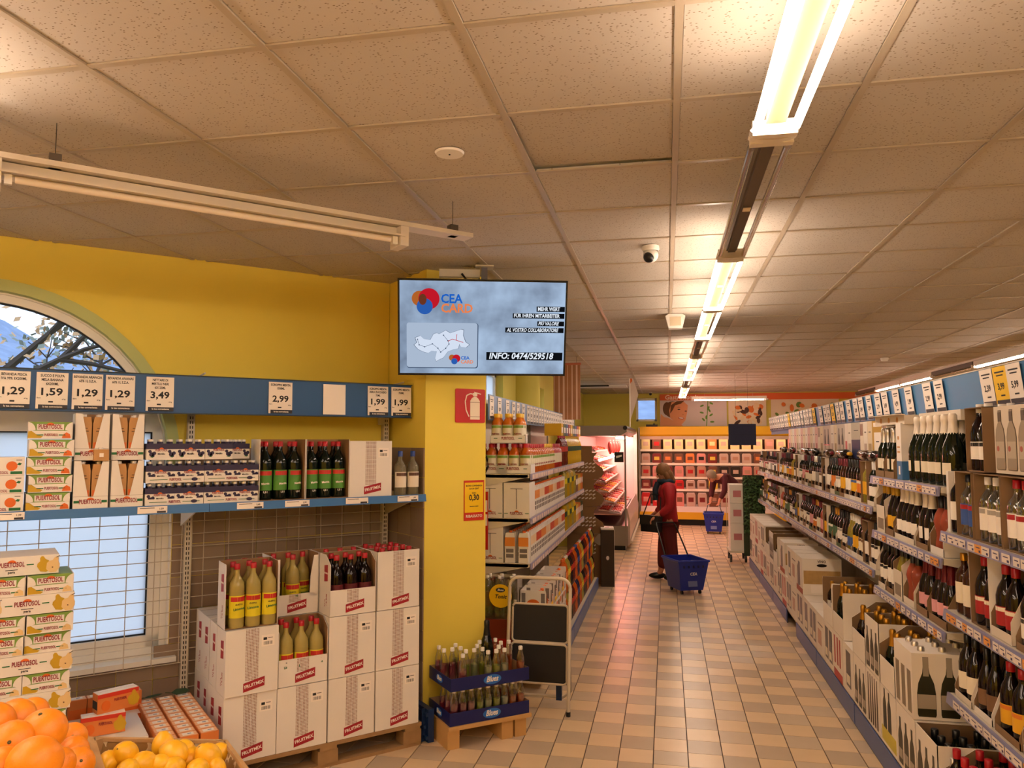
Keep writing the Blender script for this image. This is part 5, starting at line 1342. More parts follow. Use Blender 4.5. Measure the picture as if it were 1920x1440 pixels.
for si, z in enumerate((1.272, .917)):
    k = 0; y = YG0+.33 if si == 0 else YG0+.15
    while y < YG1-.07:
        f = (y-YG0)/Lg
        if f < .55:
            t_ = TT[(k//3 + si) % 3]; nm = ['orange printed','pale printed','red printed'][(k//3+si) % 3] + ' juice carton'; st = .088
        elif f < .8:
            t_ = lemo_b if (k//2) % 2 else yel_b; nm = ('lemon soda','yellow drink')[(k//2) % 2 == 0] + ' bottle'; st = .1
        else:
            q = (k//2) % 6; t_ = tins[q]; nm = tin_n[q]+' pack'; st = .13
        gput(t_, y, .05, z, '%s, %s shelf of the drinks shelving, %s place' % (nm, ('second','third')[si], nth(k)), nm.split()[-1], None)
        if y < YG0+1.3: gput(t_, y, .16, z, '%s behind the %s place, %s drinks shelf' % (nm, nth(k), ('second','third')[si]), nm.split()[-1], None)
        y += st; k += 1
# deck: soft drink multipacks
shrink = mix_glass('shrink_film','f6f2ee',.85)
decks = [('white crate of cartons',None)]
def multipack(t_, nx, ny, z, x, y, lb, pitch=.092):
    for i in range(nx):
        for j in range(ny):
            inst(t_, (x-i*pitch, y+j*pitch, z), RG, lb, 'bottle', lb)
# near end, left: cola crates behind the pillar
for l in range(3):
    z = .142+.23*l
    cr_ = T('bottle_crate', shell(.36,.26,.11,t=.006).mesh('crate', mat('crate_red','c04018',.4), mat('crate_red','c04018',.4)))
    inst(cr_, (-1.42, YG0+.0, z+.0), 0, 'orange red crate of small cola bottles beside the pillar, %s one' % ln[l], 'bottle crate')
    cb = bottle('blues', mat('cola','1c0a06',.1), cap_red, mat('red_label','c03018',.5))
    for i in range(5):
        for j in range(2):
            inst(cb, (-1.56+.066*i, YG0-.085+.07*j, z+.008), 0, 'small cola bottle with red label in the %s crate' % ln[l], 'bottle', 'cola bottles of the %s crate' % ln[l])
wat = bottle('water', mix_glass('water_pet','e8f2ee',.8), cap_white, None)
inst(T('case', MB().box(-.16,.16,-.14,.14,0,.38).mesh('base', brown)), (-1.36, YG0-.13+.36, .142), 0, 'brown cardboard case under the shrink wrapped water bottles', 'case')
t = T('bottle_pack_film', MB().box(-.15,.15,-.1,.1,.0,.30).mesh('film', shrink)); t.a('round_label', disc(.088,28,1,1,yp), 0, (.02,-.101,.17)); o1 = t.a('logo_oval', disc(.036,20,1,.5,mat('dark_oval','1c2c30',.5)), 0, (.02,-.103,.215)); t.a('lettering', txt('Blues', .022, paper, shear=.3), o1, (0,-.0012,0)); t.a('lettering', txt('Tonic', .04, ink, shear=.3), 0, (.02,-.103,.165))
inst(t, (-1.27, YG0-.19, .545), 0, 'clear film around six clear tonic bottles with round yellow label', 'bottle pack')
for i in range(3):
    for j in range(2): inst(wat, (-1.27-.095+.095*i, YG0-.19-.045+.09*j, .547), 0, 'clear tonic bottle inside the yellow labelled film pack', 'bottle', 'tonic bottles of the film pack')
bs = T('drink_case', MB().box(-.16,.16,-.11,.11,0,.40).mesh('case', mat('case_dark_red','7c2c18',.5))); bs.a('label_print', rect(.2,.12, red), 0, (0,-.112,.2))
inst(bs, (-1.27, YG0-.19, .142), 0, 'dark red drink case under the tonic bottle pack', 'case')
# white open cardboard case of orange drinks on the aisle side
WC = T('drink_tray_case', shell(.30,.20,.30,fh=.12,sh=.28,slope=False).mesh('case', card, card))
WC.a('side_print', MB().prism([(.05*math.cos(PI*k/10), .035*math.sin(PI*k/10)) for k in range(11)], -.0007,0,'xz').mesh('p', or_print), 0, (-.1505,0,.20), (0,0,RAD(-90))); WC.a('red_line', B(-.1508,-.15,-.09,.09,.185,.19, red,'l')); WC.a('hatch_print', MB().box(-.1508,-.15,-.09,-.06,.2,.28).box(-.1508,-.15,.06,.09,.2,.28).box(-.1508,-.15,-.09,.09,.01,.03).mesh('p', mat('grey_ink','7a726c',.6)))
WC.a('yellow_print', B(-.12,.0,-.1008,-.1,.13,.16, yp,'p')); WC.a('black_print', MB().box(-.13,-.1,-.1008,-.1,.17,.26).box(.1,.13,-.1008,-.1,.17,.26).mesh('p', ink))
for s in (-1,1): WC.a('cut_out', MB().box(s*.09-.02,s*.09+.02,-.1008,-.1,.03,.1).mesh('cut', brown))
WC.a('orange_print', disc(.03,16,1.4,.8,or_print), 0, (0,-.1005,.085))
for k in range(10):
    yy = YG0-.05+.22*(k//2); l = k % 2
    inst(WC, (XG+.055, yy, .142+.305*l), RG, 'white cut out case of orange drinks on the aisle side, %s layer, %s along' % (('lower','upper')[l], ordn[k//2]), 'case')
    for i in range(3):
        inst(red_b if l == 0 else or_b, (XG+.10, yy-.09+.09*i, .147+.305*l), RG, 'soft drink bottle inside the %s %s white case' % (ordn[k//2], ('lower','upper')[l]), 'bottle', 'bottles of white case %d' % (k+1), scale=.9)
pk = [(or_b,'orange soda'),(lemo_b,'lemon soda'),(cola_b,'cola'),(red_b,'red soda'),(or_b,'orange soda'),(blue_b,'dark blue drink')]
y = YG0+1.12; k = 0
while y < YG1-.1:
    t_, nm = pk[(k//2) % 6]
    for l in range(2):
        for d in (-.10,):
            gput(t_, y, d+.0, .142+.325*l, '%s bottle in the %s deck layer, %s past the white cases' % (nm, ('lower','upper')[l], nth(k)), 'bottle', 'deck %s place %d' % (('lower','upper')[l], k+1))
    y += .098; k += 1
# ---------------------------------------------------------------- cardboard wave display and dark box at the end
wv = T('cardboard_display', MB().box(-.30,-.0,.0,.02,0,1.82).box(-.3,-.29,-.25,.02,0,1.82).box(-.3,.2,-.26,.02,0,.3).mesh('back', brown))
for k in range(4):
    zz = .30+.36*k
    poly = [(-.30,zz)] + [(.0+.34*t_/14 - .04, zz+.07*math.sin(t_*.9)+.015*t_) for t_ in range(0)] 
    e = .10 if k == 0 else 0
    prof = [(-.30,zz),(.10+e,zz),(.17+e,zz+.03),(.20+e,zz+.09),(.18+e*.8,zz+.15),(.10+e*.4,zz+.20),(.06,zz+.25),(.07,zz+.30),(.12,zz+.355),(-.30,zz+.355)]
    wv.a('wavy_side', MB().prism([(p[0], p[1]) for p in prof], -.26-.0,-.25,'xz').mesh('side', brown))
    wv.a('display_shelf', MB().box(-.29,.15,-.25,0,zz,zz+.01).mesh('shelf', brown))
    sl_ = MB()
    for i in range(3):
        for j in range(6): sl_.prism([(-.2+.05*j,zz+.09+.05*i),(-.165+.05*j,zz+.105+.05*i),(-.165+.05*j,zz+.122+.05*i),(-.2+.05*j,zz+.107+.05*i)], -.2612,-.26,'xz')
    wv.a('white_print', sl_.mesh('p', paper))
    wv.a('pale_curve', MB().tube([(-.06,-.262,zz+.2),(.0,-.262,zz+.16),(.05,-.262,zz+.15),(.08,-.262,zz+.10)], .004, 5).mesh('c', mat('carton_edge','cbb48c',.7)))
inst(wv, (-1.01, 10.62, 0), RAD(-4), 'brown cardboard display stand with wavy sides at the drinks shelf end', 'display stand')
db = T('box', MB().box(-.085,.085,-.15,.15,0,.73).mesh('box', mat('dark_brown_card','3a2c1c',.6))); db.a('white_side', B(.085,.088,-.15,.15,0,.73, card,'side')); db.a('lid', B(-.085,.085,-.15,.15,.73,.75, card,'lid')); db.a('slot', B(-.03,.03,-.03,.03,.75,.752, black,'slot')); db.a('emblem', disc(.02,12,1,1.4,paper), 0, (0,-.151,.37))
inst(db, (-.79, 10.34, 0), RAD(6), 'tall narrow dark brown box with white side at the shelf corner', 'box')
# banner with wood look, hanging
bn = T('hanging_banner', MB().box(0,.37,-.01,.01,0,.75).mesh('panel', mat('wood_banner','a8724e',.6,noise=.35,nscale=6)))
for k in range(6): bn.a('plank_print', B(.06*k+.01,.06*k+.01+.008*(1+k%3),-.0112,-.01,0,.75, mat('banner_line','d8b49c',.6),'print'))
bn.a('header', B(-.01,.38,-.02,.02,.75,.78, mat('banner_top','c06a50',.5),'header'))
for y in (.05,.32): bn.a('cable', MB().tube([(y,0,.78),(y,0,H-2.18)], .002, 5).mesh('cable', dark))
inst(bn, (-1.52, 10.5, 2.18), 0, 'wood look banner panel hanging above the end of the drinks shelves', 'banner')
# ================================================================ refrigerated meat case
pinkl = emis('meat_lamp', (1.0,.42,.36), 26)
fr_m = mat('case_grey','8a8078',.4,.2); inn = mat('case_inside','e8d8d4',.4)
MC_ = T('meat_case', None)
Lm = 4.0
MC_.a('base', MB().box(-.95,0,0,Lm,.08,.42).mesh('base', fr_m)); MC_.a('plinth', B(-.9,-.05,.05,Lm-.05,0,.08, black,'plinth'))
MC_.a('canopy', MB().prism([(-.95,1.98),(-.12,1.98),(-.0,2.05),(-.02,2.16),(-.95,2.16)], 0, Lm, 'xz').mesh('canopy', fr_m)); MC_.a('back', B(-.95,-.9,0,Lm,.42,1.98, inn,'back')); MC_.a('far_end_panel', B(-.95,-.05,Lm-.03,Lm,.42,1.98, inn,'panel'))
MC_.a('top_bumper', MB().tube([(-.03,-.01,2.12),(-.03,Lm,2.12)], .04, 8).mesh('bumper', black))
MC_.a('end_glass', MB().prism([(-.94,.42),(-.02,.42),(-.02,1.98),(-.94,1.98)], .0,.008,'xz').mesh('glass', mix_glass('case_glass','fff4f2',.9)))
MC_.a('end_post', B(-.05,-.02,-.01,.02,.08,2.0, fr_m,'post')); MC_.a('end_post', B(-.05,.02,Lm-.02,Lm+.02,.08,2.1, white,'post'), label='white far post')
MC_.a('lamp', B(-.2,-.16,.1,Lm-.1,1.93,1.96, pinkl,'lamp'), label='glowing pink meat lamp'); MC_.a('lamp', B(-.5,-.46,.1,Lm-.1,1.55,1.57, pinkl,'lamp'), label='glowing pink shelf lamp')
for z, d in ((.62,.12),(.82,.22),(1.0,.32),(1.18,.38),(1.36,.44),(1.54,.50),(1.72,.55)): MC_.a('shelf', B(-.9,-d,.05,Lm-.05,z-.02,z, inn,'shelf'))
MC_.a('front_panel', MB().prism([(.0,.08),(.03,.1),(.04,.5),(-.01,.72),(-.03,.72),(.0,.5)], .02,Lm,'xz').mesh('front', mat('case_front','b8a8a0',.35,.2))); MC_.a('front_rail', MB().tube([(.055,.0,.15),(.055,Lm,.15)], .025, 8).mesh('rail', mat('rail_beige','c8b8a4',.5)))
MC_.a('black_sign', B(-.22,-.06,-.012,-.006,1.52,1.70, black,'sign')); MC_.a('sign_drawing', MB().prism([(-.19,1.59),(-.09,1.62),(-.09,1.65),(-.19,1.63)], -.014,-.0125,'xz').mesh('d', white))
inst(MC_, (-.68, 13.6, 0), 0, 'refrigerated meat case with glass end and pink lighting', 'refrigerated case')
mt = [mat('meat_pink','d0605a',.45,noise=.25,nscale=30), mat('meat_red','a83a34',.45,noise=.25,nscale=30), mat('ham_pale','dc9484',.45,noise=.2,nscale=30), mat('cheese_yellow','e8a83c',.5), mat('film_white','e8d4d8',.3)]
def tray_meat(i, w=.16):
    rr = random.Random(i); t = T('meat_tray', MB().box(-w/2,w/2,-.1,.1,0,.015).mesh('tray', white))
    mb = MB()
    for k in range(4): mb.ball((rr.uniform(-.04,.04), -.06+.04*k, .025), .04, 8, 5, (1.2,.7,.5))
    t.a('meat', mb.mesh('meat', mt[i%5], smooth=True)); return t
MT = [tray_meat(i) for i in range(5)]
mn = ['pink meat','red meat','pale ham','yellow cheese','white sausage']
for si, (z, d) in enumerate(((.622,.14),(.822,.24),(1.002,.34),(1.182,.40),(1.362,.46),(1.542,.52),(1.722,.57))):
    for k in range(9 if si < 4 else 7):
        for r in range(2):
            i = rnd.randrange(5)
            inst(MT[i], (-.68-d-.08-.19*r, 13.68+.22*k*(1+.12*k)+.02*r, z+(.01 if si else .02+.03*r)), RG, '%s pack in the meat case, %s shelf, %s place, row %s' % (mn[i], ['bottom','second','third','fourth','fifth','sixth','top'][si], ordn[k], ['one','two','three'][r]), 'meat pack', rot=(RAD(12 if si else 5),0,RG))
hs = T('hanging_sausages', MB().tube([(0,-.1,.0),(0,.1,.0)], .008, 5).mesh('bar', metal))
for k in range(5): hs.a('sausage', MB().ball((0,-.2+.1*k,-.12-.02*(k%2)), .035, 8, 8, (1,1,3)).mesh('s', mt[k%3], smooth=True))
for k in range(4): inst(hs, (-1.0, 14.0+.8*k, 1.9), 0, 'string of sausages hanging at the top of the meat case, %s' % cn[k], 'sausages')
fl_ = T('shop_flag', MB().prism([(0,0),(.16,.5),(.0,1.0)], -.004,.004,'xz').mesh('flag', mat('white_banner','d8c8bc',.6))); fl_.a('pole', MB().tube([(0,0,-.1),(0,0,1.1)], .012, 6).mesh('pole', white)); fl_.a('orange_print', MB().prism([(.01,.7),(.05,.75),(.04,.85),(.01,.9)], -.006,-.004,'xz').mesh('p', or_print))
inst(fl_, (-.66, 14.4, 2.25), 0, 'narrow white pennant on a pole above the meat case', 'pennant')

rs_ = T('shelf_end_sign', B(0,.09,-.008,0,0,.46, mat('sign_red','c01616',.35),'panel'))
for k in range(2): rs_.a('white_card', B(.02,.085,-.010,-.008,.30-.11*k,.37-.11*k+.02, paper,'card'))
inst(rs_, (-1.50, YG0-.02, 1.02), 0, 'narrow red sign with white cards on the drinks shelf end by the pillar', 'sign')
cb_ = T('cable_loop', MB().tube([(.0,0,.16),(.05,0,.15),(.085,0,.10),(.09,0,.04),(.06,0,-.02),(.0,0,-.05)], .009, 8).mesh('loop', black, smooth=True)); cb_.a('plug', B(-.02,.01,-.012,.012,.145,.175, black,'plug'))
inst(cb_, (-1.50, YG0-.03, 1.64), 0, 'black cable loop hanging at the top drinks shelf end', 'cable')
# ================================================================ end wall: chilled case, posters
gast = T('poster', B(0,6.4,-.02,0,0,.15, mat('poster_orange','d8622c',.5),'panel')); gast.a('lettering', txt('Gastronomia', .15, mat('poster_cream','f6dcc0',.5), align='LEFT', shear=.1), 0, (.12,-.022,.07))
inst(gast, (-.15, YF-.01, 2.87), 0, 'orange banner strip reading Gastronomia at the top of the end wall', 'banner')
skin_p = mat('poster_skin','e8a070',.6); hair_p = mat('poster_hair','6a4224',.6); lip = mat('poster_lip','c0423c',.6); wht = mat('poster_white','f4ece2',.6); dkp = mat('poster_dark','2c201c',.6)
ps_ = T('poster', B(0,1.56,-.015,0,0,.62, mat('poster_ground','ddd0cc',.6),'panel'))
def pp(poly, m, d, nm): ps_.a(nm, MB().prism(poly, -.0155-d, -.015, 'xz').mesh('p', m))
def ell(cx, cz, a, b, n=20, rot=0): return [(cx+a*math.cos(2*PI*k/n)*math.cos(rot)-b*math.sin(2*PI*k/n)*math.sin(rot), cz+a*math.cos(2*PI*k/n)*math.sin(rot)+b*math.sin(2*PI*k/n)*math.cos(rot)) for k in range(n)]
pp([(.02,.30),(.10,.22),(.20,.2),(.52,.02),(.55,.0),(.0,.0)][::-1], skin_p, .001, 'shoulder'); pp(ell(.30,.40,.20,.20), hair_p, .001, 'hair'); pp(ell(.17,.42,.10,.16), hair_p, .0015, 'hair_knot')
pp([(.28,.58),(.55,.60),(.66,.5),(.64,.32),(.60,.14),(.50,.03),(.38,.08),(.24,.20),(.22,.38)][::-1], skin_p, .002, 'face')
pp([(.24,.30),(.26,.5),(.40,.6),(.58,.61),(.50,.54),(.36,.5),(.30,.38)][::-1], hair_p, .003, 'fringe')
pp(ell(.45,.40,.035,.014), dkp, .003, 'eye'); pp(ell(.61,.36,.028,.012), dkp, .003, 'eye'); pp(ell(.50,.19,.07,.028, rot=-.15), lip, .003, 'mouth'); pp(ell(.50,.195,.055,.015, rot=-.15), wht, .004, 'teeth')
pp([(.39,.44),(.45,.465),(.50,.44),(.45,.455)][::-1], hair_p, .003, 'eyebrow'); pp(ell(.545,.28,.02,.012), mat('poster_shade','d08a5c',.6), .003, 'nose')
for i in range(9):
    a = i*2.3; ps_.a('leaf_print', MB().prism(ell(1.1+.12*math.cos(a), .1+.055*i, .05, .022, 10, a), -.017,-.015,'xz').mesh('p', mat('poster_leaf','6a9a3c',.6)))
ps_.a('stem_print', MB().prism([(1.08,0),(1.1,0),(1.14,.6),(1.12,.6)], -.0165,-.015,'xz').mesh('p', mat('poster_leaf','6a9a3c',.6)))
inst(ps_, (-.15, YF-.01, 2.25), 0, 'large poster with a smiling face and green leaves on the end wall', 'poster')
foodc = [('orange','e07a30'),('red','b83c28'),('cream','e8d0a8'),('green','6a8a3c'),('dark','4a2c24'),('salmon','e89a78')]
for pi_, (x0, w, ttl) in enumerate(((1.45,.86,'poster of orange and dark meats beside the face poster'),(2.42,1.5,'poster of vegetables and pasta on the end wall'),(4.3,1.9,'poster of red meat far right on the end wall'))):
    q = T('poster', B(0,w,-.015,0,0,.62, mat('poster_cream2','e8d8c0',.6),'panel'))
    r2 = random.Random(pi_+5)
    for k in range(26):
        n_, c_ = foodc[(k*(pi_+2)) % 6]
        q.a('food_print', MB().prism(ell(r2.uniform(.12,w-.12), r2.uniform(.08,.5), r2.uniform(.05,.1), r2.uniform(.03,.07), 10, r2.random()*3), -.016-.0002*k,-.015,'xz').mesh('p', mat('food_'+n_, c_, .6)))
    inst(q, (x0, YF-.01, 2.25), 0, ttl, 'poster')
# wall-mounted chilled case
yel_c = mat('case_yellow','e8a818',.4)
cc = T('chilled_case', None); Wc = 3.9; ox = -.62
cc.a('back', B(0,Wc,-.05,0,.2,2.0, mat('case_back_brown','8a6c58',.6),'back')); cc.a('plinth', B(0.02,Wc-.02,-.85,-.1,0,.14, black,'plinth')); cc.a('bottom_bumper', B(0,Wc,-.95,-.06,.14,.30, yel_c,'bumper')); cc.a('bottom_shelf', B(0,Wc,-.93,-.06,.30,.42, inn,'shelf'))
cc.a('canopy', MB().prism([(-.9,2.04),(-.86,2.0),(-.05,2.0),(-.05,2.22),(-.9,2.22)], 0,Wc,'yz').mesh('canopy', yel_c)); cc.a('canopy_lip', B(0,Wc,-.9,-.84,1.93,2.0, mat('case_lip','c8b098',.5),'lip'))
coolp = emis('chill_lamp', (1.0,.74,.60), 5.0)
cc.a('lamp', B(.1,Wc-.1,-.80,-.76,1.955,1.985, coolp,'lamp'), label='glowing canopy lamp')
for s in (0,Wc): cc.a('side_wall', B(s-.02,s+.02,-.93,0,.14,2.2, mat('case_side','8c8478',.4),'side'))
shz = [(1.70,.62),(1.385,.66),(1.075,.70),(.80,.74)]
for z, d in shz:
    cc.a('shelf', B(.02,Wc-.02,-d,-.05,z-.03,z, inn,'shelf')); cc.a('price_rail', B(.02,Wc-.02,-d-.012,-d,z-.045,z+.005, mat('cream_rail','f0e2d0',.4),'rail'))
    cc.a('shelf_lamp', B(.1,Wc-.1,-d+.03,-d+.05,z-.042,z-.03, coolp,'lamp'), label='glowing shelf lamp')
inst(cc, (ox, YF-.15, 0), 0, 'long chilled case with yellow canopy and yellow base at the end wall', 'refrigerated case')
pc = [('cream','dcc890'),('brown','7a4a34'),('dark red','7c2420'),('pink','d88a80'),('white','c4a494'),('red','c01c1c'),('orange','e08040'),('yellow','e0c048'),('dark','2c1c18'),('pale','b88870')]
def pkg(w, h, c, sub):
    t = T('food_pack', MB().prism([(-w/2,0),(w/2,0),(w/2,h*.85),(w*.4,h),(-w*.4,h),(-w/2,h*.85)], -.05,.05,'xz').mesh('pack', mat('foodpack_'+c[0], c[1], .4))); t.a('label_print', rect(w*.6,h*.35, mat('foodpack_'+sub[0], sub[1], .4)), 0, (0,-.0505,h*.5)); return t
PKG = {}
lay = {0:([0,1,0,0,0,0,6,0,0,0,0,9,0,3,0],.26), 1:([4,2,1,1,6,3,2,4,4,4,1,4,2,3,4],.22), 2:([9,3,2,3,9,9,1,8,8,3,9,5,3,4,1],.24), 3:([2,2,5,5,4,4,7,4,1,1,7,3,7,5,3],.2), 4:([5,5,5,3,4,4,1,4,5,5,7,7,5,1,4],.3)}
for si in range(5):
    z, d = (shz + [(.42,.86)])[si]
    cs, hh = lay[si]
    for k, ci in enumerate(cs):
        key = (ci, si)
        if key not in PKG: PKG[key] = pkg(.195, hh, pc[ci], pc[(ci+4+si) % 10])
        inst(PKG[key], (ox+.14+.25*k, YF-.15-d+.07, z+.001), 0, '%s food pack in the chilled case, %s shelf, %s from the left' % (pc[ci][0], ['top','second','third','fourth','bottom'][si], ordn[k]), 'food pack')
pcam = T('black_device', MB().box(-.13,.13,-.05,.05,0,.05).mesh('body', black)); pcam.a('knob', MB().ball((.05,0,.06), .02, 8, 6).mesh('k', dark))
inst(pcam, (-.33, YF-.95, 2.221), 0, 'small black device lying on the yellow canopy', 'device')
bp_ = T('navy_board', B(-.225,.225,-.01,.01,0,.36, mat('panel_navy','15224c',.5),'panel')); bp_.a('fold_line', B(-.225,.225,-.0112,-.01,.18,.182, mat('panel_navy2','0e1838',.5),'line')); bp_.a('thread', MB().tube([(-.1,0,.36),(-.1,0,H-1.82)], .0015, 4).mesh('t', dark)); bp_.a('thread', MB().tube([(.1,0,.36),(.1,0,H-1.82)], .0015, 4).mesh('t', dark))
inst(bp_, (1.26, 13.6, 1.82), 0, 'plain navy blue panel hanging at the far end of the wine shelves', 'panel')
av = T('ceiling_vent', B(-.55,.55,-.3,.3,-.02,0, white,'panel')); av.a('dark_slot', B(-.5,.2,-.31,-.29,-.03,.0, black,'slot'))
inst(av, (-1.35, 16.2, H), 0, 'pale ceiling air unit with a dark slot in the far left corner', 'air vent')
mcam = T('security_camera', MB().lathe([(.0005,0),(.04,0),(.04,-.02)],12).mesh('base', white)); mcam.a('dome', MB().ball((0,0,-.04), .035, 10, 6).mesh('dome', black, smooth=True))
inst(mcam, (-.36, 18.5, H), 0, 'tiny black dome security camera near the end wall', 'camera')
# outside: tree and hillside
bark = mat('bark','4c4238',.9); leafm = mat('autumn_leaves','c8a070',.7); leafg = mat('pale_green_leaves','8c9484',.8)
tr = T('tree', None); r3 = random.Random(3); tb_ = MB()
def branch(p, d, L_, r, dep):
    q = p + d*L_; tb_.tube([tuple(p), tuple((p+q)/2 + Vector((r3.uniform(-.05,.05),0,r3.uniform(-.05,.05)))*L_), tuple(q)], [r, r*.8, r*.6], 5)
    tips.append(q)
    if dep:
        for k in range(3):
            dd = (d + Vector((r3.uniform(-.9,.9), r3.uniform(-.5,.5), r3.uniform(-.5,.6)))).normalized(); branch(q, dd, L_*.7, r*.6, dep-1)
tips = []
branch(Vector((0,0,0)), Vector((.1,0,1)), 1.6, .12, 0); branch(Vector((.16,0,1.6)), Vector((.5,-.1,.8)).normalized(), 1.1, .07, 4); branch(Vector((.16,0,1.6)), Vector((-.5,.1,.9)).normalized(), 1.1, .07, 4); branch(Vector((.16,0,1.6)), Vector((.9,.0,.5)).normalized(), 1.1, .06, 4)
tr.a('trunk', tb_.mesh('branches', bark)); lv_m = [MB(), MB()]
for q in tips:
    for k in range(9):
        c_ = q + Vector((r3.gauss(0,.16), r3.gauss(0,.16), r3.gauss(0,.14))); a = Vector((r3.uniform(-1,1),r3.uniform(-1,1),r3.uniform(-1,1))).normalized()*.045; b = a.orthogonal().normalized()*.03
        lv_m[0 if r3.random() < .55 else 1].quad(tuple(c_-a), tuple(c_-b), tuple(c_+a), tuple(c_+b))
tr.a('leaves', lv_m[0].mesh('leaves', leafm)); tr.a('leaves', lv_m[1].mesh('leaves', leafg))
o_t = inst(tr, WL(-.9, -3.2, -.2), RL, 'bare branched tree with autumn leaves outside the arched window', 'tree')
for c_ in o_t.children:
    if c_.name.startswith('leaves'): c_['kind'] = 'stuff'
o_t = inst(tr, (-.6, 22.0, -.2), 0, 'tree with leaves outside the small end wall window', 'tree')
for c_ in o_t.children:
    if c_.name.startswith('leaves'): c_['kind'] = 'stuff'
def hill(w, h, d):
    mb = MB(); r5 = random.Random(4); n = 40; P_ = [[(-w/2+w*i/n, d*j/6, h*(j/6.)**.8*(.8+.2*math.sin(i*.5)+.1*r5.random())) for i in range(n+1)] for j in range(7)]
    for j in range(6):
        for i in range(n): mb.quad(P_[j][i], P_[j][i+1], P_[j+1][i+1], P_[j+1][i])
    return mb.mesh('hillside', mat('hillside_backdrop','7e8ea2',.95,noise=.35,nscale=1.2))
obj('hillside', hill(110, 14, 30), None, WL(0,-28,-.4), (0,0,RL), kind='structure', label='hazy wooded hillside outside the arched window')  # backdrop added so the sky behind the arch looks less bright
obj('hillside', hill(80, 14, 30), None, (0,40,-.4), (0,0,0), kind='structure', label='hazy wooded hillside beyond the end wall')  # same added backdrop, dims the sky behind the small window
obj('ground', B(-30, 30, -30, 40, -.5, -.3, mat('ground_green','6a7468',.9)), kind='structure', label='ground outside the shop')
# ================================================================ right gondola (wine), front faces -x
XW = 1.35
def Rp(y, d, z): return (XW + d, y, z)
rail_m = mat('wine_rail_lilac','8c8cae',.4)
def wine_module(y0, y1, zs, lab):
    t = T('shelf_unit', B(.47,.49,0,y1-y0,0,2.25, metal,'back'))
    t.a('deck', B(-.13,.47,0,y1-y0,.11,.145, metal,'deck'))
    for z in zs:
        t.a('shelf_board', B(.008,.47,.004,y1-y0-.004,z-.03,z, metal,'board')); t.a('price_rail', MB().prism([(-.012,z-.047),(.0,z-.047),(.004,z+.003),(-.004,z+.003)], .004,y1-y0-.004,'xz').mesh('rail', rail_m))
        ta, tb2, tc_ = MB(), MB(), MB(); y = .02
        while y < y1-y0-.09:
            w = rnd.uniform(.05,.085)
            if y0 < 5.0:
                i_ = t.a('price_tag', MB().prism([(y,z-.04),(y+w,z-.04),(y+w,z-.004),(y,z-.004)], -.0135,-.0122,'yz').mesh('tag', mat('tag_orange','e09a4c',.5) if rnd.random() > .86 else mat('tag_white','e2d6cc',.5)))
                t.a('tag_print', MB().prism([(y+w*.1,z-.036),(y+w*.35,z-.036),(y+w*.35,z-.026),(y+w*.1,z-.026)], -.0142,-.0135,'yz').prism([(y+w*.2,z-.018),(y+w*.8,z-.018),(y+w*.8,z-.014),(y+w*.2,z-.014)], -.0142,-.0135,'yz').mesh('print', mat('tag_ink','4a4468',.6)), i_)
                y += w+rnd.choice([.004,.01,.03]); continue
            (ta if rnd.random() < .86 else tc_).prism([(y,z-.04),(y+w,z-.04),(y+w,z-.004),(y,z-.004)], -.0135,-.0122,'yz')
            tb2.prism([(y+w*.1,z-.036),(y+w*.35,z-.036),(y+w*.35,z-.026),(y+w*.1,z-.026)], -.0142,-.0135,'yz'); tb2.prism([(y+w*.2,z-.018),(y+w*.8,z-.018),(y+w*.8,z-.014),(y+w*.2,z-.014)], -.0142,-.0135,'yz'); y += w+rnd.choice([.004,.01,.03])
        
        if ta.v: t.a('price_tags', ta.mesh('tags', mat('tag_white','e2d6cc',.5))); t.a('tag_print', tb2.mesh('print', mat('tag_ink','4a4468',.6)))
        if tc_.v: t.a('promo_tags', tc_.mesh('tags', mat('tag_orange','e09a4c',.5)))
        t.a('end_bracket', MB().prism([(.02,z-.03),(.47,z-.03),(.47,z-.13)], .0,.004,'xz').mesh('bracket', metal))
    for y in (0,): t.a('upright', B(.455,.51,y-.012,y+.012,0,2.27, metal,'upright'))
    inst(t, (XW, y0, 0), 0, lab, 'shelving')
    return t
mods = [(1.61,2.94),(2.94,4.27),(4.27,5.60),(5.60,6.93),(6.93,8.26),(8.26,9.59),(9.59,10.92),(10.92,12.25)]
for i, (a, b) in enumerate(mods):
    zs = (1.43,1.045,.64) if i < 2 else ((1.65,1.29,.925) if i == 2 else (1.44,1.02))
    wine_module(a, b, zs, 'metal wine shelving bay with lilac price rails, %s from the near end' % ordn[i])
kk = 0
for a, b in [(1.61,2.94),(2.94,4.27),(4.27,5.6),(5.6,6.93),(6.93,7.97),(8.56,9.6),(9.6,10.93),(10.93,12.25)]:
    t = T('kick_panel', B(-.008,.0,0,b-a-.01,.012,.14, mat('kick_blue2','4a5c90',.4),'panel')); t.a('bottom_seal', B(-.004,.004,0,b-a-.01,0,.012, black,'seal')); t.a('end_cap', B(-.0095,-.008,0,.02,.012,.14, mat('kick_blue','54689c',.4),'cap'))
    inst(t, (1.205, a+.005, 0), 0, 'blue kick panel under the wine cartons, %s from the near end' % ordn[kk], 'kick panel'); kk += 1
hw = T('shelf_header_sign', MB().prism([(0,2.045),(.008,2.045),(-.012,2.233),(-.02,2.233)], 0, 12.25-1.6, 'xz').mesh('board', mat('header_blue_right','4a82b4',.4)))
hw.a('edge_strip', B(-.024,-.008,0,10.65,2.233,2.238, metal,'edge')); hw.a('lower_strip', B(-.004,.012,0,10.65,2.038,2.045, mat('strip_blue','2a5480',.5),'strip'))
hw.a('under_panel', B(.012,.02,0,10.65,1.985,2.04, mat('under_blue','3a6088',.5),'panel'))
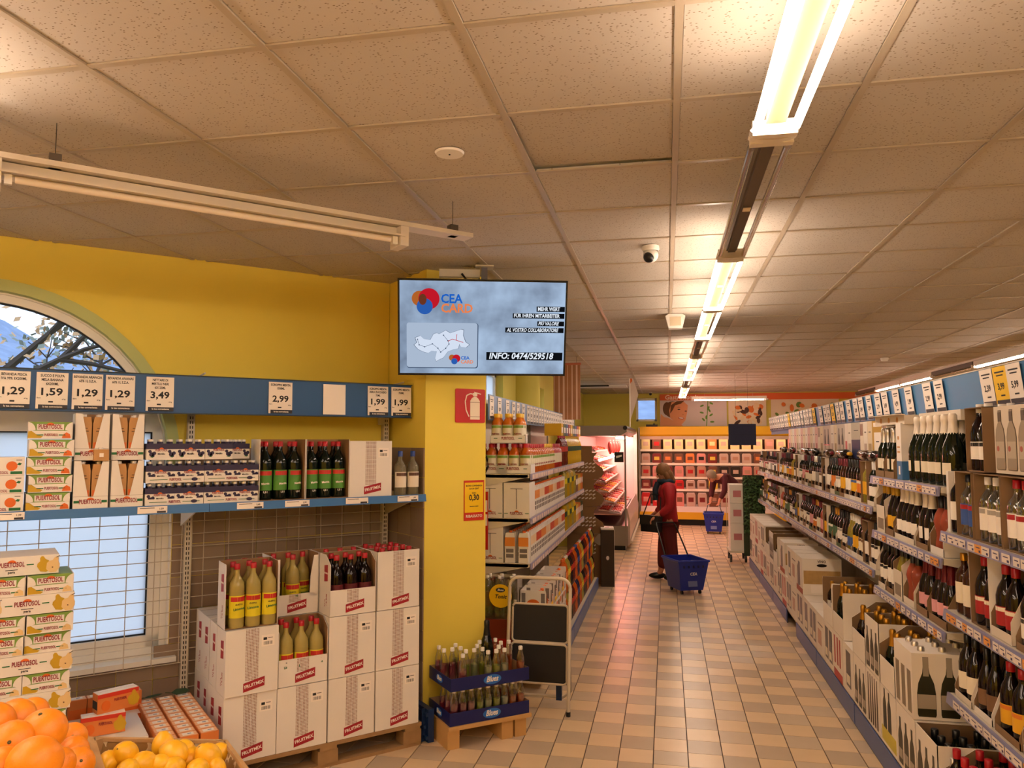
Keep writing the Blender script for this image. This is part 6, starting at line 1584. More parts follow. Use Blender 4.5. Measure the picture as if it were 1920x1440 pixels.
for y in [i*1.33 for i in range(9)]: hw.a('arm', MB().tube([(.0,y,2.2),(.26,y,2.24)], .006, 5).mesh('arm', metal))
inst(hw, (XW+.2, 1.6, 0), 0, 'long blue header board with price cards over the wine shelves', 'header sign')
cy = [(3.3,'9,99',0),(3.55,'2,99',0),(3.80,'5,99',0),(3.945,'3,99',1),(4.10,'2,39',0),(4.77,'2,99',0),(4.97,'2,99',0),(5.33,'1,99',0),(5.61,'4,99',0),(5.88,'3,49',0),(6.07,'2,79',0),(6.32,'2,99',0),(6.57,'2,49',0),(6.75,'3,29',0),(7.0,'1,99',0),(7.26,'2,19',0),(7.44,'1,79',0),(7.65,'2,59',1),(7.84,'2,99',0),(8.0,'3,99',0),(8.22,'4,49',0),(8.59,'5,49',1)]
y = 8.78
while y < 12.2: cy.append((y, prices[len(cy)%8], 1 if len(cy) in (30,) else 0)); y += rnd.choice([.17,.18,.2])
for k, (y, pz, yl) in enumerate(cy):
    t = small_card(pz, .145, bool(yl), .18)
    inst(t, (XW+.18, y, 2.14), 0, '%s price card on the wine header board, %s from the near end' % ('yellow' if yl else 'white', nth(k)), 'price card', rot=(RAD(6.3),0,RR))
# ---- bottle kinds
rg = mat('red_wine_glass','140a0a',.07); gg = mat('green_wine_glass','10180c',.07); wg = liquid('white_wine','b8a844',.45); rs = liquid('rose_wine','b85a44',.35); cl_g = mix_glass('clear_spirit_glass','e6ece6',.72); bg = mat('brown_spirit_glass','3a1c0c',.08)
L_ = {'cream':glabel,'white':mat('white_label','efe8dc',.5),'yellow':mat('yellow_label','e0a824',.5),'orange':mat('orange_wine_label','d87c2c',.5),'pink':mat('pink_label','e0a0a4',.5),'red':mat('red_wine_label','a82428',.5),'black':mat('black_label','1c1a1c',.4),'grey':mat('grey_label','a09a90',.5),'blue':mat('blue_wine_label','3a5a9c',.5),'green':mat('green_wine_label','4c6a4c',.5),'brown':mat('brown_label','7a5a40',.5)}
C_ = {'black':cap_black,'red':mat('dark_red_foil','6a1420',.35,.3),'gold':gold,'silver':silver,'cream':cream_foil,'white':cap_white,'yellow':mat('yellow_foil','d8a828',.4,.2),'blue':cap_blue,'bright red':cap_red}
G_ = {'dark':rg,'green':gg,'pale':wg,'rosé':rs,'clear':cl_g,'brown':bg}
def mk(shape, glass, cap, lab, band=None):
    return bottle(shape, G_[glass], C_[cap], L_[lab] if lab else None, L_[band] if band else None)
shape_n = {'wine':'wine bottle','burg':'sloping wine bottle','spark':'sparkling bottle','magnum':'large sparkling bottle','spirit':'spirit bottle','vermouth':'vermouth bottle','rose':'curved bottle'}
wcard = mat('wine_carton_outside','d8ccba',.65,noise=.04,nscale=6); wb = mat('wine_carton_inside','86694a',.8)
cartT = {}
cols_c = [('pale',wcard),('brown',wb),('white',card),('green',mat('carton_green','4c5c34',.6)),('pale',wcard),('brown',brown)]
def wcarton(w, d, h, ci, style):
    k = (w, d, h, ci, style)
    if k in cartT: return cartT[k]
    nm, m = cols_c[ci]
    if style == 0: mb = shell(w,d,h,fh=.03,sh=h*.97,slope=False,t=.0035)
    elif style == 1: mb = shell(w,d,h,fh=.04,sh=h*.3,slope=True,t=.0035)
    elif style == 2: mb = shell(w,d,h,fh=.12,sh=h*.95,slope=False,t=.0035)
    elif style == 5: mb = shell(w,d,h,fh=.03,sh=.05,slope=True,t=.0035)
    elif style == 3: mb = shell(w,d,h,fh=.0,sh=h,slope=False,t=.0035); mb.m = 0; mb.box(-w/2,w/2,-d/2,d/2,h-.0035,h)
    else: mb = shell(w,d,h,fh=.17,sh=h*.7,slope=True,t=.0035)
    me = mb.mesh('carton', m, wb if ci != 5 else brown)
    t = T('wine_carton', me)
    if style in (2,4): t.a('front_print', B(-w*.35,w*.35,-d/2-.001,-d/2,.02,.09, mat('carton_print_a','8a7a68',.6),'print'))
    cartT[k] = t; return t
def fill(y0, z, n, w, shape, glass, cap, lab, band, ci, style, where, h=.30, d=.24, off=.02, rows=2, carton=True, up=True, x0=None, jit=True):
    """one carton whose near edge is at y0 (towards the camera), n bottles across"""
    if style == 0: style = 5
    yc = y0 + w/2; xc = (XW if x0 is None else x0) + off + d/2
    b = mk(shape, glass, cap, lab, band)
    cname = cols_c[ci][0]
    if carton: inst(wcarton(round(w,3), d, h, ci, style), (xc, yc, z), RR, '%s open wine carton, %s' % (cname, where), 'carton')
    bn_ = '%s %s, %s %s%s, %s' % ({'dark':'dark','green':'dark green','pale':'pale yellow','rosé':'rosé','clear':'clear','brown':'brown'}[glass], shape_n[shape], cap, 'foil' if shape in ('spark','magnum') else 'cap', (', %s label' % lab) if lab else '', where)
    r_ = {'wine':.0365,'burg':.041,'spark':.044,'magnum':.055,'spirit':.04,'vermouth':.044,'rose':.043}[shape]
    for r in range(rows):
        for i in range(n):
            yy = yc + (i-(n-1)/2)*((w-.012)/n); xx = (XW if x0 is None else x0) + off + .004 + r_ + r*(2*r_+.004)
            if xx + r_ > xc + d/2: continue
            p = bn_.split(', ')
            lb_ = bn_ + (', %s' % (('right','left') if n == 2 else ('right','middle','left') if n == 3 else ('right','right middle','left middle','left'))[i] if n > 1 and len(bn_.split()) < 15 else '')
            if rows > 1: lb_ += ' %s' % ('front','rear','third row')[r] if len(lb_.split()) < 16 else ''
            inst(b, (xx, yy, z+.0045), RR + (rnd.uniform(-.3,.3) if jit else 0), lb_, 'bottle', 'bottles: '+where)
# far shelves
upk = [('wine','green','white','white','black'),('wine','pale','cream','yellow',None),('wine','dark','red','orange','white'),('wine','dark','black','yellow','blue'),('wine','dark','black','white',None),('wine','brown','red','yellow',None),('wine','dark','red','white','grey'),
 ('wine','green','black','orange',None),('wine','dark','black','white',None),('wine','dark','black','black','white'),('wine','dark','red','white','brown'),('wine','dark','black','grey',None),('wine','green','silver','white',None),('burg','dark','red','cream',None),('wine','dark','black','cream','red'),('wine','dark','red','pink',None),('wine','green','white','white','green'),('wine','dark','black','cream',None)]
lok = [('wine','dark','black','white','black'),('wine','dark','black','white',None),('wine','dark','red','cream','brown'),('wine','green','white','yellow',None),('burg','pale','white','blue',None),('burg','dark','black','white','black'),('wine','dark','black','white','grey'),('wine','dark','gold','green',None),('wine','green','black','green','white'),('wine','brown','black','yellow',None),('wine','rosé','pink' if False else 'silver','pink',None),('wine','dark','red','cream',None),('burg','dark','gold','orange','white'),('wine','dark','red','pink',None)]
for nm, z, ks, yst in (('upper','1.44',upk,5.63),('lower','1.02',lok,5.63)):
    y = yst; k = 0
    while y < 12.2:
        w = .172 if k % 4 else .176
        a = ks[k % len(ks)]
        fill(y, float(z)+.002, 2, w, *a, [0,1,4,2,0,5,3][k % 7], [5,3,5,5,0,5,5,1][k % 8], '%s carton, %s far shelf' % (nth(k), nm), rows=1)
        y += w + .006; k += 1
# closed boxes and lying bottles on top of the upper far shelf
topb = [(.10,'stripe','white'),(.26,'yellow','yellow framed'),(.13,'pale','cream'),(.12,'white','pale'),(.10,'stripe','striped'),(.28,'grey','grey and navy'),(.13,'white','white'),(.10,'red','white and red'),(.30,'bottles','grey printed bottle'),(.12,'pale','cream'),(.14,'white','white'),(.34,'bottles2','pale printed bottle'),(.14,'pale','cream'),(.12,'stripe','striped'),(.14,'pink','pinkish'),(.13,'white','white'),(.14,'pale','cream'),(.13,'pink','pinkish'),(.15,'white','white'),(.14,'pale','cream'),(.14,'pink','pinkish'),(.14,'white','white'),(.14,'pale','cream'),(.14,'pink','pinkish'),(.14,'white','white'),(.13,'pale','cream'),(.14,'pink','pinkish')]
bsil = [(-.03,0),(.03,0),(.034,.01),(.034,.12),(.028,.15),(.012,.175),(.011,.22),(-.011,.22),(-.012,.175),(-.028,.15),(-.034,.12),(-.034,.01)]
ssil = [(-.040,0),(.040,0),(.044,.012),(.044,.115),(.037,.165),(.017,.215),(.0135,.245),(.0135,.295),(-.0135,.295),(-.0135,.245),(-.017,.215),(-.037,.165),(-.044,.115),(-.044,.012)]
sil_me = MB().prism(bsil, -.0012, 0, 'xz').mesh('print', mat('bottle_print','3a3830',.5)); sil_lab = MB().box(-.03,.03,-.0018,-.0012,.03,.08).mesh('print', mat('print_label_grey','a89c8c',.5))
y = 5.66; k = 0
for w, kd, nm in topb:
    if y + w > 12.2: break
    col_ = {'stripe':'ddd2c0','yellow':'b8902c','pale':'d8c8a8','white':'e0d8cc','grey':'b0a898','red':'e0d6cc','bottles':'b8b0a4','bottles2':'c0b0a4','pink':'d8b0a8'}[kd]
    t = T('wine_box', MB().box(-w/2,w/2,-.14,.14,0,.285).mesh('box', mat('wine_box_'+kd, col_, .55)))
    f = -.1405
    if kd == 'stripe':
        for s in (-1,0,1): t.a('bottle_print', MB().box(s*w*.28-.008,s*w*.28+.008,f-.0006,f,.18,.27).box(s*w*.28-.008,s*w*.28+.008,f-.0006,f,.01,.07).mesh('p', mat('red_brown_print','7a3a28',.5)))
    elif kd == 'yellow': t.a('white_panel', B(-w*.3,w*.4,f-.0008,f,.07,.2, paper,'panel')); t.a('print_line', B(-w*.1,w*.2,f-.0014,f,.13,.138, ink,'l')); t.a('top_panel', B(-w*.35,w*.45,f-.0008,f,.24,.27, paper,'panel'))
    elif kd == 'grey': t.a('navy_lower', B(-w/2,w/2,f-.0008,f,0,.15, mat('panel_navy','15224c',.5),'p')); t.a('print_line', B(-.05,.09,f-.0008,f,.22,.225, ink,'l'))
    elif kd in ('bottles','bottles2'):
        for s in (-1,1): i_ = t.a('bottle_print', sil_me, 0, (s*w*.22,f,.03)); t.a('print_label', sil_lab, i_)
        if kd == 'bottles2': t.a('red_band', B(-w*.4,w*.4,f-.002,f-.0013,.1,.11, red,'b'))
    elif kd == 'red': t.a('red_print', B(-w*.3,w*.3,f-.0008,f,.05,.14, red,'p'))
    else: t.a('print_block', B(-w*.3,w*.3,f-.0008,f,.05,.12, mat('wine_print_%s' % kd, {'pale':'a08860','white':'a8988c','pink':'9c5a54'}[kd], .5),'p')); t.a('print_line', B(-w*.2,w*.2,f-.0008,f,.2,.21, mat('grey_ink','7a726c',.6),'p'))
    inst(t, (XW+.02+.24+.0, y+w/2, 1.745), RR, '%s closed wine box standing under the header board, %s from the near end' % (nm, nth(k)), 'wine box')
    y += w+.004; k += 1
for k, y in enumerate((5.86, 6.12, 6.85, 7.35, 8.1, 8.55, 9.4, 10.1)):
    inst(mk('wine', ['dark','brown'][k%2], ['red','black','yellow'][k%3], ['grey','cream'][k%2]), (XW+.065, y, 1.782), 0, 'wine bottle lying on top of the upper cartons, %s from the near end' % ordn[k], 'bottle', rot=(RAD(90),0,RAD(4*(k%3-1))))
# ---- bay with three shelves (4.27 .. 5.60)
w3 = 'in the bay before the far wine shelves'
fill(5.36, 1.652, 2, .20, 'spark','green','silver','cream',None, 1, 1, 'rear brown carton, third bay top shelf', h=.33, d=.28)
fill(5.14, 1.652, 2, .20, 'spark','green','silver','cream',None, 1, 1, 'second brown carton, third bay top shelf', h=.33, d=.28)
tx_ = T('tall_box', MB().box(-.05,.05,-.06,.06,0,.34).mesh('box', card)); tx_.a('blue_base', B(-.0505,.0505,-.0605,.0605,0,.11, mat('box_blue','3a6ea0',.5),'base')); tx_.a('print_mark', MB().box(-.015,.015,-.0612,-.0605,.03,.08).mesh('p', paper)); tx_.a('print_lines', MB().box(-.03,.02,-.0608,-.06,.16,.17).box(-.03,.02,-.0608,-.06,.19,.2).box(-.02,.01,-.0608,-.06,.24,.26).mesh('p', mat('orange_ink','c08a50',.6)))
inst(tx_, (XW+.09, 5.05, 1.652), RR, 'tall white box with blue base among the sparkling wines', 'box')
inst(T('case', MB().box(-.12,.12,-.13,.13,0,.35).mesh('case', wcard)), (XW+.28, 4.98, 1.652), RR, 'pale closed case behind the tall white and blue box', 'case')
for i in range(6):
    for r in range(2):
        inst(mk('magnum','green','cream','cream'), (XW+.085+.115*r, 4.86-.112*i-(.03*r), 1.652), RR+rnd.uniform(-.4,.4), 'large dark sparkling bottle with cream foil, %s from the left, %s row' % (ordn[i], ('front','rear')[r]), 'bottle')
fc = T('flat_carton', MB().box(-.27,.27,-.17,.17,0,.055).mesh('box', wcard)); fc.a('lid_flap', MB().prism([(-.27,.055),(.27,.055),(.27,.06),(-.27,.058)], -.22,-.165,'xz').mesh('flap', wcard))
for k in range(3): fc.a('round_print', disc(.018,12,1,1,mat('orange_ink','c08a50',.6)), 0, (-.15+.15*k,-.1712,.028))
inst(fc, (XW+.2, 5.25, 1.985), RR+RAD(3), 'flat pale carton lying on top of the brown cartons under the header', 'flat carton')
fc2 = T('flat_carton', MB().box(-.33,.33,-.13,.13,0,.055).mesh('box', wcard)); fc2.a('tape', B(-.33,.33,-.01,.01,.055,.056, brown,'tape')); fc2.a('hand_holes', MB().box(-.2,-.14,-.131,-.13,.015,.035).box(.1,.16,-.131,-.13,.015,.035).mesh('h', wb))
inst(fc2, (XW+.25, 4.62, 1.99), RR, 'flat pale carton resting above the large sparkling bottles', 'flat carton')
inst(T('case', MB().box(-.34,.34,-.09,.09,0,.335).mesh('case', wcard)), (XW+.37, 4.62, 1.652), RR, 'pale case behind the large sparkling bottles', 'case')
seq2 = [('burg','dark','yellow','white'),('burg','dark','yellow','yellow'),('burg','dark','gold','yellow')]
wh2 = 'third bay, second shelf'
fill(5.38, 1.292, 2, .19, 'burg','dark','yellow','white',None, 4, 4, 'rear pale carton, '+wh2, h=.30)
fill(5.19, 1.292, 2, .18, 'burg','dark','yellow','yellow',None, 1, 1, 'second brown carton, '+wh2, h=.30)
fill(4.79, 1.292, 4, .38, 'spark','dark','cream','white',None, 4, 0, 'wide pale carton, '+wh2, h=.32, d=.27)
fill(4.55, 1.292, 2, .20, 'spark','dark','cream','white',None, 1, 0, 'single brown slot, '+wh2, h=.32)
fill(4.31, 1.292, 2, .20, 'rose','rosé','black',None,None, 2, 1, 'white rosé carton, '+wh2, h=.335, d=.28)
wh3 = 'third bay, third shelf'
fill(5.42, .927, 2, .165, 'wine','dark','black','white','black', 4, 0, 'rear pale carton, '+wh3)
fill(5.24, .927, 2, .165, 'wine','dark','black','white',None, 1, 0, 'second brown carton, '+wh3)
fill(5.05, .927, 2, .175, 'burg','pale','black',None,None, 4, 4, 'olive bottle carton, '+wh3)
fill(4.83, .927, 2, .20, 'rose','rosé','black',None,None, 4, 1, 'curved rosé carton, '+wh3, h=.31)
fill(4.60, .927, 2, .19, 'spark','dark','red','pink',None, 1, 1, 'pink label carton, '+wh3, h=.31)
fill(4.31, .927, 3, .27, 'spark','dark','red','pink',None, 1, 1, 'nearest pink label carton, '+wh3, h=.31)
# ---- near bay (2.94 .. 4.27)
n1 = 'near bay, upper shelf'
pb = T('printed_carton', MB().box(-.17,.17,-.135,.135,0,.285).mesh('box', wcard))
for s in (-1,0,1):
    i_ = pb.a('bottle_print', MB().prism([(x*1.35,z*1.15) for x,z in bsil], -.0012,0,'xz').mesh('p', mat('print_outline','5e5242',.5)), 0, (s*.11,-.1355,.015)); pb.a('bottle_inner_print', MB().prism([(x*1.22,z*1.12+.003) for x,z in bsil], -.0019,-.0012,'xz').mesh('p', mat('print_grey_bottle','9a8c78',.5)), i_); pb.a('print_label', MB().box(-.04,.04,-.0024,-.0013,.05,.12).mesh('p', mat('print_label2','b8ac98',.5)), i_); pb.a('red_print', disc(.012,12,1,1,mat('dull_red_print','a8584c',.5)), i_, (-.02,-.0026,.09))
    pb.a('cap_print', MB().box(-.014,.014,-.0024,-.0013,.205,.245).mesh('p', mat('print_dark_cap','5a4c40',.5)), i_)
inst(pb, (XW+.18, 3.52, 1.745), RR, 'pale carton printed with three grey bottles under the header board', 'carton')
fill(3.75, 1.745, 2, .2, 'vermouth','dark','white','white','black', 1, 3, 'beside the printed bottle carton', h=.29)
fill(4.20-.06, 1.432, 1, .10, 'wine','dark','cream','white',None, 0, 0, 'far end, '+n1, carton=False)
inst(T('case', MB().box(-.015,.015,-.13,.13,0,.30).mesh('case', card)), (XW+.16, 4.245, 1.432), RR, 'white flat carton wall at the end of the near upper shelf', 'carton')
fill(3.91, 1.432, 2, .20, 'spirit','clear','black','blue','red', 1, 3, 'blue label carton, '+n1, h=.305)
fill(3.60, 1.432, 3, .28, 'spirit','clear','white','white','grey', 1, 3, 'white label carton, '+n1, h=.305)
fill(3.32, 1.432, 3, .27, 'spirit','clear','bright red','white','red', 1, 3, 'red cap carton, '+n1, h=.305)
fill(3.04, 1.432, 3, .27, 'spirit','clear','white','blue',None, 1, 3, 'nearest carton, '+n1, h=.305)
kt = txt('Krs', .03, ink)
n2 = 'near bay, middle shelf'
fill(4.02, 1.047, 2, .2, 'spirit','brown','gold','cream',None, 4, 1, 'brown bottle carton, '+n2, carton=False, h=.3)
fill(3.76, 1.047, 2, .22, 'vermouth','dark','bright red','red','cream', 2, 3, 'white framed carton, '+n2, h=.335)
fill(3.55, 1.047, 2, .2, 'vermouth','dark','bright red','red','cream', 4, 1, 'open red carton, '+n2, h=.31)
fill(3.31, 1.047, 2, .2, 'vermouth','dark','black','white','black', 1, 0, 'white label carton, '+n2, h=.31)
fill(3.08, 1.047, 2, .2, 'vermouth','dark','gold','cream',None, 1, 1, 'nearest carton, '+n2, h=.31)
n3 = 'near bay, lower shelf'
fill(4.02, .642, 2, .21, 'vermouth','dark','black','cream',None, 4, 0, 'cream label carton, '+n3, h=.335)
fill(3.79, .642, 2, .20, 'burg','dark','black','brown',None, 2, 0, 'white carton, '+n3, h=.335)
fill(3.52, .642, 2, .24, 'vermouth','dark','bright red','yellow','orange', 1, 0, 'yellow label carton, '+n3, h=.33)
fill(3.27, .642, 2, .22, 'vermouth','brown','bright red','yellow','orange', 4, 1, 'second yellow carton, '+n3, h=.31)
fill(3.02, .642, 2, .22, 'wine','dark','black','white',None, 1, 1, 'nearest carton, '+n3, h=.31)
# ---- base deck stack
ZD = .147; HB = .332; XB = 1.205; DB = .34
def bcart(kind, w=.315, top=False):
    key = ('b', kind, w, top)
    if key in cartT: return cartT[key]
    h = HB-.004
    win_ = {'window':[(-.125,-.02),(.02,.125)], 'window1':[(-.06,.07)], 'slots':[(-.12,-.10),(-.07,-.05),(-.02,.0),(.03,.05),(.08,.10)]}
    if kind == 'open': mb = shell(w,DB,h,fh=.14,sh=h*.92,slope=False,t=.004)
    elif kind == 'opentop': mb = shell(w,DB,h,t=.004)
    elif kind == 'cut': mb = shell(w,DB,h,fh=.16,sh=.22,slope=True,t=.004)
    else: mb = MB().box(-w/2,w/2,-DB/2,DB/2,0,h)
    pale = mat('base_carton','e6ddd0',.65,noise=.04,nscale=6)
    t = T('wine_case', mb.mesh('case', pale, wb) if kind in ('open','opentop','cut') else mb.mesh('case', pale))
    f = -DB/2
    if kind in ('window','window1'):
        for a, b in win_[kind]:
            i_ = t.a('cut_window', B(a,b,f-.001,f,.05,h-.04, mat('window_dark','1a120e',.3),'window'), label='dark cut window showing a bottle'); t.a('bottle_label', B(a+.012,b-.02,f-.0018,f-.001,.07,.13, glabel,'label'), i_)
    if kind == 'slots':
        for a, b in win_['slots']: t.a('slot', MB().prism([(a-.004,.02),(b+.004,.02),(b+.004,.14),(b-.004,h-.02),(a+.004,h-.02),(a-.004,.14)], f-.001, f, 'xz').mesh('slot', mat('slot_brown','4a3828',.6)))
    if kind == 'redprint': t.a('red_print', MB().box(-.12,-.08,f-.001,f,.1,.3).box(-.03,.01,f-.001,f,.1,.3).box(.05,.09,f-.001,f,.1,.3).box(-.14,.14,f-.001,f,.0,.06).mesh('p', mat('carton_red','b03a34',.5)))
    if kind == 'yellowprint': t.a('yellow_print', B(-.14,.14,f-.001,f,.02,.10, mat('carton_yellow','c8b83c',.5),'p')); t.a('bottle_print', sil_me, 0, (-.07,f-.0,.1)); t.a('bottle_print', sil_me, 0, (.02,f,.1))
    if kind in ('printed','opentop'):
        for s in (-1,0,1): i_ = t.a('bottle_print', MB().prism([(x*1.1,z*1.1) for x,z in bsil], -.0012,0,'xz').mesh('p', mat('bottle_print_grey','443e30',.5)), 0, (s*.1,f,.02)); t.a('print_label', sil_lab, i_)
    if kind == 'plain': t.a('print_block', B(-.1,.04,f-.001,f,.08,.2, mat('pinkish_print','c09888',.5),'p')); t.a('print_line', B(-.1,.1,f-.001,f,.24,.25, mat('grey_ink','7a726c',.6),'p'))
    if kind == 'handle':
        t.a('cut_window', MB().prism([(-.11,.03),(-.02,.03),(-.02,.2),(-.06,.26),(-.11,.22)], -.001,0,'xz').mesh('w', mat('window_dark','1a120e',.3)), 0, (0,f,0))
        t.a('hand_hole', MB().prism(ell(0,0,.045,.014,16), -.001,0,'xz').mesh('h', mat('window_dark','1a120e',.3)), 0, (w/2+.0005,0,h-.06), (0,0,RG)); t.a('wood_print', B(-.002,0,-DB/2+.01,DB/2-.01,.1,.22, mat('wood_print','b08e58',.6,noise=.3,nscale=20),'p'), 0, (w/2+.002,0,0)); t.a('lettering', txt('VINO', .03, mat('print_dark','5a4c40',.6)), 0, (w/2+.003,0,h-.025), (0,0,RG))
        t.a('cut_window', B(-.06,.03,f-.001,f,.06,h-.05, mat('window_dark','1a120e',.3),'window')); t.a('base_print', B(-w/2,w/2,f-.0014,f-.001,0,.05, mat('red_band_print','a04a34',.5),'p')); t.a('sticker', B(-.001,.0,-.1,.1,.02,.09, paper,'p'), 0, (w/2+.002,0,0))
    if kind == 'bigprint':
        for s in (-1,1):
            i_ = t.a('bottle_print', MB().prism([(x,z) for x,z in ssil], -.001,0,'xz').mesh('p', mat('dark_green_print','2a2a18',.4)), 0, (w/2,s*.055-.05,.015), (0,0,RG)); t.a('foil_print', MB().box(-.0135,.0135,-.0018,-.001,.20,.294).mesh('p', mat('foil_print','9a9080',.4)), i_); t.a('print_label', MB().box(-.042,.042,-.0018,-.001,.04,.11).mesh('p', mat('print_label_grey','a89c8c',.5)), i_)
        for s in (-1,0,1): t.a('side_window', B(s*.1-.03,s*.1+.03,f-.001,f,.02,h*.7, mat('side_print','8a7c68',.5),'p'))
    cartT[key] = t; return t
def bput(kind, y0, lvl, lb, dx=0, w=.315): inst(bcart(kind, w), (XB+DB/2+dx, y0+w/2, ZD+HB*lvl), RR, lb, 'wine case')
lw_ = ['lower','upper']
l0 = ['opentop','slots','printed','yellowprint','slots','printed','window1','redprint','window','plain','window','window1','window','plain','window','redprint','window','plain','window','plain','window','redprint','plain','window','plain','window','plain','window','redprint']
y = 3.66; k = 0
l0y = []
inst(bcart('cut'), (XB+DB/2, 3.18, ZD), RR, 'open wine case at the near end of the deck, cut by the picture edge', 'wine case')
while y < 12.0:
    kd = l0[k] if k else 'cut'
    if k == 1: kd = 'opentop'
    bput(kd, y, 0, '%s wine case in the lower deck layer, %s from the near end' % ({'opentop':'open printed','open':'open fronted','cut':'cut down','slots':'slotted pale','printed':'bottle printed','yellowprint':'yellow printed','window1':'single window','redprint':'red printed','window':'two window','plain':'plain pale'}[kd], nth(k)))
    l0y.append(y); y += .328; k += 1
# bottles of the two open lower cases near the camera
for (yb, n_, a) in ((3.02,3,('vermouth','dark','bright red','white','red')),(3.66,3,('vermouth','dark','bright red','white','red'))):
    for i in range(3):
        for r in range(3):
            inst(mk(*a), (XB+.06+.095*r, yb+.06+.098*i, ZD+.045), RR+rnd.uniform(-.5,.5), 'red capped dark bottle in the %s low open case, %s row, %s' % ('nearest' if yb < 3.3 else 'second', ordn[r], ('right','middle','left')[i]), 'bottle')
for i in range(3):
    for r in range(3):
        inst(mk('vermouth','green','black','white'), (XB+.06+.095*r, 4.02+.095*i, ZD+.03), RR, 'black capped bottle behind the red caps, %s row, %s' % (ordn[r], ('right','middle','left')[i]), 'bottle')
inst(mk('wine','pale','silver','blue'), (XB-.0+.05, 3.93, ZD+.005), RR, 'clear bottle with white foil beside the red capped bottles', 'bottle')
up = [(4.33,'bigprint',.31),(4.65,'cut',.30),(4.96,'slotsopen',.32),(5.29,'cut2',.34),(5.90,'opengold',.36),(6.28,'open',.34),(7.56,'handle',.38),(7.95,'plain',.2),(8.18,'window1',.3),(8.66,'handle',.5),(9.2,'open',.33),(9.55,'opentop',.33),(9.9,'open',.4),(10.4,'window',.33),(10.75,'plain',.33),(11.1,'redprint',.33),(11.45,'plain',.33),(11.8,'plain',.3)]
for k, (y, kd, w) in enumerate(up):
    w = min(w, .34)
    real = {'slotsopen':'opentop','cut2':'cut','opengold':'open'}.get(kd, kd)
    bput(real, y, 1, '%s wine case, upper deck layer, %s from the near end' % ({'bigprint':'big bottle printed','cut':'cut open','opentop':'open topped','open':'open fronted','handle':'hand hole and wood printed','plain':'plain pale','window1':'single window','window':'two window','redprint':'red printed'}[real], ordn[k]), w=w)
    if real in ('cut','open','opentop') or kd == 'bigprint':
        a = {'bigprint':('spark','green','silver',None,None),'cut':('spark','green','gold','white',None),'slotsopen':('spark','green','gold','white',None),'cut2':('spark','dark','gold','cream',None),'opengold':('spark','green','gold',None,None)}.get(kd, ('wine','dark',['black','red','gold'][k%3],'white',None))
        n_ = 3
        for i in range(n_):
            for r in range(3 if y < 6.5 else 2):
                if kd == 'bigprint' and r == 0 and i == 0: pass
                inst(mk(*a), (XB+.062+.1*r, y+.055+(w-.11)*i/2, ZD+HB+.005+(.035 if kd in ('bigprint','opengold','slotsopen') else 0)), RR, '%s foiled bottle, %s upper deck case along, %s row, %s' % (a[2], ordn[k], ordn[r], ('right','middle','left')[i]), 'bottle')
# plant trellis, far carton stacks
tr_ = T('artificial_ivy_screen', B(-.16,.16,-.015,.0,0,1.22, mat('trellis_green','2c3a22',.7),'panel'))
lv = MB(); r4 = random.Random(9)
for k in range(420):
    c_ = Vector((r4.uniform(-.15,.15), -.02-r4.random()*.05, r4.uniform(.35,1.2))); a = Vector((r4.uniform(-1,1), r4.uniform(-.6,.2), r4.uniform(-1,1))).normalized()*.035; b = a.orthogonal().normalized()*.014
    lv.quad(tuple(c_-a), tuple(c_-b), tuple(c_+a), tuple(c_+b))
tr_.a('leaves', lv.mesh('leaves', mat('ivy_leaf','4c6a3c',.6)))
o_ = inst(tr_, (1.29, 12.32, .15), 0, 'dark green leafy screen at the far end of the wine cartons', 'ivy screen')
for c_ in o_.children:
    if c_.name.startswith('leaves'): c_['kind'] = 'stuff'
for k, (x, y, h_) in enumerate(((1.06,12.7,.42),(1.06,12.7,.3),(1.06,12.7,.28))):
    z = .2+ (0,.425,.73)[k]
    t = T('drink_case', MB().box(-.11,.11,-.2,.2,0,h_).mesh('case', card)); t.a('label_print', rect(.12,.1, mat('pink_case_print','c07a80',.5)), 0, (0,-.201,h_*.5))
    inst(t, (x, y, z), 0, 'white case with pink print on the small trolley, %s of three' % ln[k], 'case')
tt = T('stock_trolley', MB().box(-.14,.14,-.25,.25,.15,.18).mesh('platform', metal))
for sx_ in (-1,1):
    for sy_ in (-1,1): tt.a('wheel', MB().lathe([(.0005,-.015),(.06,-.015),(.06,.015),(.0005,.015)],12).mesh('wheel', dark), 0, (sx_*.11, sy_*.2, .06), (0,RAD(90),0))
tt.a('handle', MB().tube([(-.13,.24,.18),(-.13,.24,1.0),(.13,.24,1.0),(.13,.24,.18)], .01, 6).mesh('handle', metal))
inst(tt, (1.06, 12.7, .02), 0, 'small wheeled stock trolley past the far end of the wine shelves', 'trolley')
# header beyond: poles for the hanging wires
# ================================================================ people
def skin_mesh(name, V, E, m, sub=2):
    me = bpy.data.meshes.new(name); me.from_pydata([v[:3] for v in V], E, [])
    o = bpy.data.objects.new(name, me); COL.objects.link(o)
    sm = o.modifiers.new('s', 'SKIN'); sm.use_smooth_shade = True
    sub_ = o.modifiers.new('ss', 'SUBSURF'); sub_.levels = sub; sub_.render_levels = sub
    for i, v in enumerate(V):
        r = v[3]; me.skin_vertices[0].data[i].radius = r if isinstance(r, tuple) else (r, r)
    me.skin_vertices[0].data[0].use_root = True
    dg = bpy.context.evaluated_depsgraph_get()
    nm = bpy.data.meshes.new_from_object(o.evaluated_get(dg)); nm.name = name
    bpy.data.objects.remove(o, do_unlink=True)
    nm.materials.clear(); nm.materials.append(m)
    nm.polygons.foreach_set('use_smooth', [True]*len(nm.polygons))
    return nm
